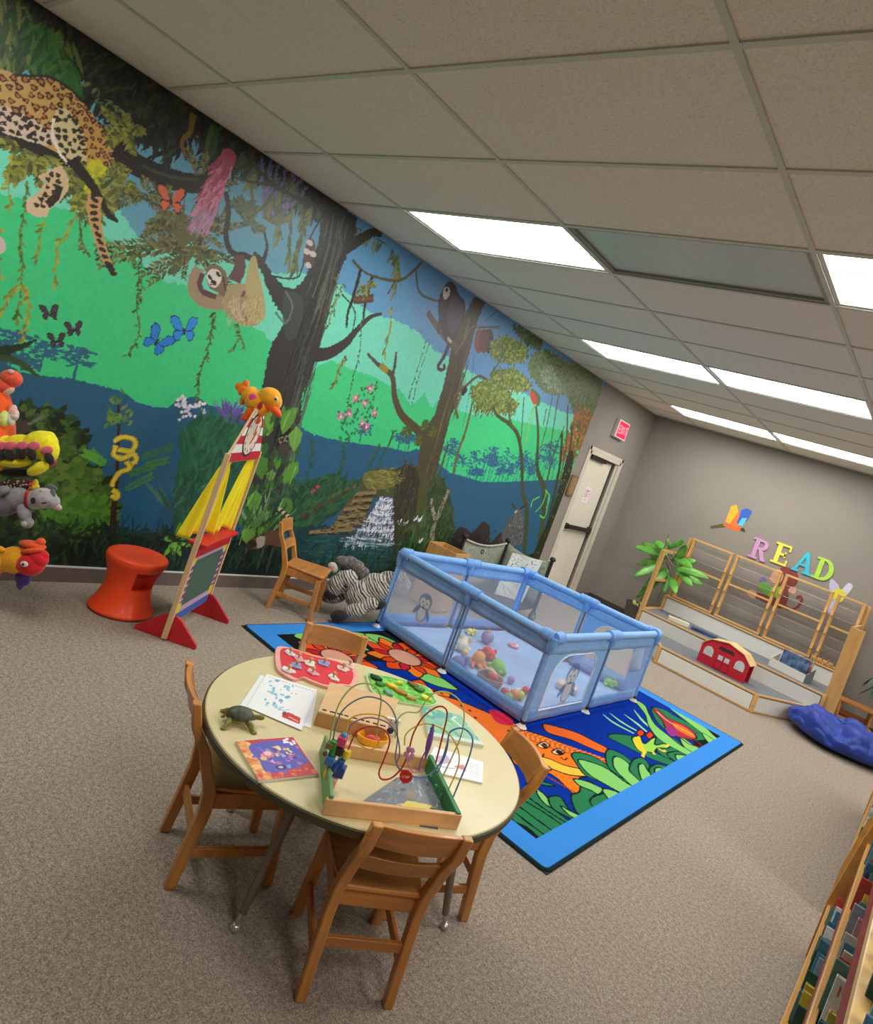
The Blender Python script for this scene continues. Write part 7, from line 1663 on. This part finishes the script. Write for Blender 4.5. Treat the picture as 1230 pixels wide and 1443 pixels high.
# yellow-and-red scoop toy, panda card
t = thing('scoop_toy', 'yellow oval plastic scoop toy with a red centre inside the bead maze', 'toy', tuple(tz(522,1048,TZ)))
MB().lathe([(.001, .004), (.045, .004), (.055, .02), (.058, .03), (.052, .03), (.046, .012), (.001, .010)], 28, sx=1, sy=.62, m=Matrix.Rotation(1.0, 4, 'Z')).build('dish', mat((246, 176, 40), .35, .03), t)
MB().ball((0, 0, .018), (.03, .018, .012), m=Matrix.Rotation(1.0, 4, 'Z')).build('centre', mat((206, 60, 40), .4), t)
t = thing('picture_block', 'small wooden block with black and white animal picture beside the scoop toy', 'toy block', tuple(tz(547,1035,TZ)), .9)
MB().box((0, 0, .03), (.05, .014, .06)).build('block', mat((232, 232, 236), .45, .03), t, bevel=.002)
mb = MB()
for cx, cz, r in ((0, .038, .014), (-.011, .051, .006), (.011, .051, .006), (0, .018, .012)): mb.add([(cx + r*math.cos(i*PI/6), -.0075, cz + r*math.sin(i*PI/6)) for i in range(12)], [tuple(range(12))], (40, 40, 60) if r < .013 else (190, 180, 220))
mb.build('picture', attr_mat('print', .6), t, smooth=0)

# ---- toy turtle
tp_ = tz(334, 1018, TZ); t = thing('toy_turtle', 'green rubber toy turtle standing at the left edge of the table', 'toy turtle', (tp_.x, tp_.y, TZ), math.atan2(.86, .50), None, None, .76)
TS_ = mat((74, 80, 58), .5, .16, 60, bump=.3, bscale=120); TG = mat((120, 122, 56), .55, .22, 70, bump=.3, bscale=150); TW = mat((206, 196, 150), .6, .1)
def shellwarp(p): return Vector((p.x, p.y, p.z if p.z > 0 else p.z*.25))
MB().ball((0, 0, .028), (.058, .044, .038), n=28, k=16, warp=shellwarp).build('shell', TS_, t, smooth=60)
MB().ball((.002, 0, .024), (.052, .038, .012), n=24, k=8).build('belly', TW, t)
MB().tube([(.045, 0, .026), (.066, 0, .034), (.080, 0, .034)], [.012, .010, .010], 12).ball((.086, 0, .035), (.014, .011, .011)).build('head', TG, t)
mb = MB()
for s in (-1, 1): mb.ball((.091, s*.009, .038), .0022, n=8, k=6)
mb.build('eyes', mat((16, 16, 14), .2), t)
for sx, sy, dx in ((.036, 1, .022), (.036, -1, .022), (-.036, 1, -.016), (-.036, -1, -.016)):
    MB().tube([(sx, sy*.028, .022), (sx+dx*.5, sy*.050, .018), (sx+dx, sy*.064, .006)], [.012, .011, .008], 10).ball((sx+dx*1.2, sy*.068, .005), (.013, .010, .005), n=12, k=6).build('leg', TG, t)
MB().tube([(-.055, 0, .02), (-.068, 0, .012)], [.006, .002], 8).build('tail', TG, t)

# ---- bead maze tray
FL, FR, BR, BL = [tz(u, v, TZ) for u, v in ((458,1147), (638,1167), (600,1084), (452,1060))]
c0 = (FL+FR+BR+BL)/4; c0.z = TZ
t = thing('bead_maze', 'wooden bead maze tray with coloured looping wires and green ends', 'bead maze', tuple(c0))
rail = mat((226, 178, 122), .45, .06, 18, wood=(1, .1, 1)); grn = mat((40, 130, 72), .4, .04); grn2 = mat((110, 160, 100), .45, .05)
lo = [p - c0 for p in (FL, FR, BR, BL)]
def board(a, b, h, th, m, nm, lb=None, ext=.0):
    d = (b-a).normalized(); a2, b2 = a - d*ext, b + d*ext; cc = (a2+b2)/2
    MB().box((cc.x, cc.y, h/2), ((b2-a2).length, th, h), math.atan2(d.y, d.x)).build(nm, m, t, smooth=0, bevel=.003, label=lb)
board(lo[0], lo[1], .045, .014, rail, 'rail', None, .012); board(lo[3], lo[2], .040, .014, rail, 'rail', None, .0)
board(lo[3], lo[0], .055, .012, grn2, 'end_board', 'pale green end board', .004); board(lo[2], lo[1], .050, .016, grn, 'end_board', 'dark green end board', .004)
dep = lambda u: float(np.interp(u, [455, 520, 600, 660], [1.90, 1.86, 1.84, 1.90]))
dTL = float(np.dot(np.array(tuple((FL+BL)/2)) - CAM, _F)); dTR = float(np.dot(np.array(tuple((FR+BR)/2)) - CAM, _F))
def wp(u, v, o=0): return vp(u, v, float(np.interp(u, [460, 635], [dTL, dTR])) + o - .02) - c0
def wire(pts, col, r=.0022, o=0.0):
    S = spline([tuple(wp(u, v, o)) for u, v in pts], 7); MB().tube([(x, y, max(.006, z)) for x, y, z in S], r, 8).build('wire', mat(col, .3, .02, coat=.3), t)
wire([(463,1052),(470,1015),(480,988),(497,968),(516,963),(531,970),(537,985),(534,1010),(530,1035)], (170,190,110))
wire([(468,1050),(474,1020),(484,1000),(503,986),(522,982),(544,990),(557,1010),(560,1040),(557,1068),(562,1082),(574,1088)], (112,128,160))
wire([(487,1042),(495,1022),(510,1013),(528,1012),(548,1020),(560,1038),(563,1062),(559,1078),(569,1090)], (150,120,160))
wire([(490,1058),(500,1035),(512,1026),(527,1024),(543,1030),(549,1045),(541,1070),(534,1088),(538,1098),(552,1096),(566,1082),(575,1062),(582,1035),(595,1012),(612,998),(624,996),(630,1006),(624,1035),(614,1075)], (196,50,52), .0026)
wire([(489,1034),(490,1018),(500,1009),(520,1006),(541,1010),(557,1022)], (230,190,60)); wire([(493,1035),(505,1048),(522,1056),(533,1048),(530,1035)], (240,180,60))
wire([(557,1040),(560,1015),(572,1004),(590,1003),(600,988),(614,976),(632,976),(648,988),(654,1006),(650,1035),(640,1060),(622,1098)], (196,206,130))
wire([(570,1050),(572,1035),(585,1024),(604,1020),(628,1030),(643,1050),(647,1072),(640,1095),(628,1120)], (232,200,70))
wire([(577,1092),(592,1096),(608,1090),(622,1072),(630,1048),(634,1032),(648,1026),(660,1031),(666,1044),(660,1070),(648,1100),(634,1134)], (96,140,196), .0026)
wire([(632,1040),(628,1062),(615,1092)], (100,140,190)); wire([(607,1025),(606,1045),(594,1070),(590,1088)], (140,90,170))
wire([(575,1055),(575,1075),(583,1088),(596,1084)], (220,150,200))
def bead(nm, u, v, size, col, shape='box', o=-.004, lb=None):
    p = wp(u, v, o); p.z = max(size/2+.004, p.z)
    if shape == 'box': m = MB().box(tuple(p), (size, size, size), .6)
    elif shape == 'ball': m = MB().ball(tuple(p), size/2, n=14, k=10)
    else: m = MB().lathe([(size*.42, -size*.5), (size*.5, -size*.3), (size*.5, size*.3), (size*.42, size*.5)], 16, tuple(p))
    m.build(nm, mat(col, .35, .03, coat=.3), t, bevel=.002 if shape == 'box' else 0, label=lb)
for u, v, s, c_, sh in ((464,1050,.018,(150,110,70),'box'),(470,1049,.022,(60,150,60),'box'),(478,1058,.022,(40,36,36),'box'),(482,1044,.026,(226,70,120),'box'),(485,1036,.018,(90,160,220),'ball'),(488,1063,.024,(240,214,50),'cyl'),
                        (465,1071,.024,(60,130,190),'box'),(472,1080,.026,(44,80,160),'cyl'),(479,1086,.030,(40,70,150),'box'),(462,1090,.024,(240,210,50),'cyl'),(466,1106,.028,(236,180,180),'box'),(480,1075,.022,(50,100,170),'box'),(458,1062,.014,(96,60,50),'ball'),(468,1060,.018,(60,140,80),'cyl')): bead('bead', u, v, s, c_, sh)
bead('bead', 610, 1030, .010, (130,90,180), 'ball'); S = [wp(611-12*k/10, 1020+50*k/10, -.01) for k in range(11)]
MB().tube([tuple(p) for p in S], [.002 + .007*math.sin(PI*k/10)**1 for k in range(11)], 10).build('spindle_bead', mat((128, 92, 176), .4, .05), t, label='purple spindle bead')
o = wp(572, 1094, -.02); MB().prism([(.020*math.cos(a), .020*math.sin(a)) for a in [PI/8 + i*PI/4 for i in range(8)]], -.004, .004, Matrix.Translation(o) @ RV @ Matrix.Rotation(math.radians(90), 4, 'X')).build('octagon_bead', mat((210, 34, 44), .35), t, bevel=.001, label='red octagonal STOP sign bead')
pt = Paint(.026, .008, .0006, (210, 34, 44)); text_strokes(pt, 'STOP', .002, .001, .0058, (246, 226, 226), .0010, .0058)
Mo = Matrix.Translation(o - Vector(_F)*.0046) @ RV
pt.mesh('lettering', attr_mat('print', .6), lambda x, y: np.array([tuple(Mo @ Vector((a-.013, 0, b-.004))) for a, b in zip(x, y)]), t)
mb = MB(); p = wp(577, 1062, -.01)
for k in range(5): a = k*2*PI/5; mb.ball(p + Vector((.012*math.cos(a), .004*math.sin(a), .012*math.sin(a))), (.009, .005, .009), n=10, k=6)
mb.build('flower_bead', mat((226, 160, 210), .3, .04, alpha=.8), t, label='pink flower bead')
for u, v, c_ in ((480,1000,(230,210,70)),(490,1003,(120,180,200))): pass
for k in range(4): bead('peg', 606 + 8*k, 1093 + 14*k, .010, (60, 150, 90), 'ball')
